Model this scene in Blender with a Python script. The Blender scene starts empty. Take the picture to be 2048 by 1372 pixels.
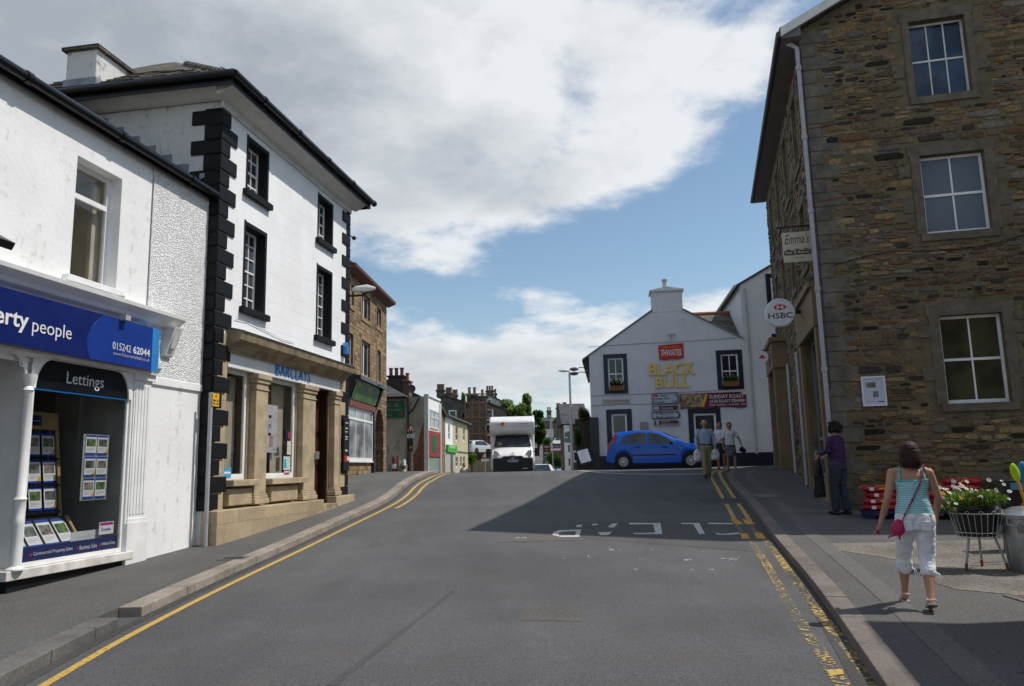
import bpy, bmesh, math, random
from mathutils import Vector, Matrix
from math import sin, cos, tan, pi, radians as R, sqrt, atan2
random.seed(7)
S = bpy.context.scene
C = S.collection
# ---------------------------------------------------------------- camera
FPX = 1562.0
PITCH, ROLL = R(9.0), R(-1.3)
cam_d = bpy.data.cameras.new('camera'); cam = bpy.data.objects.new('camera', cam_d); C.objects.link(cam)
cam_d.sensor_width = 36; cam_d.lens = FPX/2048*36; cam_d.clip_start = .05; cam_d.clip_end = 6000
CM = Matrix.Rotation(pi/2+PITCH, 4, 'X') @ Matrix.Rotation(ROLL, 4, 'Z')
cam.matrix_world = CM
S.camera = cam
def ray(px, py):
    return (CM.to_3x3() @ Vector(((px-1024)/FPX, -(py-686)/FPX, -1))).normalized()
def P(px, py, Y):                       # point at depth Y
    r = ray(px, py); return r*(Y/r.y)
# ---------------------------------------------------------------- light
SUN_AZ, SUN_EL = R(84), R(56.5)         # azimuth measured from +Y towards +X
sdir = Vector((sin(SUN_AZ)*cos(SUN_EL), cos(SUN_AZ)*cos(SUN_EL), sin(SUN_EL)))
sl = bpy.data.lights.new('sun', 'SUN'); sl.energy = 4.9; sl.angle = R(.55); sl.color = (1, .95, .87)
so = bpy.data.objects.new('sun', sl); C.objects.link(so)
so.rotation_euler = sdir.to_track_quat('Z', 'Y').to_euler()
S.view_settings.view_transform = 'Standard'; S.view_settings.look = 'None'
S.view_settings.gamma = 1; S.view_settings.exposure = -.31
W = bpy.data.worlds.new('World'); S.world = W; W.use_nodes = True
class NT:                               # tiny node helper
    def __init__(s, nt): s.t = nt; s.n = nt.nodes; s.l = nt.links
    def __call__(s, typ, ins=None, out=0, **kw):
        n = s.n.new(typ)
        for k, v in kw.items(): setattr(n, k, v)
        for k, v in (ins or {}).items():
            if isinstance(v, bpy.types.NodeSocket): s.l.new(v, n.inputs[k])
            else: n.inputs[k].default_value = v
        return n.outputs[out]
    def m(s, op, a, b=0., c=0., clamp=False):
        return s('ShaderNodeMath', {0: a, 1: b, 2: c}, operation=op, use_clamp=clamp)
    def mix(s, f, a, b, mode='MIX'):
        n = s.n.new('ShaderNodeMix'); n.data_type = 'RGBA'; n.blend_type = mode
        for i, v in ((0, f), (6, a), (7, b)):
            if isinstance(v, bpy.types.NodeSocket): s.l.new(v, n.inputs[i])
            else: n.inputs[i].default_value = (*v, 1) if i and len(v) == 3 else v
        return n.outputs[2]
    def rng(s, v, a, b, c=0., d=1., smooth=True):
        return s('ShaderNodeMapRange', {0: v, 1: a, 2: b, 3: c, 4: d}, interpolation_type='SMOOTHSTEP' if smooth else 'LINEAR')
    def ramp(s, f, stops):
        n = s.n.new('ShaderNodeValToRGB'); s.l.new(f, n.inputs[0]); e = n.color_ramp.elements
        while len(e) < len(stops): e.new(.5)
        for x, (p, c) in zip(e, stops): x.position = p; x.color = (*c, 1)
        return n.outputs[0]
def world():
    W.node_tree.nodes.clear(); n = NT(W.node_tree)
    sky = n('ShaderNodeTexSky', sky_type='NISHITA', sun_disc=False, sun_elevation=SUN_EL, sun_rotation=SUN_AZ,
            air_density=1.0, dust_density=.6, ozone_density=1.6)
    d = n('ShaderNodeTexCoord')
    sx = n.n.new('ShaderNodeSeparateXYZ'); n.l.new(d, sx.inputs[0]); x, y, z = sx.outputs
    az = n.m('ARCTAN2', x, y); el = n.m('ARCSINE', z)
    ae = n('ShaderNodeCombineXYZ', {0: az, 1: el, 2: 0.})
    def field(blobs):
        acc = None
        for (px, py, rx, ry, w) in blobs:
            r = ray(px, py); a = atan2(r.x, r.y); e = math.asin(r.z)
            v = n('ShaderNodeVectorMath', {0: ae, 1: (a, e, 0)}, operation='SUBTRACT')
            v = n('ShaderNodeVectorMath', {0: v, 1: (FPX/rx, FPX/ry, 0)}, operation='MULTIPLY')
            L = n('ShaderNodeVectorMath', {0: v}, operation='LENGTH', out=1)
            g = n.rng(L, 0., 1., w, 0.)
            acc = g if acc is None else n.m('ADD', acc, g)
        return acc
    cov = field([(200, 60, 1500, 640, 1.5), (900, 60, 900, 420, .85), (1150, 240, 640, 270, .5), (1400, 60, 420, 260, .40),
                 (950, 400, 420, 110, .45), (1330, 290, 260, 150, .32), (700, 440, 360, 110, .3), (860, 530, 330, 55, .42), (1050, 760, 1000, 180, .85), (1170, 650, 300, 110, .5),
                 (800, 710, 500, 130, .5), (1400, 620, 190, 110, .8), (1500, 120, 130, 110, .45), (1500, 210, 100, 60, .35), (1470, 520, 120, 40, .2), (1050, 585, 130, 40, .25),
                 (1140, 190, 150, 150, -.75), (1420, 30, 110, 45, -.4), (1290, 140, 110, 60, -.25), (1000, 300, 130, 60, -.2), (1560, 300, 260, 330, -.35), (1000, 560, 700, 60, -.25), (1490, 420, 500, 120, -.35), (1200, 500, 420, 100, -.4)])
    # surroundings away from the picture: broken cloud everywhere
    far = n.rng(n('ShaderNodeVectorMath', {0: ae, 1: (0, .25, 0)}, operation='DISTANCE', out=1), .8, 1.6, 0., .55)
    # cloud noise on a plane overhead so that shapes flatten to the horizon
    zz = n.m('MAXIMUM', z, .02); k = n.m('ADD', zz, .22)
    cx = n.m('DIVIDE', x, k); cy = n.m('DIVIDE', y, k)
    cp = n('ShaderNodeCombineXYZ', {0: cx, 1: cy, 2: 0.})
    n1 = n('ShaderNodeTexNoise', {'Vector': cp, 'Scale': 3.5, 'Detail': 12., 'Roughness': .6, 'Distortion': .15})
    n2 = n('ShaderNodeTexNoise', {'Vector': cp, 'Scale': .9, 'Detail': 5., 'Roughness': .5})
    s_ = n.m('ADD', n.m('ADD', cov, far), n.m('MULTIPLY', n.m('SUBTRACT', n1, .5), 2.9))
    s_ = n.m('ADD', s_, n.m('MULTIPLY', n.m('SUBTRACT', n2, .5), .5))
    al = n.rng(s_, .25, 1.05)
    thick = n.rng(n.m('ADD', n.m('MULTIPLY', cov, .75), n.m('MULTIPLY', n.m('SUBTRACT', n2, .5), 1.8)), .35, 1.15)
    dark = field([(0, 100, 900, 460, .75), (430, 150, 600, 260, .3), (760, 360, 600, 120, .3), (900, 800, 1200, 200, .42), (1300, 80, 520, 300, -.7), (1180, 400, 300, 80, .15), (1300, 600, 500, 120, -.4), (840, 120, 300, 160, -.2)])
    edge = n.rng(s_, .4, 1.5, 0., 1.)
    n3 = n('ShaderNodeTexNoise', {'Vector': cp, 'Scale': 4.5, 'Detail': 8., 'Roughness': .55})
    sh = n.m('MULTIPLY', n.m('ADD', n.m('MULTIPLY', thick, .22), n.m('ADD', dark, .12)), n.m('ADD', n.m('MULTIPLY', edge, .75), .25), clamp=True)
    sh = n.m('ADD', sh, n.m('ADD', n.m('MULTIPLY', n.m('SUBTRACT', n1, .5), -1.7), n.m('MULTIPLY', n.m('SUBTRACT', n3, .5), 1.1)), clamp=True)
    cc = n.mix(sh, (9.8, 10.0, 10.2), (4.6, 5.05, 5.6))
    hz = n.rng(z, .0, .28, 1., 0.)
    skc = n.mix(1., sky, (1.45, 1.5, 1.42), 'MULTIPLY')
    skc = n.mix(n.m('MULTIPLY', hz, .35), skc, (5.2, 6.1, 7.1))
    bright = n.mix(n.m('MULTIPLY', al, .93), skc, cc)
    bg = n('ShaderNodeBackground', {0: bright, 1: .110})
    out = n.n.new('ShaderNodeOutputWorld'); n.l.new(bg, out.inputs[0])
world()
# ---------------------------------------------------------------- materials
MATS = {}
def newmat(name):
    m = bpy.data.materials.new(name); m.use_nodes = True; m.node_tree.nodes.clear()
    n = NT(m.node_tree); return m, n
def finish(m, n, col, rough=.8, bump=None, metal=0., spec=.5, bdist=.01, bstr=1., coat=0., **extra):
    b = n.n.new('ShaderNodeBsdfPrincipled')
    def st(k, v):
        if isinstance(v, bpy.types.NodeSocket): n.l.new(v, b.inputs[k])
        else: b.inputs[k].default_value = (*v, 1) if (k == 'Base Color' and len(v) == 3) else v
    st('Base Color', col); st('Roughness', rough); st('Metallic', metal); st('Specular IOR Level', spec)
    if coat: st('Coat Weight', coat); st('Coat Roughness', .06)
    for k, v in extra.items(): st(k.replace('_', ' '), v)
    if bump is not None:
        bn = n('ShaderNodeBump', {'Strength': bstr, 'Distance': bdist, 'Height': bump}); n.l.new(bn, b.inputs['Normal'])
    o = n.n.new('ShaderNodeOutputMaterial'); n.l.new(b.outputs[0], o.inputs[0]); return m
def M(name, col, rough=.8, var=.12, scale=3., bump=0., metal=0., spec=.4, coat=0., fine=0.):
    """plain material with uneven tone"""
    if name in MATS: return MATS[name]
    m, n = newmat(name); tc = n('ShaderNodeTexCoord', out=3)
    a = n('ShaderNodeTexNoise', {'Vector': tc, 'Scale': scale, 'Detail': 6., 'Roughness': .6})
    f = n.rng(a, .3, .7, 1-var, 1+var)
    if fine:
        g = n('ShaderNodeTexNoise', {'Vector': tc, 'Scale': scale*22, 'Detail': 2.})
        f = n.m('MULTIPLY', f, n.rng(g, .3, .7, 1-fine, 1+fine))
    c = n('ShaderNodeVectorMath', {0: col, 3: f}, operation='SCALE')
    bm = None
    if bump: bm = n('ShaderNodeTexNoise', {'Vector': tc, 'Scale': scale*9, 'Detail': 5.})
    rr = n.rng(a, .3, .7, max(.03, rough*.88), min(1, rough*1.1))
    MATS[name] = finish(m, n, c, rr, bm, metal, spec, bdist=bump or .01, coat=coat); return MATS[name]
def wallvec(n, sx=1., sz=1., warp=0., wscale=1.5):
    tc = n('ShaderNodeTexCoord', out=3); s = n.n.new('ShaderNodeSeparateXYZ'); n.l.new(tc, s.inputs[0])
    u = n.m('MULTIPLY', n.m('ADD', s.outputs[0], s.outputs[1]), sx); v = n.m('MULTIPLY', s.outputs[2], sz)
    c = n('ShaderNodeCombineXYZ', {0: u, 1: v, 2: 0.})
    if warp:
        w = n('ShaderNodeTexNoise', {'Vector': c, 'Scale': wscale, 'Detail': 3.}, out=1)
        w = n('ShaderNodeVectorMath', {0: w, 1: (.5, .5, .5)}, operation='SUBTRACT')
        w = n('ShaderNodeVectorMath', {0: w, 3: warp}, operation='SCALE')
        c = n('ShaderNodeVectorMath', {0: c, 1: w}, operation='ADD')
    return c, tc
def rubble(name, stones, mortar, sx=2.6, sz=8.5, edge=.13, bump=.02, warp=1.1, gain=1.):
    if name in MATS: return MATS[name]
    m, n = newmat(name); c, tc = wallvec(n, sx, sz, warp, .9)
    w2 = n('ShaderNodeTexNoise', {'Vector': c, 'Scale': 2.5, 'Detail': 3.}, out=1)
    w2 = n('ShaderNodeVectorMath', {0: w2, 3: .35}, operation='SCALE')
    c = n('ShaderNodeVectorMath', {0: c, 1: w2}, operation='ADD')
    vd = n('ShaderNodeTexVoronoi', {'Vector': c, 'Scale': 1.}, feature='DISTANCE_TO_EDGE', voronoi_dimensions='2D')
    vc = n('ShaderNodeTexVoronoi', {'Vector': c, 'Scale': 1.}, out=1, feature='F1', voronoi_dimensions='2D')
    hs = n.n.new('ShaderNodeSeparateColor'); n.l.new(vc, hs.inputs[0])
    col = n.ramp(hs.outputs[0], [(i/len(stones), tuple(k*gain for k in s)) for i, s in enumerate(stones)])
    MATNODE = n.n[-1]; MATNODE.color_ramp.interpolation = 'LINEAR'
    nz = n('ShaderNodeTexNoise', {'Vector': tc, 'Scale': 14., 'Detail': 6., 'Roughness': .7})
    big = n('ShaderNodeTexNoise', {'Vector': tc, 'Scale': .55, 'Detail': 4.})
    size = n.rng(hs.outputs[1], 0., 1., .02, edge*2, smooth=False)     # some stones buried in mortar
    ed = n.m('ADD', vd, n.m('MULTIPLY', n.m('SUBTRACT', nz, .5), .12))
    msk = n.rng(n.m('SUBTRACT', ed, size), -.03, .05)
    col = n.mix(msk, tuple(k*gain for k in mortar), col)
    col = n('ShaderNodeVectorMath', {0: col, 3: n.m('MULTIPLY', n.rng(nz, .25, .75, .72, 1.25), n.rng(big, .3, .7, .78, 1.18))}, operation='SCALE')
    h = n.m('ADD', n.m('MULTIPLY', msk, n.rng(hs.outputs[2], 0., 1., .3, 1.)), n.m('MULTIPLY', nz, .5))
    MATS[name] = finish(m, n, col, .93, h, spec=.25, bdist=bump); return MATS[name]
def leafmat(name, col, var=.35):
    if name in MATS: return MATS[name]
    m, n = newmat(name); g = n('ShaderNodeNewGeometry', out=8) if False else None
    tc = n('ShaderNodeTexCoord', out=3); a = n('ShaderNodeTexNoise', {'Vector': tc, 'Scale': 3., 'Detail': 3.})
    c = n('ShaderNodeVectorMath', {0: col, 3: n.rng(a, .3, .7, 1-var, 1+var)}, operation='SCALE')
    d = n('ShaderNodeBsdfDiffuse', {0: c}); t = n('ShaderNodeBsdfTranslucent', {0: n('ShaderNodeVectorMath', {0: c, 1: (1.3, 1.5, .7)}, operation='MULTIPLY')})
    o = n.n.new('ShaderNodeOutputMaterial'); n.l.new(n('ShaderNodeMixShader', {0: .5, 1: d, 2: t}), o.inputs[0]); MATS[name] = m; return m
def course(name, cols, mortar, bw=.45, bh=.17, ms=.012, bump=.012, var=.35, sx=1.):
    """squared, coursed stone / brick / slates"""
    if name in MATS: return MATS[name]
    m, n = newmat(name); c, tc = wallvec(n, sx, 1., .03, 3.)
    br = n.n.new('ShaderNodeTexBrick'); n.l.new(c, br.inputs['Vector'])
    for k, v in (('Color1', (0, 0, 0, 1)), ('Color2', (1, 1, 1, 1)), ('Mortar', (.5, .5, .5, 1)), ('Scale', 1.), ('Mortar Size', ms), ('Mortar Smooth', .3), ('Brick Width', bw), ('Row Height', bh)):
        br.inputs[k].default_value = v
    sc = n.n.new('ShaderNodeSeparateColor'); n.l.new(br.outputs[0], sc.inputs[0])
    col = n.ramp(sc.outputs[0], [(i/max(1, len(cols)-1), s) for i, s in enumerate(cols)])
    nz = n('ShaderNodeTexNoise', {'Vector': tc, 'Scale': 9., 'Detail': 7., 'Roughness': .7})
    big = n('ShaderNodeTexNoise', {'Vector': tc, 'Scale': .6, 'Detail': 4.})
    col = n.mix(br.outputs[1], col, mortar)
    col = n('ShaderNodeVectorMath', {0: col, 3: n.m('MULTIPLY', n.rng(nz, .25, .75, 1-var, 1+var), n.rng(big, .3, .7, .82, 1.15))}, operation='SCALE')
    h = n.m('ADD', n.m('MULTIPLY', br.outputs[1], -1.), n.m('MULTIPLY', nz, .5))
    MATS[name] = finish(m, n, col, .9, h, spec=.3, bdist=bump); return MATS[name]
def render_paint(name, col, stain=(.35, .33, .3), amt=.5, bscale=12., bump=.006, pebble=0., rough=.85, coursing=0.):
    """painted render with grime streaks"""
    if name in MATS: return MATS[name]
    m, n = newmat(name); c, tc = wallvec(n)
    st = n('ShaderNodeMapping', {0: tc, 3: (2.5, 2.5, .35)})
    a = n('ShaderNodeTexNoise', {'Vector': st, 'Scale': 1.6, 'Detail': 8., 'Roughness': .7})
    b = n('ShaderNodeTexNoise', {'Vector': tc, 'Scale': 6., 'Detail': 8., 'Roughness': .72})
    f = n.m('MULTIPLY', n.rng(n.m('MULTIPLY', a, b), .27, .46), amt, clamp=True)
    cc = n.mix(f, col, stain)
    g = n('ShaderNodeTexNoise', {'Vector': tc, 'Scale': 1.1, 'Detail': 4.})
    cc = n('ShaderNodeVectorMath', {0: cc, 3: n.rng(g, .3, .7, .94, 1.03)}, operation='SCALE')
    h = n('ShaderNodeTexNoise', {'Vector': tc, 'Scale': bscale, 'Detail': 6., 'Roughness': .6})
    if pebble:
        v = n('ShaderNodeTexVoronoi', {'Vector': tc, 'Scale': pebble, 'Randomness': 1.})
        h = n.m('ADD', h, n.m('MULTIPLY', n.rng(v, .0, .7, 1., 0.), 2.))
    if coursing:
        br = n.n.new('ShaderNodeTexBrick'); n.l.new(c, br.inputs['Vector'])
        for k, v in (('Scale', 1.), ('Mortar Size', .006), ('Mortar Smooth', .8), ('Brick Width', .6), ('Row Height', coursing)): br.inputs[k].default_value = v
        h = n.m('SUBTRACT', h, n.m('MULTIPLY', br.outputs[1], .7))
    MATS[name] = finish(m, n, cc, rough, h, spec=.3, bdist=bump); return MATS[name]
def peel(name, paint, under, brick=None, amt=.5):
    """flaking painted render; optional brick below"""
    m, n = newmat(name); c, tc = wallvec(n)
    a = n('ShaderNodeTexNoise', {'Vector': tc, 'Scale': 1.7, 'Detail': 9., 'Roughness': .65})
    f = n.rng(a, .55, .58); col = n.mix(n.m('MULTIPLY', f, amt), paint, under)
    b = n('ShaderNodeTexNoise', {'Vector': tc, 'Scale': .7, 'Detail': 5.}); col = n('ShaderNodeVectorMath', {0: col, 3: n.rng(b, .3, .7, .8, 1.12)}, operation='SCALE')
    MATS[name] = finish(m, n, col, .9, n.m('SUBTRACT', a, n.m('MULTIPLY', f, .4)), bdist=.02); return MATS[name]
def glass(name='glass', tint=(.8, .9, .9), dens=.12, rough=.01):
    if name in MATS: return MATS[name]
    m, n = newmat(name)
    t = n('ShaderNodeBsdfTransparent', {0: (*[1-dens*(1-k*.3) for k in tint], 1)})
    g = n('ShaderNodeBsdfGlossy', {0: (1, 1, 1, 1), 1: rough})
    lw = n('ShaderNodeLayerWeight', {0: .5}, out=1); fr = n.m('MULTIPLY_ADD', n.m('POWER', lw, 4.), .5, .03, clamp=True)
    o = n.n.new('ShaderNodeOutputMaterial'); n.l.new(n('ShaderNodeMixShader', {0: fr, 1: t, 2: g}), o.inputs[0])
    MATS[name] = m; return m
def darkglass(name, col=(.012, .016, .02), rough=.06):
    if name in MATS: return MATS[name]
    m, n = newmat(name); tc = n('ShaderNodeTexCoord', out=3)
    a = n('ShaderNodeTexNoise', {'Vector': tc, 'Scale': 1.2, 'Detail': 2.})
    MATS[name] = finish(m, n, n.mix(n.rng(a, .4, .6), col, tuple(k*2.4 for k in col)), rough, a, spec=.6, bdist=.004); return MATS[name]
# ---------------------------------------------------------------- mesh builder
def link(o, parent=None):
    C.objects.link(o)
    if parent is not None: o.parent = parent
    return o
def thing(name, label, cat, loc=(0, 0, 0), rz=0., group=None):
    o = bpy.data.objects.new(name, None); o.empty_display_size = .2
    o.location = loc; o.rotation_euler = (0, 0, rz); link(o); return tag(o, label, cat, group)
def tag(o, label, cat, group=None):
    o['label'] = label; o['category'] = cat
    if group: o['group'] = group
    return o
class MB:
    def __init__(s, mtx=None): s.v = []; s.f = []; s.T = mtx
    def add(s, vs, fs):
        k = len(s.v)
        s.v += [tuple(s.T @ Vector(p)) if s.T is not None else tuple(p) for p in vs]
        s.f += [tuple(k+i for i in f) for f in fs]; return s
    def quad(s, a, b, c, d): return s.add([a, b, c, d], [(0, 1, 2, 3)])
    def box(s, x0, x1, y0, y1, z0, z1):
        v = [(x, y, z) for z in (z0, z1) for y in (y0, y1) for x in (x0, x1)]
        return s.add(v, [(0, 2, 3, 1), (4, 5, 7, 6), (0, 1, 5, 4), (2, 6, 7, 3), (0, 4, 6, 2), (1, 3, 7, 5)])
    def cbox(s, c, sx, sy, sz, rz=0., rx=0., ry=0.):
        T = Matrix.Translation(c) @ Matrix.Rotation(rz, 4, 'Z') @ Matrix.Rotation(ry, 4, 'Y') @ Matrix.Rotation(rx, 4, 'X')
        v = [tuple(T @ Vector((x*sx/2, y*sy/2, z*sz/2))) for z in (-1, 1) for y in (-1, 1) for x in (-1, 1)]
        return s.add(v, [(0, 2, 3, 1), (4, 5, 7, 6), (0, 1, 5, 4), (2, 6, 7, 3), (0, 4, 6, 2), (1, 3, 7, 5)])
    def prism(s, poly, a, b, ax='y'):       # poly in the plane across ax
        def q(p, t):
            return {'y': (p[0], t, p[1]), 'x': (t, p[0], p[1]), 'z': (p[0], p[1], t)}[ax]
        n = len(poly); v = [q(p, a) for p in poly]+[q(p, b) for p in poly]
        return s.add(v, [tuple(range(n)), tuple(range(2*n-1, n-1, -1))]+[(i, i+n, (i+1) % n+n, (i+1) % n) for i in range(n)])
    def tube(s, pts, r, n=10, cap=True, sc=(1, 1)):
        pts = [Vector(p) for p in pts]; rs = r if isinstance(r, (list, tuple)) else [r]*len(pts); rings = []; up = None
        for i, p in enumerate(pts):
            t = (pts[min(i+1, len(pts)-1)]-pts[max(i-1, 0)]).normalized()
            if up is None: up = Vector((0, 1, 0)) if abs(t.y) < .9 else Vector((1, 0, 0))
            a = t.cross(up).normalized(); up = a.cross(t).normalized()
            rings.append([p+(a*cos(2*pi*k/n)*sc[0]+up*sin(2*pi*k/n)*sc[1])*rs[i] for k in range(n)])
        v = [q for rg in rings for q in rg]; f = []
        for i in range(len(pts)-1):
            for k in range(n): f.append((i*n+k, i*n+(k+1) % n, (i+1)*n+(k+1) % n, (i+1)*n+k))
        if cap: f += [tuple(range(n-1, -1, -1)), tuple((len(pts)-1)*n+k for k in range(n))]
        return s.add(v, f)
    def lathe(s, prof, c=(0, 0, 0), n=20, ax='z', sq=(1, 1)):
        v = []; f = []; m = len(prof)
        for k in range(n):
            a = 2*pi*k/n
            for (r, z) in prof:
                x, y = r*cos(a)*sq[0], r*sin(a)*sq[1]
                p = {'z': (x, y, z), 'y': (x, z, y), 'x': (z, x, y)}[ax]
                v.append((p[0]+c[0], p[1]+c[1], p[2]+c[2]))
        for k in range(n):
            for i in range(m-1):
                q = (k*m+i, ((k+1) % n)*m+i, ((k+1) % n)*m+i+1, k*m+i+1); f.append(q if ax != 'y' else q[::-1])
        return s.add(v, f)
    def ball(s, c, r, n=12, sq=(1, 1, 1)):
        v = []; f = []; h = n//2+1
        for i in range(h+1):
            t = pi*i/h
            for k in range(n): a = 2*pi*k/n; v.append((c[0]+r*sq[0]*sin(t)*cos(a), c[1]+r*sq[1]*sin(t)*sin(a), c[2]+r*sq[2]*cos(t)))
        for i in range(h):
            for k in range(n): f.append((i*n+k, (i+1)*n+k, (i+1)*n+(k+1) % n, i*n+(k+1) % n))
        return s.add(v, f)
    def mesh(s, name='mesh', mat=None, smooth=None):
        me = bpy.data.meshes.new(name); me.from_pydata(s.v, [], s.f)
        bm = bmesh.new(); bm.from_mesh(me); bmesh.ops.remove_doubles(bm, verts=bm.verts, dist=1e-5)
        bmesh.ops.dissolve_degenerate(bm, edges=bm.edges, dist=1e-6)
        if s.clean: bmesh.ops.recalc_face_normals(bm, faces=bm.faces)
        bm.to_mesh(me); bm.free()
        if smooth is not None: me.shade_smooth() if smooth >= 180 else me.set_sharp_from_angle(angle=R(smooth))
        if mat is not None: me.materials.append(mat)
        return me
    clean = True
    def build(s, name, mat, parent=None, smooth=None, bevel=0., seg=2, label=None, sub=0, kind=None):
        me = s.mesh(name, mat, smooth)
        o = link(bpy.data.objects.new(name, me), parent)
        if bevel: b = o.modifiers.new('bevel', 'BEVEL'); b.width = bevel; b.segments = seg; b.limit_method = 'ANGLE'; b.angle_limit = R(35)
        if sub: b = o.modifiers.new('subd', 'SUBSURF'); b.levels = b.render_levels = sub
        if smooth is not None and smooth < 180: me.polygons.foreach_set('use_smooth', [True]*len(me.polygons))
        if label: o['label'] = label
        if kind: o['kind'] = kind
        return o
_tc = {}
def textmesh(s, bold=0., shear=0., space=1.):
    key = (s, bold, shear, space)
    if key not in _tc:
        cu = bpy.data.curves.new('t', 'FONT'); cu.body = s; cu.size = 1; cu.offset = bold; cu.shear = shear; cu.space_character = space; cu.resolution_u = 3
        o = bpy.data.objects.new('t', cu); C.objects.link(o); bpy.context.view_layer.update()
        me = bpy.data.meshes.new_from_object(o.evaluated_get(bpy.context.evaluated_depsgraph_get()))
        vs = [v.co.copy() for v in me.vertices]; fs = [tuple(p.vertices) for p in me.polygons]
        bpy.data.objects.remove(o); bpy.data.meshes.remove(me); bpy.data.curves.remove(cu); _tc[key] = (vs, fs)
    return _tc[key]
def text(mb, s, x0, x1, z0, z1, y=0., d=.003, bold=0., shear=0., space=1., flip=False, plane='xz'):
    """write s stretched into the box x0..x1, z0..z1, facing -y, thickness d"""
    vs, fs = textmesh(s, bold, shear, space)
    a = min(v.x for v in vs); b = max(v.x for v in vs); c = min(v.y for v in vs); e = max(v.y for v in vs)
    n = len(vs); out = []
    for t in (y, y-d):
        for v in vs:
            x = x0+(v.x-a)/(b-a)*(x1-x0); z = z0+(v.y-c)/(e-c)*(z1-z0)
            out.append((x, t, z))
    f = [tuple(q+n for q in p) for p in fs]
    ed = {}
    for p in fs:
        for i in range(len(p)):
            k = (p[i], p[(i+1) % len(p)]); ed[k] = 1
    for (i, j) in ed:
        if (j, i) not in ed: f.append((i, j, j+n, i+n))
    mb.clean = False; mb.add(out, f); return mb
def smoothstep(a, b, x): t = max(0, min(1, (x-a)/(b-a))); return t*t*(3-2*t)
# ---------------------------------------------------------------- ground
HP = [(-30, -2.4), (-8, -1.80), (0, -1.68), (4, -1.64), (7.4, -1.585), (9.6, -1.54), (12, -1.46), (14.2, -1.36), (17, -1.17), (20.6, -.90), (23, -.64), (25, -.42), (27, -.26),
      (29, -.21), (31, -.19), (33, -.215), (36, -.33), (40, -.62), (50, -1.7), (62, -2.6), (75, -2.3), (90, -.6), (110, 2.2), (140, 5.9), (170, 8.6), (220, 10), (400, 14), (3000, 20)]
def H0(X, Y):
    if Y <= HP[0][0]: return HP[0][1]
    for i in range(len(HP)-1):
        (a, p), (b, q) = HP[i], HP[i+1]
        if a <= Y <= b:
            def sl(j):
                if j <= 0 or j >= len(HP)-1: return 0
                return (HP[j+1][1]-HP[j-1][1])/(HP[j+1][0]-HP[j-1][0])
            h = b-a; t = (Y-a)/h; m0, m1 = sl(i)*h, sl(i+1)*h
            return (2*t**3-3*t*t+1)*p+(t**3-2*t*t+t)*m0+(-2*t**3+3*t*t)*q+(t**3-t*t)*m1
    return HP[-1][1]
YS = [-30+i*1. for i in range(24)]+[-6+i*.4 for i in range(128)]+[45.2+i*1.2 for i in range(60)]+[118+i*6 for i in range(30)]+[300, 600, 1200, 3000]
HT = [H0(0, y) for y in YS]
import bisect
def H(X, Y):
    i = min(max(bisect.bisect_right(YS, Y)-1, 0), len(YS)-2); t = (Y-YS[i])/(YS[i+1]-YS[i]); return HT[i]+(HT[i+1]-HT[i])*t
def G(px, py, dz=0.):                    # picture point to the ground
    r = ray(px, py); last = None; Y = 2.
    while Y < 400:
        p = r*(Y/r.y)
        if p.z <= H(p.x, p.y)+dz:
            for _ in range(12):
                Y -= .005; p = r*(Y/r.y)
                if p.z > H(p.x, p.y)+dz: break
            return Vector((p.x, p.y, H(p.x, p.y)+dz))
        Y += .05 if Y < 60 else .5
    p = r*(30/r.y); return Vector((p.x, p.y, H(p.x, p.y)+dz))
KH = .11
class Frame:                             # a building: x along the facade, y inwards, z up
    def __init__(s, ox, oy, deg_from_y):     # direction of the facade, degrees from +Y towards +X
        s.o = Vector((ox, oy, 0)); a = R(deg_from_y); s.d = Vector((sin(a), cos(a), 0)); s.rz = atan2(s.d.y, s.d.x)
        s.M = Matrix.Translation(s.o) @ Matrix.Rotation(s.rz, 4, 'Z'); s.I = s.M.inverted(); s.R3 = s.I.to_3x3()
    def uz(s, px, py, y=0.):             # (x, z) on the plane y
        r = s.R3 @ ray(px, py); o = s.I @ Vector((0, 0, 0)); t = (y-o.y)/r.y; p = o+r*t; return p.x, p.z
    def side(s, px, py, x=0.):           # (y, z) on the plane x = const
        r = s.R3 @ ray(px, py); o = s.I @ Vector((0, 0, 0)); t = (x-o.x)/r.x; p = o+r*t; return p.y, p.z
    def w(s, x, y, z): return s.M @ Vector((x, y, z))
    def gz(s, x, y=0.): p = s.w(x, y, 0); return H(p.x, p.y)
# ---------------------------------------------------------------- material instances
white_wall = render_paint('white render', (.82, .82, .82), amt=.8)
white_smooth = render_paint('white masonry paint', (.85, .85, .86), amt=.28, coursing=.3, bump=.004)
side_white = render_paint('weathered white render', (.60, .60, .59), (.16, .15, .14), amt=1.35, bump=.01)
dash_wall = render_paint('white roughcast', (.80, .80, .80), amt=.4, pebble=46., bump=.009)
pub_wall = render_paint('pub white render', (.67, .68, .70), (.38, .38, .38), amt=.7)
black_paint = M('black masonry paint', (.008, .0085, .010), .6, bump=.003, spec=.2)
black_gloss = M('black gloss', (.008, .008, .009), .3)
navy = M('navy paint', (.01, .013, .03), .4)
white_paint = M('white woodwork', (.78, .78, .77), .45, .06)
dull_white = M('dull white woodwork', (.6, .6, .58), .5, .1)
sand = course('sandstone blocks', [(.38, .30, .19), (.45, .36, .235), (.34, .27, .175), (.42, .33, .205)], (.3, .23, .14), 1.0, .45, .004, .004, .14)
sand2 = M('carved sandstone', (.40, .32, .21), .85, .22, 2.5, .006)
sandwet = M('stained sandstone', (.28, .22, .14), .85, .35, 3., .006)
grey_stone = M('grey dressed stone', (.125, .105, .078), .9, .3, 4., .012, fine=.12)
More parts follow.
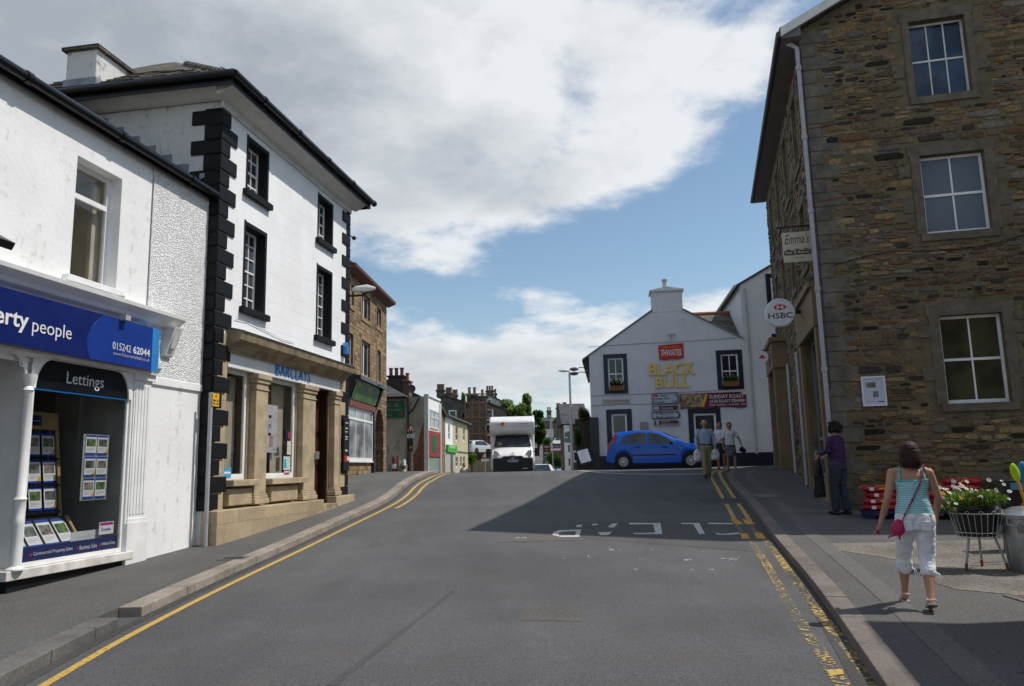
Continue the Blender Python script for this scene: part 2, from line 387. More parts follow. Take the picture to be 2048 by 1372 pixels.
quoin_mat = M('weathered quoin stone', (.125, .11, .09), .9, .35, 2.4, .016, fine=.15)
slate = course('stone slates', [(.10, .09, .07), (.16, .14, .11), (.13, .12, .1), (.08, .075, .065)], (.03, .03, .025), .4, .22, .012, .03)
darkslate = course('blue slates', [(.06, .062, .07), (.09, .09, .1), (.075, .075, .08)], (.03, .03, .03), .3, .2, .008, .015)
lead = M('lead', (.2, .22, .26), .55, .3)
rub_wall = M('rubble mortar', (.135, .105, .062), .95, .3, 2.5, .02, fine=.25)
rub = rubble('rubble stone', [(.21, .15, .08), (.11, .085, .055), (.27, .19, .095), (.15, .14, .125), (.20, .155, .10), (.03, .026, .022), (.28, .19, .085), (.26, .11, .04), (.24, .23, .19), (.09, .07, .045)], (.25, .195, .115), sx=3.6, sz=10.5, edge=.2, gain=.64, bump=.04)
brown = course('brown coursed stone', [(.30, .20, .10), (.2, .14, .08), (.36, .25, .13), (.12, .085, .05), (.27, .2, .12)], (.14, .10, .065), .36, .15, .012, .02)
glz = glass(); dglz = darkglass('dark glass'); skyglz = darkglass('upper window glass', (.03, .036, .042), .05)
metal = M('galvanised metal', (.42, .43, .44), .42, .2, metal=.8)
greypaint = M('grey paint', (.35, .36, .38), .5)
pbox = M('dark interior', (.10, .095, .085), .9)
beige = M('beige interior', (.5, .45, .34), .9)

# ---------------------------------------------------------------- facade helpers
def pt(pl, at, a, d, z): return (a, at+d, z) if pl == 'y' else (at+d, a, z)
def bx(mb, pl, at, a0, a1, d0, d1, z0, z1):
    if pl == 'y': mb.box(a0, a1, at+d0, at+d1, z0, z1)
    else: mb.box(at+d0, at+d1, a0, a1, z0, z1)
def wall(mb, pl, at, a0, a1, z0, z1, ops=(), depth=.2, top=None, brk=()):
    A = sorted({a0, a1, *brk, *[v for o in ops for v in o[:2]]}); Z = sorted({z0, z1, *[v for o in ops for v in o[2:4]]})
    for i in range(len(A)-1):
        for j in range(len(Z)-1):
            am = (A[i]+A[i+1])/2; zm = (Z[j]+Z[j+1])/2
            if any(o[0] < am < o[1] and o[2] < zm < o[3] for o in ops): continue
            last = top and j == len(Z)-2
            mb.quad(pt(pl, at, A[i], 0, Z[j]), pt(pl, at, A[i+1], 0, Z[j]), pt(pl, at, A[i+1], 0, top(A[i+1]) if last else Z[j+1]), pt(pl, at, A[i], 0, top(A[i]) if last else Z[j+1]))
    for o in ops:
        b0, b1, c0, c1 = o[:4]; q = [(b0, c0), (b1, c0), (b1, c1), (b0, c1)]; dp = o[4] if len(o) > 4 else depth
        for k in range(4):
            (p, r), (s_, t) = q[k], q[(k+1) % 4]
            mb.quad(pt(pl, at, p, 0, r), pt(pl, at, s_, 0, t), pt(pl, at, s_, dp, t), pt(pl, at, p, dp, r))
def window(parent, pl, at, a0, a1, z0, z1, cols=2, rows=(.5,), fmat=None, gmat=None, set_=.15, fw=.05, bar=.022, sgn=1, label=None, split=True, inner=None, th=.05):
    """sash window: frame mesh with a pane child; rows = heights of glazing bars (0..1), the first is the meeting rail"""
    fmat = fmat or white_paint; gmat = gmat or dglz; mb = MB(); d0, d1 = sorted((set_*sgn, (set_+th)*sgn))
    def b(x0, x1, c0, c1, e=0.): bx(mb, pl, at, x0, x1, d0-e, d1+e, c0, c1)
    b(a0+.001, a0+fw, z0, z1); b(a1-fw, a1-.001, z0, z1); b(a0+fw, a1-fw, z1-fw, z1-.001); b(a0+fw, a1-fw, z0+.001, z0+fw*1.4)
    w = a1-a0; h = z1-z0; zs = sorted([z0+fw*1.4]+[z0+h*r for r in rows]+[z1-fw])
    for k, r in enumerate(rows):
        t = (bar*1.5 if k == 0 and split else bar)/2+.001; b(a0+fw, a1-fw, z0+h*r-t, z0+h*r+t, .006 if k == 0 else .002)
    for c in range(1, cols):
        x = a0+fw+(w-2*fw)*c/cols; b(x-bar/2, x+bar/2, z0+fw*1.4, z1-fw, -.004)
    o = mb.build('window', fmat, parent, label=label)
    g = MB(); bx(g, pl, at, a0+fw*.6, a1-fw*.6, (d0+d1)/2-.003, (d0+d1)/2+.003, z0+fw*.6, z1-fw*.6); g.build('pane', gmat, o)
    return o
def sill(parent, pl, at, a0, a1, z0, z1, proj, back, mat, sgn=1, name='sill'):
    mb = MB(); d0, d1 = sorted((-proj*sgn, back*sgn)); bx(mb, pl, at, a0, a1, d0, d1, z0, z1); return mb.build(name, mat, parent, bevel=.008)
def strip(pts_l, pts_r, dz, thick=0., mb=None):
    """ribbon between two polylines on the ground"""
    mb = mb or MB(); n = len(pts_l)
    for i in range(n-1):
        q = [pts_l[i], pts_r[i], pts_r[i+1], pts_l[i+1]]
        t = [(p[0], p[1], H(p[0], p[1])+dz) for p in q]; mb.quad(*t)
        if thick:
            lo = [(p[0], p[1], p[2]-thick) for p in t]
            mb.quad(t[0], t[3], lo[3], lo[0]); mb.quad(t[1], t[2], lo[2], lo[1])
            if i == 0: mb.quad(t[0], t[1], lo[1], lo[0])
            if i == n-2: mb.quad(t[3], t[2], lo[2], lo[3])
    return mb
def resample(pts, step=.5):
    out = [Vector(p[:2]) for p in pts[:1]]; acc = [Vector(p[:2]) for p in pts]
    for a, b in zip(acc, acc[1:]):
        n = max(1, int((b-a).length/step))
        for k in range(1, n+1): out.append(a.lerp(b, k/n))
    return out
def rowsplit(pts):
    out = [pts[0]]
    for a, b in zip(pts, pts[1:]):
        ts = sorted((y-a.y)/(b.y-a.y) for y in YS if min(a.y, b.y) < y < max(a.y, b.y)) if abs(b.y-a.y) > 1e-6 else []
        out += [a.lerp(b, t) for t in ts]+[b]
    return out
def smooth2(pts, it=2):
    for _ in range(it):
        q = [pts[0]]
        for a, b in zip(pts, pts[1:]): q += [a.lerp(b, .25), a.lerp(b, .75)]
        pts = q+[pts[-1]]
    return pts
def offs(pts, d):
    out = []
    for i, p in enumerate(pts):
        t = (pts[min(i+1, len(pts)-1)]-pts[max(0, i-1)]).normalized(); out.append(p+Vector((t.y, -t.x))*d)
    return out
# ---------------------------------------------------------------- setting: road, pavements
def asphalt(name, col, cracks=1., patch=True, joints=0.):
    m, n = newmat(name); tc = n('ShaderNodeTexCoord', out=3)
    f = n('ShaderNodeTexNoise', {'Vector': tc, 'Scale': 95., 'Detail': 2., 'Roughness': .7})
    f2 = n('ShaderNodeTexNoise', {'Vector': tc, 'Scale': 28., 'Detail': 3.})
    b = n('ShaderNodeTexNoise', {'Vector': tc, 'Scale': .45, 'Detail': 6., 'Roughness': .6})
    st = n('ShaderNodeMapping', {0: tc, 3: (1.3, .16, 1)})
    tr = n('ShaderNodeTexNoise', {'Vector': st, 'Scale': 1.2, 'Detail': 3.})
    v = n('ShaderNodeTexVoronoi', {'Vector': n('ShaderNodeVectorMath', {0: tc, 1: n('ShaderNodeVectorMath', {0: n('ShaderNodeTexNoise', {'Vector': tc, 'Scale': 1.5, 'Detail': 5.}, out=1), 3: .8}, operation='SCALE')}, operation='ADD'), 'Scale': .28}, feature='DISTANCE_TO_EDGE', voronoi_dimensions='2D')
    crack = n.m('MULTIPLY', n.rng(v, .0, .004, 1., 0.), n.rng(b, .64, .7))
    spk = n.rng(n('ShaderNodeTexVoronoi', {'Vector': tc, 'Scale': 7., 'Randomness': 1.}), .0, .06, 1., 0.)
    spk = n.m('MULTIPLY', spk, n.rng(f2, .56, .6))
    k = n.m('MULTIPLY', n.m('MULTIPLY', n.rng(f, .25, .75, .2, 1.95, False), n.rng(f2, .3, .7, .9, 1.1)), n.m('MULTIPLY', n.rng(b, .3, .7, .84, 1.12), n.rng(tr, .3, .7, .92, 1.07)))
    c = n('ShaderNodeVectorMath', {0: col, 3: k}, operation='SCALE')
    brownish = n('ShaderNodeTexNoise', {'Vector': tc, 'Scale': 1.7, 'Detail': 5.})
    c = n.mix(n.m('MULTIPLY', n.rng(brownish, .58, .7), .35), c, (col[0]*1.25, col[1]*1.05, col[2]*.85))
    c = n.mix(n.m('MULTIPLY', crack, .65*cracks), c, (.018, .018, .018)); c = n.mix(n.m('MULTIPLY', spk, .7), c, (.35, .34, .33))
    MATS[name] = finish(m, n, c, n.rng(f, .3, .7, .72, .9), n.m('SUBTRACT', n.m('ADD', f, n.m('MULTIPLY', f2, .6)), n.m('MULTIPLY', crack, 2.)), spec=.35, bdist=.012); return m
road_m = asphalt('asphalt', (.088, .088, .092)); pave_m = asphalt('pavement asphalt', (.10, .098, .096), .5); patch_m = asphalt('newer asphalt', (.066, .066, .070), .2)
grass_m = M('grass', (.06, .09, .025), .9, .4, .2, .03)
ys = YS
def sheet(name, xs, y0, y1, dz, mat):
    mb = MB(); yy = [y for y in ys if y0 <= y <= y1]
    for a, b in zip(yy, yy[1:]):
        for c, d in zip(xs, xs[1:]): mb.quad((c, a, H(c, a)+dz), (d, a, H(d, a)+dz), (d, b, H(d, b)+dz), (c, b, H(c, b)+dz))
    return mb.build(name, mat, smooth=180, kind='structure')
sheet('ground', [-3000, -300, -60, 0, 60, 300, 3000], -30, 3000, -.07, grass_m)
road = sheet('road', [-40, -12, -4, 0, 4, 12, 60], -30, 46, 0, road_m)
hillc = [Vector(p) for p in [(.6, 42), (1.5, 50), (2.6, 62), (3.2, 75), (3.4, 90), (4.6, 110), (6.2, 130), (8.6, 150), (14, 175)]]
hillc = resample(smooth2(hillc), 2.)
strip(offs(hillc, -3.3), offs(hillc, 3.3), .012).build('hill_road', asphalt('hill asphalt', (.11, .11, .112), 0.), smooth=180, kind='structure')
def gl(pp, dz=0.): return [Vector(G(x, y)[:2]) for x, y in pp]
# kerb lines on the road side
yl = gl([(104, 1362), (260, 1270), (430, 1182), (600, 1100), (740, 1033), (815, 992)])
yl = [yl[0]+(yl[0]-yl[1]).normalized()*9]+yl+[Vector((-3.05, 24)), Vector((-2.75, 27)), Vector((-2.7, 31)), Vector((-3.2, 36)), Vector((-4.4, 42)), Vector((-5.5, 46))]
yl = resample(smooth2(yl), .5)
kl = offs(yl, -.28)
kr = gl([(1486, 994), (1517, 1037), (1541, 1072), (1572, 1111), (1623, 1173), (1673, 1244), (1755, 1372)])
kr = [Vector((8.8, 27.0)), Vector((7.7, 26.5)), Vector((6.95, 25.6)), Vector((6.35, 24))]+kr
kr = kr+[kr[-1]+(kr[-1]-kr[-2]).normalized()*9]
kr = [Vector((30, 26.3)), Vector((11, 27.2))]+kr
kr = resample(smooth2(kr), .5)[::-1]
kb = M('kerb stone', (.26, .225, .19), .85, .25, 1.4, .01, fine=.12); kbd = M('worn dark kerb', (.12, .115, .11), .85, .25, 1.4, .01, fine=.12)
kbg = M('pinkish kerb stone', (.150, .125, .112), .85, .22, 1.4, .01, fine=.14)
def kerb(line, side, mat, y0, y1, w=.26, name='kerb'):
    ln = [p for p in line if y0 <= p.y <= y1]; rnd = random.Random(3)
    root = None; mb = MB(); acc = 0; a = 0
    for i in range(1, len(ln)):
        acc += (ln[i]-ln[i-1]).length
        if acc > .85 or i == len(ln)-1:
            seg = [p.copy() for p in ln[a:i+1]]; j = (seg[-1]-seg[-2]).normalized()*.012; seg[-1] -= j
            o = offs(seg, side*w); strip(seg, o, KH+rnd.uniform(0, .006), .3, mb); a = i; acc = 0
    return mb.build(name, mat, bevel=.012, kind='structure')
kerb(kl, -1, kb, 9.0, 45); kerb(kl, -1, kbd, -12, 9.0); kerb(kr, 1, kbg, -12, 60, .22)
# pavements
FB = Frame(-5.5, 14.2, 9.7)
def left_in(y): return -5.5+(y-14.2)*tan(R(9.7))-1.2 if y < 21 else -13
pl_ = offs(kl, -.26)
strip([Vector((left_in(p.y), p.y)) for p in pl_], pl_, KH-.006, .3).build('pavement', pave_m, smooth=30, kind='structure')
pr_ = [p for p in offs(kr, .22)]
mbp = MB(); 
strip(pr_, [Vector((max(p.x+.3, 34), p.y if p.y < 26.5 else 26.4)) for p in pr_], KH-.006, .3, mbp).build('pavement', pave_m, smooth=30, kind='structure')
strip(offs(pr_, .30), offs(pr_, .55), KH-.001).build('pavement_edge_strip', asphalt('edge strip asphalt', (.125, .118, .11), 0.), kind='structure')
gut = asphalt('gutter asphalt', (.062, .060, .058), 0.)
strip(offs(kr, -.16), kr, .004).build('gutter_strip', gut, road); strip(kl, offs(kl, .12), .004).build('gutter_strip', gut, road)
# lighter concrete forecourt, drain covers, patches
def patchpoly(pp, dz, mat, name, parent=None, px=True):
    v = [Vector(G(x, y, KH*0)) for x, y in pp] if px else [Vector((*p, 0)) for p in pp]
    mb = MB(); mb.clean = False; P2 = [(p.x, p.y) for p in v]; y0 = min(p[1] for p in P2); y1 = max(p[1] for p in P2)
    bm = bmesh.new(); bm.faces.new([bm.verts.new((*p, 0)) for p in P2])
    bmesh.ops.triangulate(bm, faces=bm.faces)
    for y in YS:
        if y0 < y < y1: bmesh.ops.bisect_plane(bm, geom=bm.verts[:]+bm.edges[:]+bm.faces[:], plane_co=(0, y, 0), plane_no=(0, 1, 0), dist=1e-6)
    for q in bm.verts: q.co.z = H(q.co.x, q.co.y)+dz
    for f in bm.faces:
        f.normal_update()
        if f.normal.z < 0: f.normal_flip()
    me = bpy.data.meshes.new(name); bm.to_mesh(me); bm.free(); me.materials.append(mat)
    return link(bpy.data.objects.new(name, me), parent)
conc = M('gravelly concrete', (.15, .135, .115), .95, .3, 1.2, .02, fine=.35)
cx = [(5.05, 9.0), (4.9, 10.4), (5.2, 12.4), (9.5, 12.9), (9.5, 7.7), (5.9, 8.2)]
mbc = MB(); mbc.clean = False
yy = [7.9+.35*i for i in range(15)]
for a, b in zip(yy, yy[1:]):
    f = lambda y: 5.05+.25*sin(y*1.9)+.9*max(0, 9-y)
    mbc.quad((f(a), a, H(0, a)+KH-.001), (14, a, H(0, a)+KH-.001), (14, b, H(0, b)+KH-.001), (f(b), b, H(0, b)+KH-.001))
mbc.build('forecourt', conc, smooth=180, kind='structure')
iron = M('rusty iron cover', (.10, .07, .06), .8, .3, 6., .01)
def cover(x0, x1, y0, y1, dz, mat, frame, label, cat):
    t = thing('drain_cover', label, cat, ((x0+x1)/2, (y0+y1)/2, H(0, (y0+y1)/2)+dz)); sl = math.atan((H(0, y1)-H(0, y0))/(y1-y0)); t.rotation_euler = (sl, 0, 0)
    w, h = (x1-x0)/2, (y1-y0)/2; m = MB()
    for a in ((-w-.05, w+.05, -h-.05, -h), (-w-.05, w+.05, h, h+.05), (-w-.05, -w, -h, h), (w, w+.05, -h, h)): m.box(*a, -.05, .006)
    m.build('frame', frame, t)
    m = MB(); m.box(-w, w, -h, h, -.05, .003); k = 5
    m.build('lid', mat, t)
    return t
cover(5.15, 5.95, 8.05, 8.5, KH+.002, iron, conc, 'reddish iron inspection cover set in the pale forecourt', 'drain cover')
cover(-4.62, -4.3, 12.55, 12.75, KH, M('black iron', (.02, .02, .02), .6), kbd, 'small black drain cover beside the white shop wall', 'drain cover')
cover(4.55, 5.75, 19.3, 20.3, .004, patch_m, M('pale patch edging', (.13, .128, .12), .9), 'square utility cover in the shaded road near the kerb', 'drain cover')
cover(6.0, 6.5, 19.5, 20.2, KH, M('pale cover', (.16, .15, .14), .9), kbd, 'pale square cover in the right pavement by the kerb', 'drain cover')
# painted markings, children of the road
def paint(name, col, wear, scale=30.):
    m, n = newmat(name); tc = n('ShaderNodeTexCoord', out=3)
    a = n('ShaderNodeTexNoise', {'Vector': tc, 'Scale': scale, 'Detail': 5., 'Roughness': .7}); b = n('ShaderNodeTexNoise', {'Vector': tc, 'Scale': 1.6, 'Detail': 2.})
    f = n.rng(n.m('ADD', a, n.m('MULTIPLY', n.m('SUBTRACT', b, .5), .3)), wear-.03, wear+.03)
    p = n.n.new('ShaderNodeBsdfPrincipled'); n.l.new(n('ShaderNodeVectorMath', {0: col, 3: n.rng(a, .3, .7, .75, 1.1)}, operation='SCALE'), p.inputs[0]); p.inputs['Roughness'].default_value = .75
    o = n.n.new('ShaderNodeOutputMaterial'); n.l.new(n('ShaderNodeMixShader', {0: f, 1: n('ShaderNodeBsdfTransparent'), 2: p.outputs[0]}), o.inputs[0]); MATS[name] = m; return m
yel = paint('yellow road paint', (.50, .33, .07), .36); yelw = paint('worn yellow road paint', (.42, .29, .09), .535, 22.); yelb = paint('orange yellow road paint', (.55, .30, .04), .33)
wht = paint('white road paint', (.5, .5, .49), .36); whtw = paint('worn white road paint', (.36, .36, .34), .52, 14.)
def ribbon(pts, w, mat, name='yellow_line', dz=.006):
    pts = rowsplit(pts); return strip(offs(pts, -w/2), offs(pts, w/2), dz).build(name, mat, road)
ribbon(yl, .085, yel); ribbon([p for p in offs(yl, .26) if p.y > 19.6], .085, yel)
A = gl([(1423, 945), (1440, 985), (1459, 1019), (1470, 1042)]); B = gl([(1440, 950), (1465, 990), (1486, 1021), (1500, 1042)])
top_ = [Vector((40, 27.35)), Vector((20, 27.6)), Vector((11, 27.6)), Vector((8.3, 27.7)), Vector((7.0, 27.0))]
for L, o in ((A, 0.), (B, -.28)):
    ribbon(resample(smooth2([p+Vector((0, -o if False else o)) for p in top_]+[Vector((6.55+(-.0 if o else -.3), 25.6))]+L[1:]), .4), .09, yel)
for q in ([(1461, 1039), (1475, 1039), (1487, 1049), (1471, 1049)], [(1484, 1039), (1500, 1039), (1510, 1049), (1492, 1049)], [(1480, 1067), (1494, 1067), (1500, 1078), (1484, 1078)], [(1508, 1066), (1524, 1066), (1532, 1078), (1514, 1078)]):
    patchpoly(q, .006, yelb, 'yellow_line', road)
for L in ([(1475, 1050), (1484, 1066)], [(1500, 1050), (1514, 1066)]): ribbon(resample(gl(L), .3), .09, yelw)
for L in ([(1502, 1082), (1533, 1127), (1587, 1224), (1666, 1341), (1700, 1395)], [(1530, 1080), (1556, 1111), (1599, 1173), (1642, 1232), (1700, 1300), (1760, 1380)]): ribbon(resample(smooth2(gl(L)), .3), .115, yelw)
patchpoly([(1653, 1341), (1685, 1340), (1688, 1350), (1660, 1352)], .007, yel, 'yellow_line', road)
z8 = lambda L: [(900+x*.3906, 900+y*.3906) for x, y in L]
for q in ([(523, 437), (535, 420), (570, 411), (672, 408), (662, 447), (600, 448), (560, 446)],):
    pass
letters = [[(523, 437), (532, 422), (560, 412), (672, 409), (671, 417), (575, 421), (552, 432), (560, 440), (640, 439), (648, 416), (671, 414), (662, 447), (570, 448)], [(650, 385), (678, 384), (674, 396), (646, 397)],
           [(756, 424), (830, 421), (810, 438), (772, 439)], [(725, 381), (757, 380), (750, 387), (728, 387)], [(832, 378), (860, 378), (838, 399), (806, 397)],
           [(918, 375), (1078, 376), (1086, 433), (940, 433), (940, 427), (1052, 426), (1040, 383), (920, 383)],
           [(1182, 375), (1276, 376), (1306, 432), (1276, 432), (1246, 382), (1184, 381)],
           [(1320, 375), (1446, 376), (1449, 382), (1322, 381)], [(1355, 425), (1390, 432), (1470, 424), (1490, 432), (1430, 437), (1372, 436)]]
for q in letters: patchpoly(z8(q), .009, wht, 'painted_letter', road)
for (x, y, w, h) in ((810, 507, 78, 8), (945, 558, 46, 7), (1198, 562, 40, 6), (1385, 553, 95, 6), (1432, 560, 40, 7), (1290, 520, 50, 6), (700, 540, 28, 12), (940, 610, 25, 5), (1228, 612, 22, 6), (1325, 611, 26, 6), (570, 556, 16, 6), (330, 448, 62, 9), (1448, 545, 34, 8), (1030, 508, 14, 5)):
    patchpoly(z8([(x, y), (x+w, y-1), (x+w-4, y+h), (x+5, y+h)]), .006, whtw, 'worn_paint', road)
# junction line and edge bands
ribbon(resample(smooth2(gl([(1158, 941), (1185, 944), (1215, 947), (1300, 949), (1420, 948)])), .4), .16, wht, 'white_line')
# repair patches in the road
patchpoly(z8([(240, 386), (520, 372), (1430, 362), (1560, 520), (900, 470), (520, 440)]), .0035, asphalt('old asphalt', (.078, .077, .076), .4), 'road_patch', road)
patchpoly([(1000, 1076), (1150, 1068), (1170, 1080), (990, 1085)], .0045, asphalt('rough asphalt', (.1, .09, .083), .4), 'road_patch', road)

trm = asphalt('trench asphalt', (.070, .070, .074), .2)
patchpoly([(650, 1372), (905, 1180), (912, 1181), (670, 1372)], .003, trm, 'road_patch', road)
patchpoly([(1040, 1240), (1050, 1212), (1160, 1214), (1165, 1243)], .0032, asphalt('brown tinted asphalt', (.098, .091, .084), .6), 'road_patch', road)
# ================================================================ bank building with black quoins
BK = thing('bank_building', 'white three storey bank with black quoins and sandstone shopfront', 'building', FB.o, FB.rz)
LW, BD = 6.55, 7.0        # frontage, depth
wins = [(1.02, 1.86, 5.68, 6.80), (4.53, 5.38, 5.68, 6.80), (1.02, 1.86, 3.25, 4.98), (4.53, 5.38, 3.25, 4.98)]
mb = MB(); wall(mb, 'y', 0, 0, LW, 2.4, 7.3, wins, .3)
mb.quad((LW, 0, -3), (LW, BD, -3), (LW, BD, 7.3), (LW, 0, 7.3)); mb.quad((0, BD, -3), (LW, BD, -3), (LW, BD, 7.3), (0, BD, 7.3))
w_ = mb.build('wall', white_smooth, BK)
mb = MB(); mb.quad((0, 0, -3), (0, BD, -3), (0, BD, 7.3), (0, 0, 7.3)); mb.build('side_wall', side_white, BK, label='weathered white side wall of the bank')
for (a, b, c, d) in wins:
    m = MB()
    for q in ((a-.09, a-.0, c, d), (b, b+.0, c, d)): pass
    # black painted reveal lining, proud of the wall
    m.box(b-.03, b+.05, -.012, .3, c, d+.05); m.box(a, b-.03, -.012, .3, d-.03, d+.05); m.box(a-.06, a+.0, -.012, .0, c, d+.07)
    m.build('surround', black_paint, BK)
    tall = d-c > 1.5
    o = window(BK, 'y', 0, a, b-.03, c, d-.03, 3, (.5,)+((.25, .75) if not tall else (.167, .333, .667, .833)), set_=.2, fw=.055, gmat=skyglz)
    sill(BK, 'y', 0, a-.16, b+.12, c-.13, c-.002, .10, .19, black_paint)
# cornice band under the eaves
mb = MB(); mb.box(-.05, LW+.05, -.05, -.002, 6.98, 7.12); mb.prism([(-.05, 7.12), (-.05, 7.3), (-.42, 7.36), (-.42, 7.30), (-.12, 7.14)], -.3, LW+.3, 'x')
mb.prism([(-.05, 7.12), (-.05, 7.3), (-.42, 7.36), (-.42, 7.30), (-.12, 7.14)], -.05, BD, 'y')
mb.build('cornice', dull_white, BK)
# quoins: alternate long and short blocks wrapping the corner
def quoins(parent, x, sx, y, z0, z1, h, long_, short, t, mat, lside=None, start=0, bevel=.02, name='quoins', zmax_side=99):
    m = MB(); z = z0; k = start
    while z < z1-.05:
        e = min(z+h, z1); L = long_ if k % 2 else short; Ls = (lside[0] if k % 2 == 0 else lside[1]) if lside else t
        x0, x1 = sorted((x-sx*t, x+sx*L)); m.box(x0, x1, y-t, y, z+.008, e-.008)
        xx0, xx1 = sorted((x-sx*t, x)); m.box(xx0, xx1, y, y+Ls, z+.008, e-.008)
        z = e; k += 1
    return m.build(name, mat, parent, bevel=bevel)
quoins(BK, 0, 1, 0, -.66, 6.98, .305, .56, .30, .035, black_paint, (.62, .34))
mb = MB(); mb.box(-.028, 0, .0, .34, -.66, 6.98); mb.build('quoin_backing', black_paint, BK)
quoins(BK, LW, -1, 0, -.70, 6.98, .305, .50, .2, .035, black_paint, (.3, .15), 1)
# shopfront -------------------------------------------------
ops = [(.62, 1.52, -.13, 2.0, .06), (2.1, 3.72, -.13, 2.0, .06), (4.62, 5.5, -.86, 2.0, .28)]
mb = MB(); wall(mb, 'y', .1, .0, LW, -3, 2.4, ops, .3); mb.build('stone_front', sand, BK)
def colm(a, b, zb):
    m = MB(); m.box(a+.05, b-.05, -.05, .1, zb+.2, 1.66)
    m.box(a+.0, b, -.11, .1, zb, zb+.1); m.box(a+.02, b-.02, -.085, .1, zb+.1, zb+.16); m.box(a+.035, b-.035, -.07, .1, zb+.16, zb+.2)
    m.box(a+.03, b-.03, -.07, .1, 1.66, 1.70); m.box(a+.05, b-.05, -.05, .1, 1.7, 1.80); m.box(a+.02, b-.02, -.08, .1, 1.80, 1.88); m.box(a, b, -.11, .1, 1.88, 1.99)
    m.build('column', sand2, BK, bevel=.012)
colm(1.52, 2.12, -.62); colm(3.72, 4.50, -.64); colm(5.55, 5.98, -.60)
mb = MB(); mb.box(.5, 6.1, -.02, .1, 2.0, 2.33); mb.build('fascia', M('white fascia board', (.72, .73, .75), .35, .04), BK, bevel=.004)
mb = MB(); mb.prism([(.1, 2.33), (-.10, 2.33), (-.12, 2.40), (-.22, 2.46), (-.30, 2.50), (-.33, 2.62), (-.35, 2.66), (.0, 2.74), (.1, 2.74)], .42, 6.2, 'x')
mb.box(.45, 6.17, -.08, .1, 2.28, 2.345); mb.build('shop_cornice', sandwet, BK, bevel=.006)
mb = MB(); mb.prism([(.0, 2.742), (-.36, 2.662), (-.36, 2.674), (.0, 2.76)], .41, 6.21, 'x'); mb.build('flashing', lead, BK)
mb = MB(); mb.box(.0, .46, -.03, .1, -.66, 2.62); mb.build('pier', sand, BK, bevel=.006); mb = MB(); mb.box(6.0, LW-.2, -.03, .1, -.75, 2.7); mb.build('pier', sand, BK, bevel=.006)
quoins(BK, 0, 1, -.031, -.66, 2.6, .305, .40, .12, .03, black_paint, (.1, .1))
mb = MB(); mb.box(-.04, 4.62, -.22, .1, -3, -.66); mb.box(5.52, 6.75, -.16, .1, -3, -.62); mb.build('plinth', sand, BK, bevel=.015)
for a, b in ((.6, 1.6), (2.14, 3.86)):
    m = MB(); m.box(a, b, -.16, .22, -.25, -.13); m.build('stone_sill', sand2, BK, bevel=.012)
for a, b in ((.62, 1.5), (2.3, 3.55)): m = MB(); m.box(a, b, -.06, .1, -.61, -.29); m.build('apron_panel', sand2, BK, bevel=.02)
for (a, b, c, d) in ((.62, 1.52, -.13, 2.0), (2.12, 3.72, -.13, 2.0)):
    w = window(BK, 'y', .1, a, b, c, d, 1, (), set_=.04, fw=.08, gmat=glz)
# interior
def room(parent, x0, x1, y0, y1, z0, z1, mat, name='interior'):
    m = MB(); m.quad((x0, y1, z0), (x1, y1, z0), (x1, y1, z1), (x0, y1, z1)); m.quad((x0, y0, z0), (x0, y1, z0), (x0, y1, z1), (x0, y0, z1)); m.quad((x1, y0, z0), (x1, y1, z0), (x1, y1, z1), (x1, y0, z1))
    m.quad((x0, y0, z0), (x1, y0, z0), (x1, y1, z0), (x0, y1, z0)); m.quad((x0, y0, z1), (x1, y0, z1), (x1, y1, z1), (x0, y1, z1)); return m.build(name, mat, parent)
room(BK, .1, 4.55, .42, 3.2, -.13, 2.3, beige)
m = MB(); 
for k in range(12): m.box(.68+.066*k, .68+.066*k+.06, .36, .40+.012*(k % 2), -.05, 1.9)
m.build('blind', M('cream vertical blind', (.52, .46, .34), .8), BK)
m = MB(); m.box(3.02, 3.60, .36, .38, -.05, 1.9); m.build('blind', MATS['cream vertical blind'], BK)
def poster(name, label, cat, F, a0, a1, y, z0, z1, base, parts=(), th=.006, back=None, pl='y', root=None):
    """flat printed thing; parts = (name, u0,u1,v0,v1, mat) rectangles or ('txt', string, u0,u1,v0,v1, mat, bold)"""
    t = root or thing(name, label, cat, F.w(0, 0, 0) if False else F.o, F.rz)
    m = MB(); m.box(a0, a1, y, y+th, z0, z1); c = m.build(name if root else 'board', base, t)
    w, h = a1-a0, z1-z0
    for k, p in enumerate(parts):
        m = MB(); e = .0015*(1+p[1 if p[0] == 'txt' else 0].__len__() % 1)+.0008*k
        if p[0] == 'txt': text(m, p[1], a0+w*p[2], a0+w*p[3], z0+h*p[4], z0+h*p[5], y-.001, .002, p[7] if len(p) > 7 else 0.); m.build('lettering', p[6], c if root else t)
        else: m.box(a0+w*p[1], a0+w*p[2], y-.001-.0003*k, y+.001, z0+h*p[3], z0+h*p[4]); m.build(p[0], p[5], c if root else t)
    return t
blue = M('bank blue', (.0, .13, .42), .35, .04); white_p = M('white plastic', (.75, .75, .76), .4, .04); black_p = M('black plastic', (.012, .012, .014), .4)
red_p = M('red plastic', (.5, .02, .03), .4, .05); cyan_p = M('cyan print', (.05, .35, .6), .5); magenta = M('magenta print', (.4, .02, .2), .5); yellow_p = M('yellow plastic', (.7, .42, .02), .4, .05)
grey_p = M('grey print', (.35, .37, .4), .5); lgrey = M('pale print', (.6, .62, .65), .5)
poster('window_poster', 'tall pale poster of a phone held in a hand in the bank window', 'poster', FB, 2.42, 3.12, .26, .42, 1.45, lgrey,
       [('phone', .42, .6, .35, .78, black_p), ('screen', .44, .58, .41, .72, lgrey), ('screen_icon', .47, .55, .5, .6, blue), ('hand', .5, .74, .12, .36, M('skin print', (.5, .3, .2), .6)), ('caption', .7, .95, .05, .08, grey_p)])
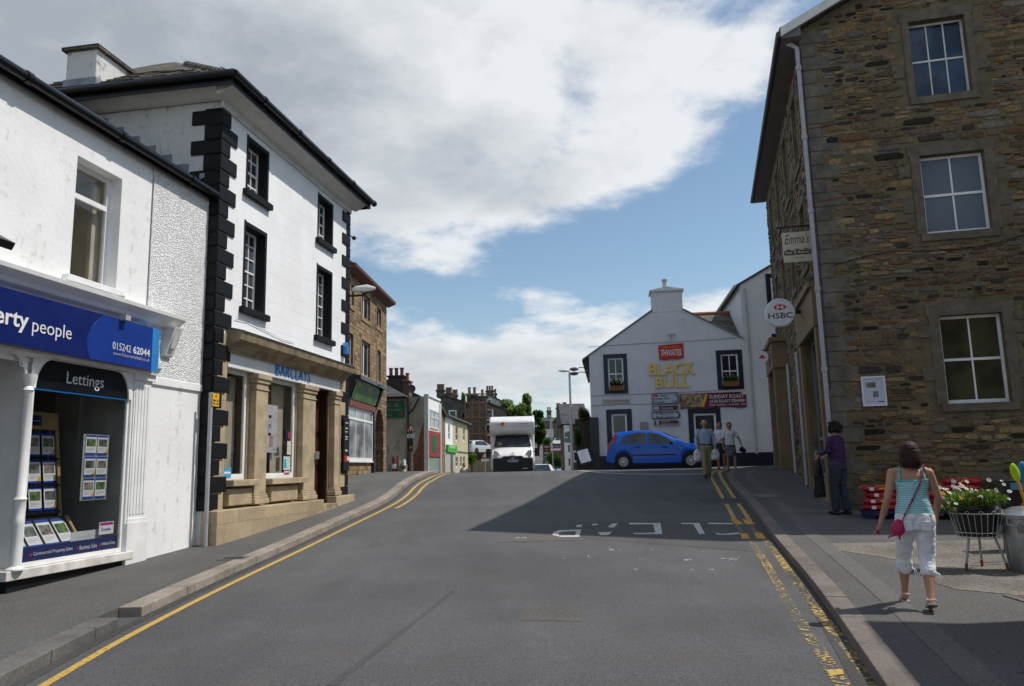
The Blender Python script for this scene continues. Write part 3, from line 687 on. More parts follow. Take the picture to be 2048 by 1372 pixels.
for lb, a, b, c, d, mt, pp in (('small navy notice with a red panel in the bank window', 3.28, 3.5, .72, .9, M('navy print', (.01, .02, .08), .4), [('panel', .55, .95, .1, .9, red_p)]),
                     ('tall cream notice below the navy notice in the bank window', 3.36, 3.54, .38, .68, M('cream print', (.6, .58, .48), .5), [('lines', .2, .8, .3, .34, grey_p), ('rule', .2, .8, .6, .63, grey_p)]),
                     ('pale green leaflet with a blue square in the bank window', 3.2, 3.52, .04, .34, M('pale green print', (.5, .6, .5), .5), [('square', .05, .45, .15, .8, cyan_p)]),
                     ('magenta and cream leaflet low in the bank window', 3.24, 3.5, -.38+.33, .02, MATS['cream print'], [('shape', .1, .9, .0, .5, magenta)]),
                     ('small blue sticker in the corner of the bank window', .72, 1.0, -.08, .1, cyan_p, [('band', .1, .9, .4, .6, white_p)])):
    poster('window_notice', lb, 'notice', FB, a, b, .128, c, d, mt, pp)
# door
D = MB(); D.box(4.62, 5.49, .3, .36, -.78, 2.0); D.box(5.40, 5.495, .08, .3, -.78, 2.0); dark_door = M('dark brown door', (.035, .014, .007), .35, .3, 4.)
door = D.build('door', dark_door, BK)
m = MB()
for z0, z1 in ((-.6, .0), (.15, .8), (.95, 1.9)):
    for a in (4.72, 5.12): m.box(a, a+.3, .28, .3, z0, z1)
m.build('door_panel', M('mid brown panel', (.055, .022, .01), .3, .3, 4.), door, bevel=.01)
m = MB(); m.box(4.66, 4.7, .24, .28, .1, .35); m.build('handle', metal, door)
m = MB(); m.box(4.62, 5.5, -.2, .3, -.86, -.78); m.box(4.62, 5.5, -.22, .1, -3, -.86); m.build('door_step', sandwet, BK, bevel=.01)
# white gates at the door jambs + keypad
m = MB(); m.box(4.42, 4.52, -.13, -.05, .28, .46); m.build('entry_keypad', metal, BK, bevel=.01)
# bank sign: raised letters
SG = MB(); text(SG, 'BARCLAYS', 2.44, 4.14, 2.06, 2.31, -.028, .012, -.004, 0., 1.12); sg = SG.build('sign_lettering', M('lettering blue', (.0, .20, .58), .35, .04), BK)
m = MB(); m.box(2.38, 2.41, -.03, -.02, 2.05, 2.32); m.build('sign_bracket', cyan_p, BK)
# cash machine sign board and black panels on the far pier
bb = MB(); bb.box(6.08, 6.46, -.11, -.065, .0, 1.35); bo = bb.build('notice_panel', black_p, BK, bevel=.01)
m = MB()
for k, z in enumerate((1.22, 1.08, .99, .86, .8, .52, .5)): m.box(6.16, 6.34-.02*(k % 3), -.113, -.109, z-.012, z+.012)
m.build('lettering', lgrey, bo); m = MB(); m.box(6.12, 6.28, -.114, -.109, .22, .38); m.build('logo', red_p, bo); m = MB(); m.box(6.3, 6.42, -.114, -.109, .25, .36); m.build('logo', white_p, bo)
# alarm box
m = MB(); m.prism([(6.1, 3.0), (6.3, 3.02), (6.31, 3.2), (6.22, 3.34), (6.12, 3.22)], -.14, -.0, 'y'); m.build('alarm_box', M('alarm blue', (.03, .16, .4), .35), BK, bevel=.015)
m = MB(); m.tube([(LW+.02, -.02, 6.35), (LW+.22, -.03, 6.36)], .018, 6); m.ball((LW+.27, -.04, 6.36), .06, 10); m.build('wall_lamp', black_gloss, BK, smooth=60)
# cable run over the cornice
m = MB(); m.tube([(.7, -.02, 2.95), (1.2, -.02, 2.98), (1.9, -.02, 2.93), (2.7, -.02, 2.86), (3.3, -.02, 2.88)], .006, 5); m.build('cable', grey_p, BK)
# hipped roof with stone slates, gutters
oh = .45; ze = 7.42; pr = tan(R(36))
def hip(x0, x1, y0, y1, z, p):
    w = min(x1-x0, y1-y0)/2; 
    if x1-x0 < y1-y0: r0, r1 = ((x0+x1)/2, y0+w), ((x0+x1)/2, y1-w)
    else: r0, r1 = (x0+w, (y0+y1)/2), (x1-w, (y0+y1)/2)
    zt = z+w*p; v = [(x0, y0, z), (x1, y0, z), (x1, y1, z), (x0, y1, z), (*r0, zt), (*r1, zt)]
    if x1-x0 < y1-y0: f = [(0, 1, 4), (1, 2, 5, 4), (2, 3, 5), (3, 0, 4, 5), (3, 2, 1, 0)]
    else: f = [(0, 1, 5, 4), (1, 2, 5), (2, 3, 4, 5), (3, 0, 4), (3, 2, 1, 0)]
    return v, f
mb = MB(); v, f = hip(-oh+.06, LW+oh-.06, -oh+.06, BD+oh, ze, pr); mb.add(v, f); rf = mb.build('roof', slate, BK)
# rows of slate edges as real steps
mb = MB(); rnd = random.Random(5)
def slate_rows(mb, a, b, up, n, step, w=.32, t=.03):
    """slates between points a..b stepping along up"""
    a, b, up = Vector(a), Vector(b), Vector(up); L = (b-a).length; d = (b-a)/L; nn = d.cross(up).normalized()
    for r in range(n):
        x = rnd.uniform(0, .15)+r*step*1.0
        while x < L-r*step-w:
            ww = w*rnd.uniform(.7, 1.25); p = a+d*x+up*(r*step); h = t*rnd.uniform(.7, 1.6)
            q = [p, p+d*(ww-.012), p+d*(ww-.012)+up*(step*1.3), p+up*(step*1.3)]
            top = [k+nn*(h if i < 2 else h*.3) for i, k in enumerate(q)]
            mb.add([tuple(k) for k in q+top], [(4, 5, 6, 7), (0, 1, 5, 4), (1, 2, 6, 5), (3, 0, 4, 7)]); x += ww
u1 = Vector((1, 0, pr)).normalized(); 
slate_rows(mb, (-oh+.04, BD, ze+.01), (-oh+.04, -oh+.05, ze+.01), u1, 9, .26)
slate_rows(mb, (-oh+.04, -oh+.04, ze+.01), (LW+oh, -oh+.04, ze+.01), Vector((0, 1, pr)).normalized(), 6, .26)
m_ = mb.build('slates', slate, rf)
m = MB()
for k in range(12):
    a = Vector((-oh+.1, -oh+.1, ze+.03)); d = Vector((1, 1, pr)).normalized(); p = a+d*(k*.36); m.tube([p, p+d*.33], [.09, .085], 8)
m.build('hip_tiles', slate, rf)
m = MB(); m.box(-oh, LW+oh, -oh-.0, -oh+.03, ze-.2, ze+.0); m.box(-oh, -oh+.03, -oh+.03, BD, ze-.2, ze); m.box(LW+oh-.03, LW+oh, -oh+.03, BD, ze-.2, ze)
m.build('fascia_board', black_gloss, BK)
m = MB(); m.tube([(-oh-.06, -oh-.08, ze-.03), (LW+oh+.05, -oh-.08, ze-.03)], .07, 10); m.tube([(-oh-.08, -oh-.08, ze-.03), (-oh-.08, BD, ze-.03)], .07, 10)
for k in range(5): m.tube([(.6+k*1.6, -oh-.08, ze-.03), (.68+k*1.6, -oh-.08, ze-.03)], .085, 10)
m.build('gutter', black_gloss, BK, smooth=50)
m = MB(); m.box(-oh, LW+oh, -oh+.03, -.0, ze-.06, ze-.02); m.box(-oh+.03, 0, 0, BD, ze-.06, ze-.02); m.build('soffit', black_paint, BK)
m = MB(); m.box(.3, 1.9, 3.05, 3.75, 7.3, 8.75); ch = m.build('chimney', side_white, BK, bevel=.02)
m = MB(); m.box(.22, 1.98, 2.97, 3.83, 8.75, 8.83); m.build('coping', slate, ch, bevel=.01); m = MB(); m.box(.27, 1.93, 3.02, 3.78, 7.9, 8.12); m.build('flashing', lead, ch)
# street lamp on the far corner
LM = thing('street_lamp', 'pale street lamp head on a short bracket at the far corner of the bank', 'street lamp', FB.w(LW, 0, 4.75), FB.rz-R(70))
m = MB(); m.tube([(-.1, -.04, -.1), (.35, -.06, -.08), (.6, -.08, .06)], .03, 8); m.build('bracket', black_gloss, LM, smooth=60)
m = MB(); m.tube([(.1, -.08, .06), (.22, -.1, .09), (.5, -.12, .11), (.72, -.14, .10)], [.04, .08, .10, .04], 12, sc=(1, .5)); m.build('lamp_head', M('lamp shell', (.6, .6, .58), .4), LM, smooth=60)

# ================================================================ estate agent's shop
FS = Frame(-5.7, 14.235, 9.7)
SH = thing('shop_building', 'white two storey lettings shop with a dark blue fascia and roughcast end', 'building', FS.o, FS.rz)
SX = -9.5
mb = MB(); wall(mb, 'y', 0, SX, -1.72, 1.5, 5.15, [(-3.46, -2.47, 2.83, 4.64)], .28)
wall(mb, 'y', 0, -2.0, 0, -3, 1.5, [], .2); mb.quad((-9.5, 0, 1.5), (-9.5, 6, 1.5), (-9.5, 6, 5.15), (-9.5, 0, 5.15)); mb.build('wall', white_wall, SH)
mb = MB(); mb.box(-1.70, 0, -.02, .1, 1.58, 5.15); mb.build('roughcast_wall', dash_wall, SH)
mb = MB(); mb.prism([(0, 1.46), (-.035, 1.48), (-.035, 1.60), (0, 1.62)], -1.5, 0, 'x'); mb.build('string_course', white_wall, SH)
window(SH, 'y', 0, -3.46, -2.47, 2.83, 4.64, 1, (.72,), set_=.2, fw=.07, bar=.05, gmat=glz, th=.06)
sill(SH, 'y', 0, -3.6, -2.4, 2.74, 2.828, .1, .26, white_paint)
room(SH, -4.2, -2.2, .3, 2.0, 2.7, 4.75, M('cream room', (.75, .70, .58), .9))
m = MB(); m.box(-3.46, -2.47, .3, .34, 2.8, 4.7); 
m = MB(); m.box(-2.66, -2.50, .34, .40, 2.9, 4.5); m.build('curtain', M('cream curtain', (.55, .5, .4), .9), SH)
# vase with dried flowers
V = thing('flower_vase', 'white vase of dried flowers on the upper window sill of the shop', 'vase', FS.w(-3.30, .34, 2.84), FS.rz)
m = MB(); m.lathe([(0, 0), (.05, 0), (.06, .1), (.045, .26), (.055, .32), (.0, .3)], n=14); m.build('vase', white_p, V, smooth=60)
m = MB(); rnd = random.Random(2)
for k in range(34):
    a = rnd.uniform(0, 6.28); r = rnd.uniform(.03, .16); h = rnd.uniform(.5, .85); p = (r*cos(a), r*sin(a)*.6, .3+h*.9); m.tube([(0, 0, .28), (p[0]*.4, p[1]*.4, .3+h*.5), p], .004, 4); m.ball(p, rnd.uniform(.012, .022), 6)
m.build('dried_flowers', M('dried flower', (.32, .14, .06), .9, .4, 9.), V)
# gutter and roof
m = MB(); m.tube([(SX, -.16, 5.22), (.25, -.16, 5.22)], .075, 10); m.box(SX, .0, -.1, -.07, 5.1, 5.3)
for k in range(4): m.tube([(-.9-k*1.9, -.16, 5.22), (-.8-k*1.9, -.16, 5.22)], .09, 10)
m.build('gutter', black_gloss, SH, smooth=50)
mb = MB(); mb.prism([(-.2, 5.26), (3.6, 5.26+3.8*.62), (7.4, 5.26), (7.4, 5.18), (-.2, 5.18)], SX, -.01, 'x'); rf = mb.build('roof', slate, SH)
m = MB()
for k in range(9): y = .1+.36*k; m.box(-.03, .03, y, y+.36, 5.26+(y+.0)*.62, 5.26+(y+.3)*.62+.17)
m.build('stepped_flashing', lead, SH)
# shopfront cornice and consoles
mb = MB(); mb.prism([(0, 2.44), (-.12, 2.46), (-.16, 2.52), (-.26, 2.60), (-.27, 2.66), (0, 2.72)], SX, -.98, 'x'); mb.build('shop_cornice', white_paint, SH, bevel=.004)
mb = MB(); mb.prism([(0, 1.96), (-.08, 1.98), (-.12, 2.1), (-.2, 2.3), (-.25, 2.46), (0, 2.46)], -1.28, -1.04, 'x'); mb.prism([(-.125, 2.08), (-.15, 2.1), (-.23, 2.4), (-.2, 2.42)], -1.22, -1.1, 'x'); mb.build('console_bracket', dull_white, SH, bevel=.012)
# fascia sign
navyb = M('navy sign', (.008, .018, .12), .25, .05); midblue = M('mid blue sign', (.012, .04, .24), .25, .05)
sy = -.26; sxr = FS.uz(318, 700, sy)[0]; sx2 = FS.uz(304, 700, sy)[0]; zB = (FS.uz(315, 742, sy)[1]+FS.uz(10, 688, sy)[1])/2; zT = (FS.uz(318, 655, sy)[1]+FS.uz(10, 580, sy)[1])/2
fa = MB(); fa.box(-9.4, sx2, sy, -.0, zB, zT); fas = fa.build('fascia_sign', navyb, SH, bevel=.004)
m = MB(); m.box(sx2, sxr, sy, -.0, zB, zT); m.build('end_panel', M('light blue sign', (.03, .22, .55), .3), fas)
sa = FS.uz(172, 700, sy)[0]; hh = zT-zB
m = MB(); m.prism([(sx2-.003, zB+.004)]+[(sa+.33*((i-4)/8)**2, zB+.004+(hh-.008)*i/12) for i in range(13)]+[(sx2-.003, zT-.004)], sy-.004, sy, 'y'); m.build('sign_swoosh', midblue, fas)
def sgn(s_, p0, p1, py0, py1, mt, bold):
    a, z1 = FS.uz(p0, py0, sy); b = FS.uz(p1, py1, sy)[0]; z0 = FS.uz(p0, py1, sy)[1]
    if s_ == 'property': a = b-(b-a)*1.6
    m = MB(); text(m, s_, a, b, z0, z1, sy-.005, .004, bold); return m.build('lettering', mt, fas)
sgn('property', -36, 56, 608, 650, white_p, .02)
sgn('people', 65, 142, 635, 672, white_p, -.004)
sgn('015242', 225, 261, 683, 698, lgrey, 0.); sgn('62044', 266, 299, 692, 707, lgrey, .018)
sgn('www.fisherwrathall.co.uk', 225, 299, 702, 709, grey_p, 0.)
lx = FS.uz(250, 630, -.3)[0]
m = MB(); m.box(lx-.06, lx+.06, -.36, -.24, zT-.02, zT+.06); m.build('sign_light', greypaint, fas)
# beam, Lettings panel, column, window
m = MB(); m.box(SX, -1.50, -.14, .1, 1.60, 1.72); m.prism([(-.14, 1.72), (-.2, 1.72), (-.14, 1.64)], SX, -1.5, 'x')
for k in range(60): m.box(-6.5+k*.083, -6.5+k*.083+.03, -.15, -.14, 1.62, 1.645)
m.build('beam', white_paint, SH, bevel=.004)
m = MB(); A0, A1, ZB, ZT = -4.0, -2.10, 1.17, 1.58
arch = [(A0, ZB)]+[(A0+.28*(1-cos(t)), ZB+(ZT-ZB)*sin(t)) for t in [pi/2*i/8 for i in range(9)]]+[(A1-.28*(1-cos(t)), ZB+(ZT-ZB)*sin(t)) for t in [pi/2*i/8 for i in range(8, -1, -1)]]
m.prism(arch[::-1], -.03, -.01, 'y'); lp = m.build('lettings_panel', M('black panel', (.006, .007, .01), .3), SH)
m = MB(); text(m, 'Lettings', -3.42, -2.66, 1.24, 1.46, -.03, .004, .0); m.build('lettering', lgrey, lp); m = MB(); m.box(A0, A1, -.034, -.028, 1.155, 1.17); m.build('trim', blue, lp)
for sx_, cx_ in ((1, A0), (-1, A1)):
    m = MB()
    o = [(cx_-sx_*.06, ZT+.02), (cx_-sx_*.06, ZB)]+[(cx_+sx_*.28*(1-cos(t))-sx_*.0, ZB+(ZT-ZB)*sin(t)) for t in [pi/2*i/8 for i in range(9)]]
    m.prism(o, -.06, -.035, 'y'); m.build('spandrel', white_paint, SH)
SG_ = window(SH, 'y', 0, -4.02, -2.04, -1.145, 1.6, 1, (), set_=-.02, fw=.045, gmat=glz, th=.04)
m = MB(); m.box(-4.02, -3.98, .03, 1.2, -1.2, 1.6); m.box(-4.02, -3.98, 1.16, 1.2, -1.2, 1.6)
fr2 = m.build('return_frame', white_paint, SH)
m = MB(); m.box(-4.3, -1.86, -.10, .1, -1.27, -1.15); m.box(-4.3, -4.02, .1, 1.3, -1.27, -1.15); m.build('stall_riser_sill', M('chipped white sill', (.62, .6, .56), .5, .2, 5.), SH, bevel=.01)
m = MB(); m.box(-4.22, -1.9, -.04, .1, -3, -1.27); m.box(-4.22, -4.1, .1, 1.3, -3, -1.27); m.build('stall_riser', black_paint, SH)
m = MB(); m.box(-3.93, -2.06, .045, .05, -1.1, -.90); vs_ = m.build('window_strip', navyb, SH)
m = MB()
for s_, a, b in (('Commercial Property Sales', -3.72, -3.0), ('Business Sales', -2.86, -2.5), ('Architectural Design', -2.4, -2.1)): text(m, s_, a, b, -1.03, -.97, .044, .003)
m.build('lettering', lgrey, vs_)
m = MB()
for a in (-3.78, -2.92, -2.45): m.box(a, a+.03, .041, .046, -1.015, -.985)
m.build('bullet', red_p, vs_)
m = MB(); m.box(-2.06, -2.03, .04, .05, -1.1, -.90); m.build('strip_end', cyan_p, vs_)
# cast iron column
CX = FS.uz(47, 900, -.06)[0]
m = MB(); m.lathe([(.0, -1.15), (.11, -1.15), (.11, -1.13), (.07, -1.1), (.06, -.6), (.075, -.56), (.06, -.5), (.065, -.3), (.085, -.27), (.06, -.22), (.052, 1.1), (.075, 1.13), (.05, 1.18), (.075, 1.24), (.09, 1.3), (.1, 1.34), (0, 1.34)], (CX, -.06, 0), 16)
m.build('iron_column', white_paint, SH, smooth=40)
m = MB()
for s_ in (-1, 1):
    for r_ in (.24, .16, .30):
        m.tube([(CX+s_*(.05+r_*(1-cos(t))), -.06, 1.60-r_*(1-sin(t))*1.1) for t in [pi/2*i/6 for i in range(7)]], .014, 6)
    m.box(CX+min(0, s_*.3), CX+max(0, s_*.3), -.075, -.045, 1.57, 1.6)
    m.tube([(CX+s_*.12+.05*cos(t), -.06, 1.48+.05*sin(t)) for t in [2*pi*i/10 for i in range(11)]], .009, 5)
m.build('scroll_bracket', white_paint, SH)
m = MB(); m.box(-1.98, -1.56, -.06, .0, -1.0, 1.5); m.box(-2.02, -1.52, -.09, .0, -3, -.72); m.box(-2.0, -1.54, -.075, 0, -.72, -.66); m.box(-2.01, -1.50, -.10, .0, 1.5, 1.6); m.box(-2.03, -1.99, -.05, .02, -1.2, 1.6)
for k in range(5): m.box(-1.95+k*.076, -1.95+k*.076+.045, -.072, -.06, -.6, 1.42)
m.build('pilaster', white_paint, SH, bevel=.006)
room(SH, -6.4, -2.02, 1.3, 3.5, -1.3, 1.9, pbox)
m = MB(); m.quad((-2.02, .05, -1.2), (-2.02, 1.3, -1.2), (-2.02, 1.3, 1.9), (-2.02, .05, 1.9)); m.quad((-4.0, .05, -1.2), (-2.02, .05, -1.2), (-2.02, 1.3, -1.2), (-4.0, 1.3, -1.2)); m.quad((-6.4, .0, 1.9), (-2.02, 0, 1.9), (-2.02, 3, 1.9), (-6.4, 3, 1.9)); m.build('interior_wall', M('grey interior', (.3, .31, .3), .9), SH)
m = MB(); m.box(-4.0, -3.995, .04, 1.2, -1.15, 1.6); m.build('return_pane', glz, SH)
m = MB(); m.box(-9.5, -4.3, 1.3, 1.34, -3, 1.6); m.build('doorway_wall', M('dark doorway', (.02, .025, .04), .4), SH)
m = MB(); m.box(-9.5, -4.4, 0, 1.4, -3, -1.45); m.build('threshold', kbd, SH)
m = MB(); m.box(-2.95, -2.8, 1.2, 1.25, -1.2, 1.6); m.build('dark_post', black_p, SH)
# display stand in the window
pine = M('pale wood', (.42, .29, .13), .5, .15, 8.)
DS = thing('display_stand', 'tilted pale wood stand with four rows of property cards inside the shop window', 'display stand', FS.w(-3.32, .46, -1.06), FS.rz)
m = MB(); lean = .12
def dv(x, z, y=0.): return (x, y+lean*z, z)
def slab(mb, x0, x1, z0, z1, y0, y1):
    v = [dv(x, z, y) for z in (z0, z1) for y in (y0, y1) for x in (x0, x1)]; mb.add(v, [(0, 2, 3, 1), (4, 5, 7, 6), (0, 1, 5, 4), (2, 6, 7, 3), (0, 4, 6, 2), (1, 3, 7, 5)])
for a in ((-.66, -.60, .1, 2.0), (.60, .66, .1, 2.0), (-.60, .60, 1.75, 2.0), (-.6, .6, .1, .16)): slab(m, *a, 0, .04)
m.build('frame', pine, DS, bevel=.004)
m = MB(); slab(m, -.6, .6, .16, 1.75, .02, .03)
for z in (.16, .55, .93, 1.31): slab(m, -.6, .6, z, z+.03, -.03, .02)
m.build('rack', black_p, DS)
m = MB(); slab(m, -.3, .32, 1.8, 1.95, -.006, 0); sg_ = m.build('header_sign', navyb, DS)
m = MB(); T0 = len(m.v); text(m, 'the property people', -.08, .28, 1.855, 1.885, 0, .002); m.v = [(x, y+lean*z-.007, z) for x, y, z in m.v]; m.build('lettering', lgrey, sg_)
card_w = M('white card', (.7, .7, .72), .5, .03); photo_g = M('house photo', (.12, .14, .12), .5, .7, 9.); yflash = M('yellow flash', (.6, .4, .03), .5); bluec = M('card blue', (.01, .06, .35), .5)
photo_m = [photo_g, M('stone house photo', (.2, .18, .15), .5, .7, 12.), M('garden photo', (.1, .17, .06), .5, .7, 12.)]
def card(parent, x, z, w, h, slabf, k, rot=0.):
    m = MB(); slabf(m, x, x+w, z, z+h, -.012, -.006); c = m.build('property_card', card_w, parent)
    m = MB(); slabf(m, x+w*.08, x+w*.92, z+h*.42, z+h*.8, -.014, -.012); m.build('photo', photo_m[k % 3], c)
    m = MB(); slabf(m, x, x+w, z, z+h*.09, -.014, -.012); slabf(m, x, x+w, z+h*.9, z+h, -.014, -.012); m.build('band', bluec, c)
    m = MB(); 
    for q in (.32, .26, .2): slabf(m, x+w*.12, x+w*(.85 if q > .25 else .6), z+h*q-.003, z+h*q+.003, -.0135, -.012)
    m.build('print', grey_p, c)
    if k % 5 in (1, 3): m = MB(); m.add([dv(x+w*.6, z+h*.09, -.0145), dv(x+w, z+h*.09, -.0145), dv(x+w, z+h*.34, -.0145)] if slabf is slab else [(x+w*.6, -.0145+.2, z+h*.09), (x+w, -.0145+.2, z+h*.09), (x+w, .2-.0145, z+h*.34)], [(0, 1, 2)]); m.build('flash', yflash, c)
for r_ in range(3):
    for c_ in range(4): card(DS, -.55+c_*.285, .60+.38*r_, .235, .33, slab, r_*4+c_)
sh2 = MB()
def slabt(mb, x0, x1, z0, z1, y0, y1):      # bottom tray leans the other way
    f = lambda x, y, z: (x, y-.27+(z-.1)*.7, z)
    v = [f(x, y, z) for z in (z0, z1) for y in (y0, y1) for x in (x0, x1)]; mb.add(v, [(0, 2, 3, 1), (4, 5, 7, 6), (0, 1, 5, 4), (2, 6, 7, 3), (0, 4, 6, 2), (1, 3, 7, 5)])
slabt(sh2, -.68, .68, .05, .1, -.03, .03); slabt(sh2, -.68, -.63, .1, .5, -.03, .03); slabt(sh2, .63, .68, .1, .5, -.03, .03); sh2.build('tray', pine, DS)
m = MB(); slabt(m, -.63, .63, .1, .5, 0, .01); m.build('tray_back', black_p, DS)
for c_ in range(4): card(DS, -.58+c_*.3, .13, .25, .34, slabt, c_+2)
WD = thing('window_cards', 'six property cards in a clear hanger at the right of the shop window', 'window display', FS.w(0, 0, 0) if False else FS.o, FS.rz)
def slabw(mb, x0, x1, z0, z1, y0, y1): mb.box(x0, x1, y0+.2, y1+.2, z0, z1)
m = MB(); m.box(-2.72, -2.16, .2, .204, -.35, .62); m.build('hanger', M('clear plastic', (.35, .38, .38), .2), WD)
for r_ in range(3):
    for c_ in range(2): card(WD, -2.68+c_*.255, -.32+.32*r_, .225, .29, slabw, r_*2+c_+1)
poster('window_notice', 'small white notice with purple header low in the shop window', 'notice', FS, -2.44, -2.12, .07, -.86, -.68, white_p, [('header', .05, .95, .72, .95, magenta), ('txt', 'Zoopla', .1, .8, .2, .55, M('purple print', (.12, .03, .3), .5), .01)])
poster('window_notice', 'wide pale notice standing at the bottom of the shop window', 'notice', FS, -2.95, -2.3, .12, -.92, -.78, lgrey, [('lines', .2, .8, .4, .44, grey_p)])
# parking sign pole
PS = thing('parking_sign', 'yellow waiting restriction plate on a grey pole against the shop corner', 'sign', FS.w(-.1, -.25, -1.3), FS.rz)
m = MB(); m.tube([(0, 0, -.2), (0, 0, 2.75)], .038, 10); m.build('pole', greypaint, PS, smooth=60)
m = MB(); m.box(-.02, .20, -.05, -.04, 2.5, 2.74); pp = m.build('plate', yellow_p, PS, bevel=.004)
m = MB(); text(m, 'Mon - Sat', .0, .18, 2.59, 2.63, -.051, .002, .01); text(m, '8am - 6pm', .0, .18, 2.53, 2.57, -.051, .002, .01); m.build('lettering', black_p, pp)
m = MB(); m.lathe([(0, -.053), (.025, -.053), (.025, -.05), (0, -.05)], (.09, 0, 2.69), 12, 'y'); m.build('symbol', red_p, pp)
# floodlight at the left edge of the picture and bracket below the window
m = MB(); fx, fz = FS.uz(-8, 478, -.55); m.cbox((fx-.12, -.55, fz), .5, .3, .1, 0, .5); m.tube([(fx-.2, .0, fz), (fx-.2, -.5, fz)], .02, 6); m.build('projecting_light', black_p, SH, bevel=.01)
m = MB(); m.tube([(-2.95, -.13, 2.66), (-2.55, -.2, 2.70)], .025, 6); m.tube([(-2.6, -.2, 2.70), (-2.56, -.0, 2.68)], .016, 6); m.build('wall_bracket', greypaint, SH)

# ================================================================ stone building on the right
FR = Frame(6.9, 17, 103.9); RB = thing('stone_building', 'three storey rubble stone bank and salon on the right', 'building', FR.o, FR.rz)
RW, RD = 14.0, 11.6; EZ = 9.95; gt = lambda a: EZ+.5*min(a, RW-a)
wr = [(2.33, 3.48, 7.95, 9.77, .22), (2.26, 3.54, 4.80, 6.58, .22), (2.3, 3.51, 1.10, 2.98, .22)]
mb = MB(); wall(mb, 'y', 0, 0, RW, -3, EZ, wr, .22, gt, brk=(RW/2,))
mb.quad((0, RD, -3), (RW, RD, -3), (RW, RD, EZ), (0, RD, EZ)); mb.quad((RW, 0, -3), (RW, RD, -3), (RW, RD, EZ), (RW, 0, EZ))
r1 = [(y, y+.85, z, z+h, .2) for z, h in ((7.35, 1.8), (4.75, 1.55)) for y in (1.6, 4.2, 6.8, 9.4)]
shop1 = (1.0, 3.9, -.45, 3.05, .3); shop2 = (9.0, 11.0, -.5, 3.0, .5); sdoor = (5.3, 6.4, -.6, 2.2, .25)
wall(mb, 'x', 0, 0, RD, -3, EZ, r1+[shop1, shop2, sdoor], .2); mb.build('wall', rub_wall, RB)
RB_OPEN = (wr, r1, shop1, shop2, sdoor)
quoins(RB, 0, 1, 0, -1.3, 9.9, .33, .62, .30, .022, quoin_mat, (.5, .25), 0, .008)
for i, (a, b, c, d, e) in enumerate(wr):
    m = MB(); w = (.14, .19, .2)[i]; m.box(a-w, a, -.03, .0, c, d); m.box(b, b+w, -.03, .0, c, d); m.box(a-w-.04, b+w+.04, -.03, 0, d, d+.24)
    for q in (a-.42, b+w): m.box(q, q+.22, -.026, .0, c+.5, c+.78); m.box(q-.02, q+.22, -.026, 0, d-.45, d-.2)
    m.build('surround', grey_stone, RB, bevel=.003)
    sill(RB, 'y', 0, a-.12, b+.12, c-.17, c, .05, .2, grey_stone)
gw = darkglass('stone building glass', (.02, .028, .045), .03)
window(RB, 'y', 0, *wr[0][:4], 3, (.5,), dull_white, gw, .17, .05, .028)
w2 = window(RB, 'y', 0, *wr[1][:4], 2, (.5,), white_paint, M('grey blind behind glass', (.10, .125, .155), .12, .05, 1.), .16, .06, .035)
w3 = window(RB, 'y', 0, *wr[2][:4], 2, (.5,), white_paint, darkglass('olive glass', (.022, .024, .014), .06), .16, .06, .035)
m = MB()
tg = M('faded lettering', (.045, .055, .07), .5)
for s_, a, b, z in (('Hair', 2.5, 2.72, 5.52), ('Cutting', 2.43, 2.76, 5.36), ('Colouring', 2.40, 2.80, 5.2), ('Perming', 2.43, 2.77, 5.04), ('Beauty', 3.05, 3.35, 5.52), ('Gift Ideas', 3.03, 3.4, 5.36), ('Nails', 3.1, 3.32, 5.2), ('Tanning', 3.06, 3.38, 5.04)): text(m, s_, a, b, z, z+.09, .185, .002)
m.build('window_lettering', tg, w2)
m = MB(); text(m, 'TEST CENTRE', 2.6, 3.3, 1.65, 1.75, .185, .002); m.build('window_lettering', tg, w3)
for (y0, y1, z0, z1, e) in r1:
    window(RB, 'x', 0, y0, y1, z0, z1, 2, (.5,), dull_white, dglz, .12, .05, .025)
    m = MB(); m.box(-.05, 0, y0-.15, y1+.15, z0-.16, z0); m.box(-.03, 0, y0-.15, y1+.15, z1, z1+.22); m.box(-.02, 0, y0-.14, y0, z0, z1); m.box(-.02, 0, y1, y1+.14, z0, z1); m.build('surround', grey_stone, RB)
# individual rubble stones bedded in the mortar
st_m, n = newmat('rubble stones'); gi = n.n.new('ShaderNodeNewGeometry'); ri = gi.outputs['Random Per Island']; tc = n('ShaderNodeTexCoord', out=3)
pal_ = [(.20, .145, .075), (.095, .075, .05), (.25, .18, .09), (.15, .14, .125), (.19, .15, .095), (.028, .025, .02), (.27, .19, .09), (.13, .10, .06), (.20, .19, .16), (.17, .095, .05), (.15, .12, .08), (.06, .05, .042), (.30, .23, .13), (.17, .13, .075)]
col = n.ramp(n.m('FRACT', n.m('MULTIPLY', ri, 7.3)), [(i/len(pal_), tuple(k*v for k, v in zip(c, (.82, .76, .72)))) for i, c in enumerate(pal_)]); n.n[-1].color_ramp.interpolation = 'CONSTANT'
for e_ in [x for x in st_m.node_tree.nodes if x.type == 'VALTORGB']: e_.color_ramp.interpolation = 'CONSTANT'
nz = n('ShaderNodeTexNoise', {'Vector': tc, 'Scale': 16., 'Detail': 7., 'Roughness': .7}); bg_ = n('ShaderNodeTexNoise', {'Vector': tc, 'Scale': .5, 'Detail': 3.})
col = n('ShaderNodeVectorMath', {0: col, 3: n.m('MULTIPLY', n.rng(nz, .25, .75, .55, 1.45), n.rng(bg_, .3, .7, .8, 1.2))}, operation='SCALE')
finish(st_m, n, col, .9, nz, spec=.3, bdist=.02)
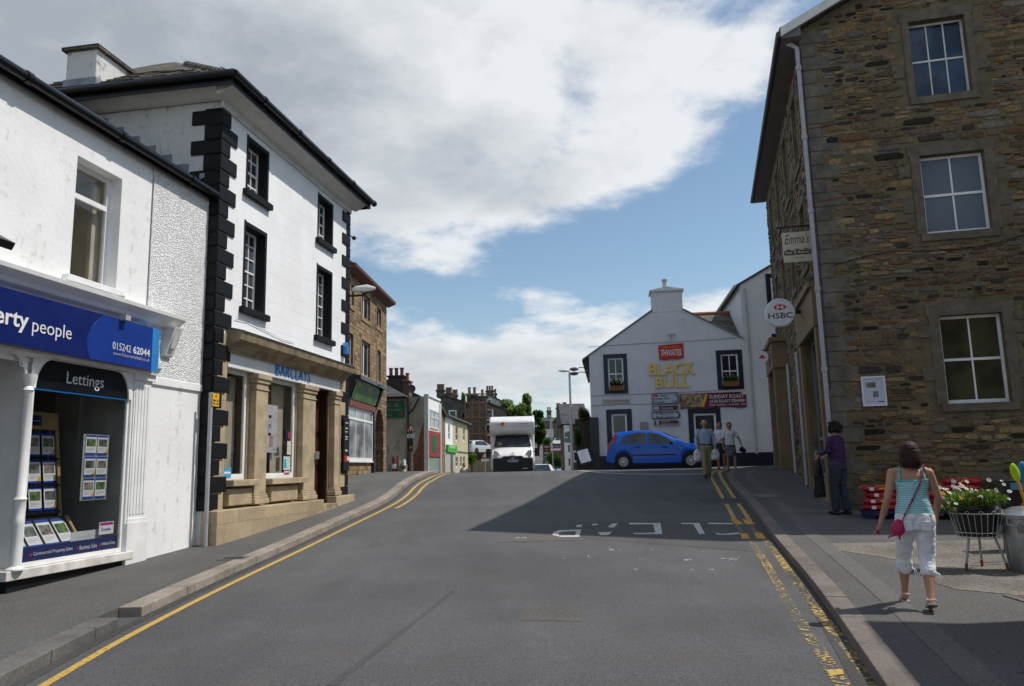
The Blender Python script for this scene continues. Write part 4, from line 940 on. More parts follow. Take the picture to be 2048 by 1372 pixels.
def rubble_stones(pl, a0, a1, z0, zt, skip, seed, name, sgn=1):
    rn = random.Random(seed); m = MB(); m.clean = False; z = z0
    while z < zt(0)+8:
        h = rn.choice((.05, .07, .08, .1, .12, .16))*rn.uniform(.85, 1.2); a = a0+rn.uniform(0, .1)
        while a < a1:
            w = h*rn.uniform(1.2, 4.2)+.03; ca, cz = a+w/2, z+h/2+rn.uniform(-.03, .03)+.03*sin(a*1.3+z)
            if ca < a1 and cz+h/2 < zt(ca)-.1 and not any(s_[0]-.3 < ca < s_[1]+.3 and s_[2]-.22 < cz < s_[3]+.34 for s_ in skip) and rn.random() < .93:
                k = rn.randint(7, 10); hw, hh = w/2-rn.uniform(.008, .022), h/2-rn.uniform(.005, .014); o = []
                for i in range(k):
                    t = 2*pi*(i+rn.uniform(-.22, .22))/k; c_, s__ = cos(t), sin(t); e = .55; o.append((ca+math.copysign(abs(c_)**e, c_)*hw*rn.uniform(.86, 1.05), cz+math.copysign(abs(s__)**e, s__)*hh*rn.uniform(.8, 1.08)))
                d = rn.uniform(.008, .03); v = []
                for q, dd in ((1., .004), (.96, -d*.7), (.78, -d)):
                    v += [pt(pl, 0, ca+(x-ca)*q, dd*1.0, cz+(y-cz)*q) for x, y in o]
                f = [(r_*k+i, r_*k+(i+1) % k, (r_+1)*k+(i+1) % k, (r_+1)*k+i) for r_ in range(2) for i in range(k)]+[tuple(2*k+i for i in range(k))]
                m.add(v, [g[::-1] for g in f] if pl == 'x' else f)
            a += w
        z += h
    return m.build(name, st_m, RB)
big = [(a-.05, b+.05, c, d) for a, b, c, d, e in wr]
rubble_stones('y', .34, 6.9, -1.35, gt, big+[(3.7, 4.95, -1.2, -.35)], 3, 'rubble_facing')
rubble_stones('x', .45, RD, -1.3, lambda a: EZ-.2, [(y-.0, y+.85, z, z+h) for z, h in ((7.35, 1.8), (4.75, 1.55)) for y in (1.6, 4.2, 6.8, 9.4)]+[(.9, 4.1, -3, 3.9), (8.7, 11.2, -3, 3.8), (5.3, 6.4, -.6, 2.2)], 5, 'rubble_facing')
# shop surrounds in tan stone
tan_s = M('tan ashlar', (.19, .14, .08), .8, .15, 2., .004)
m = MB(); m.box(-.09, 0, .75, 1.0, -3, 3.05); m.box(-.09, 0, 3.9, 4.3, -3, 3.05); m.box(-.12, 0, .7, 4.35, 3.05, 3.95); m.box(-.2, 0, .65, 4.4, 3.95, 4.1); m.box(-.06, 0, 1.0, 3.9, -3, -.45); m.build('shop_surround', tan_s, RB, bevel=.01)
m = MB(); m.box(-.42, 0, 8.6, 9.0, -3, 3.0); m.box(-.42, 0, 11.0, 11.4, -3, 3.0); m.box(-.45, 0, 8.5, 11.5, 3.0, 3.85); m.box(-.52, 0, 8.4, 11.6, 3.85, 4.0); po = m.build('porch', tan_s, RB, bevel=.01)
m = MB(); m.box(.3, .34, 9.0, 11.0, -3, 3.0); m.build('porch_door', M('dark grey door', (.03, .035, .045), .4), RB)
window(RB, 'x', 0, 1.0, 3.9, -.45, 3.05, 3, (.28,), M('blue grey frame', (.14, .18, .2), .5), darkglass('shop glass', (.04, .05, .055), .04), .18, .08, .05)
window(RB, 'x', 0, 5.3, 6.4, -.6, 2.2, 2, (.5,), dull_white, dglz, .15, .06, .03)
poster_m = MB(); poster_m.box(-.455, -.45, 9.3, 10.2, 3.2, 3.65); pm = poster_m.build('bank_panel', navy, RB)
# drainpipes
lil = M('lilac grey paint', (.35, .33, .36), .5, .1)
m = MB(); m.tube([(-.38, .25, 9.85), (-.2, .0, 9.65), (-.08, -.06, 9.5), (-.08, -.06, .3)], .05, 10); m.tube([(-.08, -.06, .3), (-.08, -.06, -.9)], .045, 8)
for z in (9.0, 7.3, 5.55, 3.75, 1.95): m.tube([(-.08, -.06, z-.05), (-.08, -.06, z+.05)], .066, 10)
m.build('drainpipe', lil, RB, smooth=40)
for a in (4.9, 7.6): m = MB(); m.tube([(-.08, a, 3.0), (-.08, a, -1)], .05, 8); m.build('drainpipe', greypaint, RB)
m = MB(); m.tube([(.0, -.02, 9.5), (.02, -.02, 5), (.02, -.02, 1.5)], .012, 5); m.tube([(.02, -.015, 4.1), (.35, -.015, 4.28), (.9, -.015, 4.4), (1.5, -.015, 4.48), (2.2, -.015, 4.42), (2.9, -.015, 4.4), (3.5, -.015, 4.46), (4.2, -.015, 4.62), (5.5, -.015, 4.66)], .009, 5); m.build('cable', black_p, RB)
rust = M('rust', (.16, .045, .02), .9, .4, 12., .005)
for z in (7.5, 5.75):
    m = MB(); m.tube([(-.05, -.02, z), (.62, -.02, z+.06)], .014, 6); m.box(-.06, .0, -.035, -.012, z-.12, z+.1); m.build('iron_tie', rust, RB)
# roof, bargeboard, eaves
mb = MB(); X0 = -.42
for s_ in (0, 1):
    f = (lambda x: x) if s_ == 0 else (lambda x: RW-x)
    v = [(f(X0), -.3, EZ-.21+.16), (f(RW/2), -.3, EZ+RW/4+.16), (f(RW/2), RD+.3, EZ+RW/4+.16), (f(X0), RD+.3, EZ-.21+.16)]
    mb.add(v+[(a, b, c-.1) for a, b, c in v], [(0, 1, 2, 3), (7, 6, 5, 4), (0, 4, 5, 1), (2, 6, 7, 3), (3, 7, 4, 0)])
rf = mb.build('roof', slate, RB)
mb = MB(); rnd = random.Random(11)
slate_rows(mb, (X0-.03, RD+.3, EZ-.04), (X0-.03, -.32, EZ-.04), Vector((1, 0, .5)).normalized(), 4, .28, .3, .035); mb.build('slates', slate, rf)
m = MB(); m.prism([(X0-.02, EZ-.24), (X0-.02, EZ-.02), (RW/2, EZ+RW/4+.22), (RW/2, EZ+RW/4-.02)], -.34, -.28, 'y'); m.build('bargeboard', M('white bargeboard', (.6, .6, .58), .5, .1), RB)
m = MB(); m.box(X0-.0, 0, -.28, RD+.2, EZ-.26, EZ-.22); m.prism([(X0, EZ-.22), (0, EZ-.22), (0, EZ-.0)], -.27, RD+.2, 'y'); m.build('soffit', M('soffit board', (.16, .14, .13), .8), RB)
m = MB(); m.tube([(X0-.06, -.3, EZ-.16), (X0-.06, RD+.3, EZ-.16)], .07, 10); m.box(X0-.02, X0, -.27, RD+.2, EZ-.26, EZ-.06); m.build('gutter', M('dark gutter', (.05, .045, .045), .5), RB, smooth=50)
m = MB(); m.box(1.9, 3.6, -.02, 0.0, -.98, .22); m.build('infill_panel', grey_stone, RB) if False else None
# cellar grate
GR = MB(); GR.box(3.62, 5.0, -.03, .0, -.9, -.22); g_ = GR.build('cellar_opening', black_p, RB)
m = MB()
for k in range(9): m.box(3.7+k*.14, 3.73+k*.14, -.07, -.04, -.88, -.26)
m.build('grating', M('grey iron bars', (.12, .12, .12), .5), g_)
# ---- things fixed to it
PF = poster('notice_frame', 'white framed notice on the stone wall beside the ground floor window', 'notice', FR, .66, 1.10, -.04, 1.13, 1.73, M('pale blue sheet', (.5, .52, .66), .5, .04), [('photo', .15, .6, .62, .82, photo_m[1]), ('photo', .45, .7, .28, .5, photo_m[0]), ('lines', .1, .9, .9, .92, grey_p), ('lines', .1, .5, .12, .14, grey_p), ('lines', .65, .9, .1, .13, black_p)], .03)
m = MB()
for a in ((.64, .67, 1.11, 1.75), (1.09, 1.12, 1.11, 1.75), (.67, 1.09, 1.11, 1.14), (.67, 1.09, 1.72, 1.75)): m.box(a[0], a[1], -.055, 0, a[2], a[3])
m.build('frame', white_p, PF)
# hanging signs: facing the camera side, sticking out from the street face
HS = thing('hanging_sign', "cream hair and beauty salon sign hanging from a black bracket on the right", 'sign', FR.w(0, .75, 0), FR.rz)
xa, za = FR.uz(1563, 465, .75); xb, zb = FR.uz(1629, 522, .75); cream = M('cream sign', (.52, .47, .36), .5, .08)
zt = (FR.uz(1563, 466, .75)[1]+FR.uz(1627, 462, .75)[1])/2; zl = zt-abs(FR.uz(1595, 464, .75)[1]-FR.uz(1595, 524, .75)[1]); xr = min(xb, -.02)
m = MB(); m.box(xa, xr, -.015, .015, zl, zt); hb = m.build('board', cream, HS, bevel=.004); w_ = xr-xa
m = MB(); m.box(xa+.02, xr-.02, -.018, .018, zl+.17, zl+.28); m.build('band', M('brown band', (.05, .03, .03), .5), hb)
m = MB(); text(m, "Emma's", xa+w_*.08, xr-w_*.06, zt-.28, zt-.05, -.015, .003, .0, .35); text(m, '015242 62829', xa+w_*.3, xr-w_*.25, zl+.085, zl+.115, -.015, .003)
m.build('lettering', M('brown lettering', (.06, .035, .03), .5), hb)
m = MB(); text(m, 'Hair & Beauty', xa+.05, xr-.05, zl+.185, zl+.265, -.018, .003, .02); m.build('lettering', cream, hb)
m = MB()
for c_ in (.2, .5, .8):
    for k in range(-3, 4): m.add([(xa+w_*c_-.012, -.017, zl+.28), (xa+w_*c_+.012, -.017, zl+.28), (xa+w_*c_+.035*k, -.017, zl+.34-.008*abs(k))], [(0, 1, 2)])
m.clean = False; m.build('ornament', MATS['brown lettering'], hb)
m = MB(); m.tube([(xa-.12, 0, zt+.14), (.0, 0, zt+.14)], .022, 6); m.tube([(xa+.06, 0, zt+.14), (xa+.06, 0, zt)], .008, 5); m.tube([(xr-.06, 0, zt+.14), (xr-.06, 0, zt)], .008, 5); m.build('bracket', black_gloss, HS)
HB = thing('round_sign', 'round white bank sign with a red hexagon emblem on a black arm', 'sign', FR.w(0, 2.9, 0), FR.rz)
cx_, cz_ = FR.uz(1560, 626, 2.9); rr = abs(FR.uz(1591, 626, 2.9)[0]-cx_)
m = MB(); m.lathe([(0, -.09), (rr*.93, -.09), (rr, -.06), (rr, .06), (rr*.93, .09), (0, .09)], (cx_, 0, cz_), 40, 'y'); hb = m.build('disc', M('white sign disc', (.70, .71, .74), .3, .03), HB, smooth=40)
m = MB(); text(m, 'HSBC', cx_-rr*.8, cx_+rr*.8, cz_-rr*.42, cz_-rr*.02, -.09, .004, .012); m.build('lettering', black_p, hb)
m = MB(); m.clean = False; s_ = rr*.2; c0 = cz_+rr*.36
for sx_ in (-1, 1):
    m.prism([(cx_+sx_*s_*2.2, c0), (cx_+sx_*s_*1.1, c0+s_), (cx_+sx_*s_*1.1, c0-s_)], -.094, -.09, 'y')
m.prism([(cx_-s_*1.1, c0+s_), (cx_+s_*1.1, c0+s_), (cx_, c0)], -.094, -.09, 'y'); m.prism([(cx_-s_*1.1, c0-s_), (cx_, c0), (cx_+s_*1.1, c0-s_)], -.094, -.09, 'y')
m.build('emblem', red_p, hb)
m = MB(); m.tube([(cx_+rr, 0, cz_), (.0, 0, cz_)], .05, 8); m.box(-.06, 0, -.12, .12, cz_-.16, cz_+.16); m.build('arm', black_gloss, HB)
HC = thing('projecting_sign', 'small bank card sign projecting above the porch of the stone building', 'sign', FR.w(-.45, 8.7, 3.4), FR.rz)
m = MB(); m.lathe([(0, -.03), (.2, -.03), (.2, .03), (0, .03)], (-.3, 0, 0), 20, 'y'); m.build('disc', white_p, HC); m = MB(); m.tube([(-.3, 0, .22), (.4, 0, .2)], .012, 5); m.build('bracket', black_gloss, HC)
m = MB(); m.prism([(-.42, -.05), (-.18, -.05), (-.3, .08)], -.034, -.03, 'y'); m.build('emblem', red_p, HC)
# ================================================================ the pub
p_ = P(1183, 850, 33.5); FP = Frame(p_.x, p_.y, 97)
PB = thing('pub', 'white gabled pub with navy window surrounds facing the side street', 'pub', FP.o, FP.rz)
XL, XR = 0., 6.55
def ptop(x): return 4.66+.66*x if x < 2.8 else (6.5 if x <= 4.1 else 6.48-.56*(x-4.1))
po = [(.80, 1.45, 3.16, 4.52, .12), (5.55, 6.25, 3.2, 4.50, .12), (.86, 1.5, .45, 2.12, .12), (4.28, 5.2, .2, 2.03, .12)]
mb = MB(); wall(mb, 'y', 0, XL, XR, -1.5, 4.66, po, .12, ptop, brk=(2.8, 4.1))
mb.quad((0, 0, -1.5), (0, 9, -1.5), (0, 9, 4.66), (0, 0, 4.66)); 
mb.box(-.02, XR, .0, .25, 4.66, 4.661)
mb.build('wall', pub_wall, PB)
m = MB(); m.prism([(0, 4.55), (2.8, 6.4), (3.45, 6.7), (4.1, 6.38), (XR, 5.0), (XR, 4.6)], .02, 9, 'y'); m.prism([(-.3, 4.42), (-.3, 4.52), (2.8, 6.44), (2.8, 6.30)], .03, 9.2, 'y'); m.build('roof', darkslate, PB)
m = MB()
for (a, b, c, d) in ((-.28, 2.8, 4.48, 6.53), (4.1, XR, 6.5, 5.11)): m.prism([(a, c), (a, c+.07), (b, d+.07), (b, d)], -.05, .3, 'y')
m.build('verge_coping', M('grey coping', (.22, .22, .22), .9, .2), PB)
m = MB(); m.box(2.8, 4.1, -.01, .9, 6.45, 7.35); ch = m.build('chimney', pub_wall, PB)
m = MB(); m.box(2.72, 4.18, -.08, .98, 7.35, 7.43); m.prism([(2.75, 7.43), (4.15, 7.43), (3.45, 7.56)], -.05, .95, 'y'); m.build('coping', dull_white, ch)
m = MB(); m.tube([(3.42, .4, 7.5), (3.42, .4, 7.95)], .1, 12); m.tube([(3.42, .4, 7.9), (3.42, .4, 7.97)], .13, 12); m.build('chimney_pot', M('pale pot', (.42, .42, .4), .8), ch)
m = MB(); m.box(0, 13, -.02, .0, -1.5, .36); m.build('plinth', navy, PB)
m = MB(); m.box(-.08, .3, -.07, .0, -1.2, 2.0); m.build('side_gate', black_gloss, PB)
for (a, b, c, d) in ((.61, 1.62, 2.98, 4.70), (5.36, 6.44, 3.0, 4.68), (.64, 1.72, .0, 2.32), (4.06, 5.40, -.1, 2.25)):
    i = [k for k in po if a < k[0] < b and c < k[2] < d][0]; m = MB(); m.box(a, i[0], -.02, 0, c, d); m.box(i[1], b, -.02, 0, c, d); m.box(i[0], i[1], -.02, 0, i[3], d); m.box(i[0], i[1], -.02, 0, c, i[2]); m.build('surround', navy, PB)
window(PB, 'y', 0, *po[0][:4], 2, (.5,), white_paint, dglz, .05, .06, .035); window(PB, 'y', 0, *po[1][:4], 2, (.45,), white_paint, dglz, .05, .06, .035)
window(PB, 'y', 0, *po[2][:4], 1, (.5,), white_paint, darkglass('bar window', (.03, .03, .028), .08), .05, .07); window(PB, 'y', 0, *po[3][:4], 1, (.52,), white_paint, darkglass('bar window', (.03, .03, .028)), .05, .08)
m = MB(); m.box(.93, 1.43, .06, .065, .5, 1.2); m.build('window_film', M('grey film', (.22, .24, .25), .4), PB)
# second, taller gable wing
WG = thing('pub_wing', 'taller white gabled wing joined to the right side of the pub', 'building', FP.w(XR, 0, 0), FP.rz)
wt = lambda x: 7.5+.55*x
wo = [(1.32, 2.0, .75, 2.5, .12), (1.36, 2.04, 3.4, 5.1, .12), (1.28, 1.96, 6.5, 7.7, .12)]
mb = MB(); wall(mb, 'y', 0, 0, 4.2, -1.5, 7.5, [], .12, wt)
wall(mb, 'y', 0, 4.2, 8.4, -1.5, 7.5, [], .12, lambda x: 7.5+.55*(8.4-x)); mb.quad((0, 0, -1), (0, 6.5, -1), (0, 6.5, 7.5), (0, 0, 7.5)); mb.quad((8.4, 0, -1), (8.4, 6.5, -1), (8.4, 6.5, 7.5), (8.4, 0, 7.5)); mb.build('wall', pub_wall, WG)
for (a, b, c, d, e) in wo:
    m = MB(); m.box(a-.2, b+.2, -.02, 0, c-.2, d+.2); m.build('surround', navy, WG)
    window(WG, 'y', -.09, a, b, c, d, 1, (.5,), white_paint, dglz, .06, .06, .03)
m = MB()
for s_ in (0, 1):
    f = (lambda x: x) if not s_ else (lambda x: 8.4-x)
    m.add([(f(-.22), -.08, 7.45), (f(4.2), -.08, 9.88), (f(4.2), 6.6, 9.88), (f(-.22), 6.6, 7.45), (f(-.22), -.08, 7.36), (f(4.2), -.08, 9.79), (f(4.2), 6.6, 9.79), (f(-.22), 6.6, 7.36)], [(0, 1, 2, 3), (7, 6, 5, 4), (0, 4, 5, 1), (0, 3, 7, 4), (2, 6, 7, 3)])
m.build('roof', darkslate, WG)
m = MB(); m.tube([(.16, -.06, 7.3), (.2, -.06, 5.1), (.2, -.06, .3)], .045, 8); m.tube([(-.24, -.1, 7.4), (-.24, 6.6, 7.4)], .06, 8); m.build('drainpipe', M('dirty white pipe', (.4, .4, .38), .6), WG)
m = MB(); yr = 3.2; a0, z0 = FP.uz(1384, 630, yr); b0, z1 = FP.uz(1437, 630, yr)
m.add([(a0-XR-.6, yr, z0), (-.01, yr, z0), (-.01, .35, z0-1.75), (a0-XR-.6, .35, z0-1.75)], [(0, 1, 2, 3)]); m.add([(a0-XR-.6, yr, z0), (-.01, yr, z0), (-.01, 6, z0-1.75), (a0-XR-.6, 6, z0-1.75)], [(0, 1, 2, 3)])
m.build('valley_roof', slate, WG); m = MB(); m.tube([(a0-XR-.6, yr, z0+.03), (-.01, yr, z0+.03)], .09, 8); m.build('ridge_tiles', M('red ridge tile', (.28, .1, .06), .8), WG)
# courses of cable and joints on the wall
m = MB()
for pp in ([(0, 5.05), (1.6, 5.1), (3.3, 5.12), (5, 5.14), (6.5, 5.2)], [(.0, 2.92), (2, 2.94), (4, 2.96), (6.4, 3.0)], [(.02, 2.5), (1.2, 2.52), (2.6, 2.5)], [(2.3, 1.2), (2.32, .7), (2.1, .5)]): m.tube([(x, -.012, z) for x, z in pp], .012, 4)
m.build('cable', greypaint, PB)
m = MB(); m.box(2.05, 2.38, -.06, 0, 1.35, 1.75); m.build('vent_box', M('grey vent', (.3, .3, .28), .6), PB)
m = MB(); m.box(3.36, 3.72, -.3, -.16, 5.38, 5.46); m.tube([(3.54, 0, 5.3), (3.54, -.22, 5.42)], .02, 5); m.tube([(3.54, -.01, 5.3), (3.56, -.01, 4.95)], .01, 4); m.build('sign_floodlight', metal, PB)
m = MB(); red_s = M('brewery red', (.48, .02, .02), .4, .04)
tw = [(2.97, 4.98), (4.02, 5.05), (4.02, 4.42), (3.75, 4.36), (3.5, 4.38), (3.25, 4.34), (2.99, 4.38)][::-1]
m.prism(tw, -.06, 0, 'y'); ts = m.build('brewery_sign', red_s, PB); m = MB(); text(m, 'THWAITES', 3.06, 3.93, 4.52, 4.80, -.06, .006, .012); m.build('lettering', white_p, ts)
m = MB(); text(m, 'BREWED 1807 UNTIL NOW', 3.16, 3.86, 4.86, 4.92, -.06, .006, .01); m.build('lettering', yellow_p, ts)
gold = M('gold lettering', (.75, .55, .14), .4, .06)
a, z1 = FP.uz(1297, 727); b, _ = FP.uz(1391, 752); z0 = FP.uz(1297, 752)[1]
m = MB(); text(m, 'BLACK', a, b, z0, z1, -.03, .05, .03); m.build('name_lettering', gold, PB)
a, z1 = FP.uz(1310, 755); b, _ = FP.uz(1380, 777); z0 = FP.uz(1310, 777)[1]
m = MB(); text(m, 'BULL', a, b, z0, z1, -.03, .05, .03); m.build('name_lettering', gold, PB)
a, z1 = FP.uz(1205, 799); b, z0 = FP.uz(1261, 807); z0 = z1-.2
m = MB(); m.box(a-.02, b+.02, -.03, 0, z0, z1); sr = m.build('street_name_plate', M('old cream plate', (.5, .48, .42), .6), PB); m = MB(); text(m, 'STATION ROAD', a+.04, b-.04, z0+.05, z1-.05, -.03, .004, .01); m.build('lettering', M('grey letters', (.12, .12, .12), .6), sr)
poster('wall_poster', 'faded grey poster on the pub wall behind the blue car', 'poster', FP, 2.75, 3.55, -.02, .55, 1.1, grey_p, [('dark_block', .1, .5, .2, .9, black_p), ('red_block', .8, 1., .0, .3, red_p)], .02)
for (x, z) in ((-.45, 4.17), (-.35, 3.95)):
    l = thing('swan_neck_lamp', 'dark swan neck lamp on the left wall of the pub, %s of the two' % ('upper' if z > 4 else 'lower'), 'wall lamp', FP.w(0, .4 if z > 4 else .2, z), FP.rz, 'lamps on the pub wall')
    m = MB(); m.tube([(0, 0, -.02), (-.35, 0, .05), (-.5, 0, .04)], .018, 6); m.build('arm', black_gloss, l); m = MB(); m.ball((-.68, 0, -.01), .2, 12, (1, .6, .42)); m.build('lamp_head', M('grey lamp hood', (.1, .11, .13), .35), l, smooth=180)
# window boxes
leaf = leafmat('leaf green', (.05, .10, .025)); leaf2 = leafmat('bright leaf green', (.10, .16, .03)); petal = M('white petal', (.7, .7, .66), .7, .05); petal_r = M('red petal', (.4, .03, .04), .7); petal_v = M('lilac petal', (.35, .3, .5), .7)
terra = M('wicker trough', (.22, .10, .035), .9, .3, 20., .01)
def leaves(mb, n, c, r, s=.03, rnd=random, flat=1.):
    for _ in range(n):
        while 1:
            p = Vector((rnd.uniform(-1, 1), rnd.uniform(-1, 1), rnd.uniform(-1, 1)))
            if .25 < p.length < 1: break
        p = Vector((c[0]+p.x*r[0], c[1]+p.y*r[1], c[2]+p.z*r[2])); q = Matrix.Rotation(rnd.uniform(0, 6.3), 3, 'Z') @ Matrix.Rotation(rnd.uniform(-1.2, 1.2), 3, 'X')
        k = s*rnd.uniform(.6, 1.4); mb.add([tuple(p+q @ Vector(v)) for v in ((-k*.5, 0, 0), (0, -k, 0), (k*.5, 0, 0), (0, k, k*.2))], [(0, 1, 2, 3)])
for x0, x1, z, lb, sd in ((.84, 1.42, 3.18, 'wicker window box with white flowers under the upper left pub window', 1), (5.58, 6.22, 3.2, 'wicker window box with green trailing leaves under the upper right pub window', 2)):
    t = thing('window_box', lb, 'window box', FP.w((x0+x1)/2, -.12, z-.06), FP.rz); w = (x1-x0)/2; rn = random.Random(sd)
    m = MB(); m.prism([(-w*.9, -.02), (w*.9, -.02), (w, .2), (-w, .2)], -.14, .08, 'y'); m.build('trough', terra, t)
    m = MB(); m.clean = False; leaves(m, 420, (0, -.03, .3), (w*1.15, .17, .16), .045, rn); m.build('foliage', leaf2 if sd == 2 else leaf, t)
    m = MB(); 
    for k in range(40 if sd == 1 else 12): m.ball((rn.uniform(-w, w), rn.uniform(-.2, .0), rn.uniform(.28, .52)), .022, 5)
    m.build('flowers', petal if sd == 1 else petal_v, t)
# road direction signs and banner
brown_s = M('brown sign', (.12, .02, .012), .4, .05); sgw = M('sign white', (.42, .46, .50), .4, .05)
def dirsign(lb, px0, py0, px1, py1, base, ink, lines, picto=None):
    a, z1 = FP.uz(px0, py0, -.06); b, _ = FP.uz(px1, py0, -.06); z0 = FP.uz(px0, py1, -.06)[1]; h = z1-z0
    t = thing('direction_sign', lb, 'road sign', FP.w(a, -.06, z0), FP.rz, 'road direction signs on the pub wall'); w = b-a
    m = MB(); m.prism([(0, 0), (w-h*.3, 0), (w, h/2), (w-h*.3, h), (0, h)], -.02, .0, 'y'); o = m.build('border', ink, t)
    e = .03; m = MB(); m.prism([(e, e), (w-h*.3-e*.3, e), (w-e*1.4, h/2), (w-h*.3-e*.3, h-e), (e, h-e)], -.024, -.0, 'y'); o = m.build('board', base, t)
    m = MB(); m.clean = False; cw = h*.14; x = w-h*.42
    m.prism([(x-cw, h*.12), (x, h*.12), (x+h*.28, h/2), (x, h*.88), (x-cw, h*.88), (x+h*.28-cw, h/2)], -.027, -.024, 'y'); m.build('chevron', ink, o)
    m = MB(); m.clean = False
    for s_, u0, u1, v0, v1 in lines: text(m, s_, u0*w, u1*w, v0*h, v1*h, -.024, .003, .012)
    m.build('lettering', ink, o)
    if picto: m = MB(); m.box(picto[0]*w, picto[1]*w, -.027, -.024, picto[2]*h, picto[3]*h); m.build('pictogram', picto[4], o)
dirsign('white direction sign with a red rail symbol, topmost on the pub wall', 1303, 787, 1362, 809, sgw, black_p, [('Station', .28, .55, .7, .88), ('Business Park', .05, .62, .4, .6), ('Kirkham', .05, .45, .1, .3), ('7.5t', .68, .8, .1, .3)], (.05, .22, .68, .9, red_p))
dirsign('brown direction sign with a white caravan symbol below the topmost sign', 1303, 811, 1361, 823, brown_s, sgw, [('Riverside', .34, .74, .3, .68)], (.06, .26, .25, .75, sgw))
dirsign('white parish church direction sign between the two brown signs', 1303, 825, 1361, 838, sgw, black_p, [("St Margaret's", .16, .76, .55, .85), ('Parish Church', .16, .78, .12, .42)])
dirsign('brown tourist information direction sign, lowest on the pub wall', 1307, 840, 1361, 852, brown_s, sgw, [('Tourist', .28, .6, .55, .85), ('Information', .28, .84, .12, .42)], (.1, .2, .15, .85, sgw))
BN = thing('banner', 'dark red roast dinner banner with a food picture on the pub wall', 'banner', FP.w(0, -.05, 0), FP.rz)
a, z1 = FP.uz(1360, 788, -.05); b, z2 = FP.uz(1492, 783, -.05); z0 = z1-.64
m = MB(); n_ = 24; v = []
for i in range(n_+1):
    x = a+(b-a)*i/n_; s_ = .03*sin(i*1.1)+(.05 if i > 21 else 0)*sin(i*3); v += [(x, s_*.5, z0+.03*sin(i*.5)+(z2-z1)*i/n_+(.05 if i == n_ else 0)), (x, s_*.5, z1+(z2-z1)*i/n_-(.12 if i > 22 else 0))]
m.add(v, [(2*i, 2*i+2, 2*i+3, 2*i+1) for i in range(n_)]); m.clean = False; maroon = M('banner maroon', (.16, .012, .03), .6, .1); bo = m.build('cloth', maroon, BN)
md = bo.modifiers.new('s', 'SOLIDIFY'); md.thickness = .01
m = MB(); m.prism([(a+.03, z0+.06), (a+.85, z0+.06), (a+1.05, z1-.03), (a+.03, z1-.03)], -.03, -.028, 'y'); food, nn = newmat('food picture'); tc_ = nn('ShaderNodeTexCoord', out=3)
vv = nn('ShaderNodeTexVoronoi', {'Vector': tc_, 'Scale': 7.}, out=1); sc_ = nn.n.new('ShaderNodeSeparateColor'); nn.l.new(vv, sc_.inputs[0])
finish(food, nn, nn.ramp(sc_.outputs[0], [(0., (.12, .05, .02)), (.3, (.35, .3, .22)), (.5, (.12, .15, .05)), (.7, (.25, .1, .05)), (1., (.5, .42, .25))]), .6); m.build('food_picture', food, BN)
m = MB(); m.prism([(a+.85, z0+.06), (a+.95, z0+.06), (a+1.15, z1-.03), (a+1.05, z1-.03)], -.032, -.028, 'y'); m.build('yellow_stripe', yellow_p, BN)
m = MB(); text(m, 'SUNDAY ROAST', a+1.2, b-.1, z0+.40, z0+.56, -.03, .004, .02); text(m, '£4.50 ROAST DINNER', a+1.2, b-.06, z0+.22, z0+.35, -.03, .004, .02); text(m, 'EVERY SUNDAY - 12 NOON - 6PM', a+1.2, b-.06, z0+.09, z0+.17, -.03, .004, .012); m.build('lettering', lgrey, BN)
# ================================================================ brown stone building beyond the bank
FN = Frame(-5.43, 26, 3.3); NB = thing('brown_stone_building', 'brown coursed stone building with a shop window and archway beyond the bank', 'building', FN.o, FN.rz)
NL = 5.45; no = []
for (x0, y0, x1, y1) in ((701, 567, 708, 609), (753, 613, 762, 651), (697, 664, 706, 739), (754, 699, 761, 762)):
    a, zt_ = FN.uz(x0, y0); b, _ = FN.uz(x1, y0); _, zb_ = FN.uz(x0, y1); no.append((a, b, zb_, zt_))
for (x0, y0, x1, y1) in ((723, 584, 740, 632), (723, 678, 740, 749)):
    a, zt_ = FN.uz(x0, y0); b, _ = FN.uz(x1, y0); _, zb_ = FN.uz(x0, y1); no.append((a, b, zb_, zt_))
ax0, az = FN.uz(751, 816); ax1, _ = FN.uz(767, 816); NT_ = FN.uz(700, 528)[1]; NT_ = 6.75
mb = MB(); wall(mb, 'y', 0, -.6, NL, -2, NT_, no+[(ax0, ax1, -1.9, az, 1.2)], .15); mb.quad((NL, 0, -2), (NL, 8, -2), (NL, 8, NT_), (NL, 0, NT_)); mb.quad((-.6, 0, -2), (-.6, 8, -2), (-.6, 8, NT_), (-.6, 0, NT_)); mb.build('wall', brown, NB)
for i, (a, b, c, d) in enumerate(no):
    window(NB, 'y', 0, a, b, c, d, 1 if i < 4 else 2, (), dull_white if i != 2 else white_paint, dglz, .08, .05, .12 if i > 3 else .03)
    m = MB(); m.box(a-.1, b+.1, -.03, 0, c-.15, c); m.box(a-.1, b+.1, -.02, 0, d, d+.18); m.box(a-.1, a, -.015, 0, c, d); m.box(b, b+.1, -.015, 0, c, d); m.build('surround', M('brown dressed stone', (.28, .18, .1), .9, .2), NB)
m = MB(); m.prism([(-.32, NT_-.02), (.0, NT_-.15), (.1, NT_+.2), (-.34, NT_+.08)], -.7, NL+.25, 'x'); m.build('eaves', M('red brown gutter', (.13, .05, .035), .6), NB)
m = MB(); m.prism([(-.3, NT_+.08), (4, NT_+2.4), (8.3, NT_+.08)], -.65, NL+.2, 'x'); m.build('roof', slate, NB)
a0, z1 = FN.uz(697, 812); b0, _ = FN.uz(742, 812); z0 = FN.uz(697, 921)[1]
m = MB(); m.box(-.6, b0+.15, -.02, .0, -2, z0-.0); m.build('stall_riser', brown, NB); m = MB(); m.box(-.6, b0+.05, -.1, 0, z0-.06, z0+.0); sf = m.build('shop_sill', white_paint, NB)
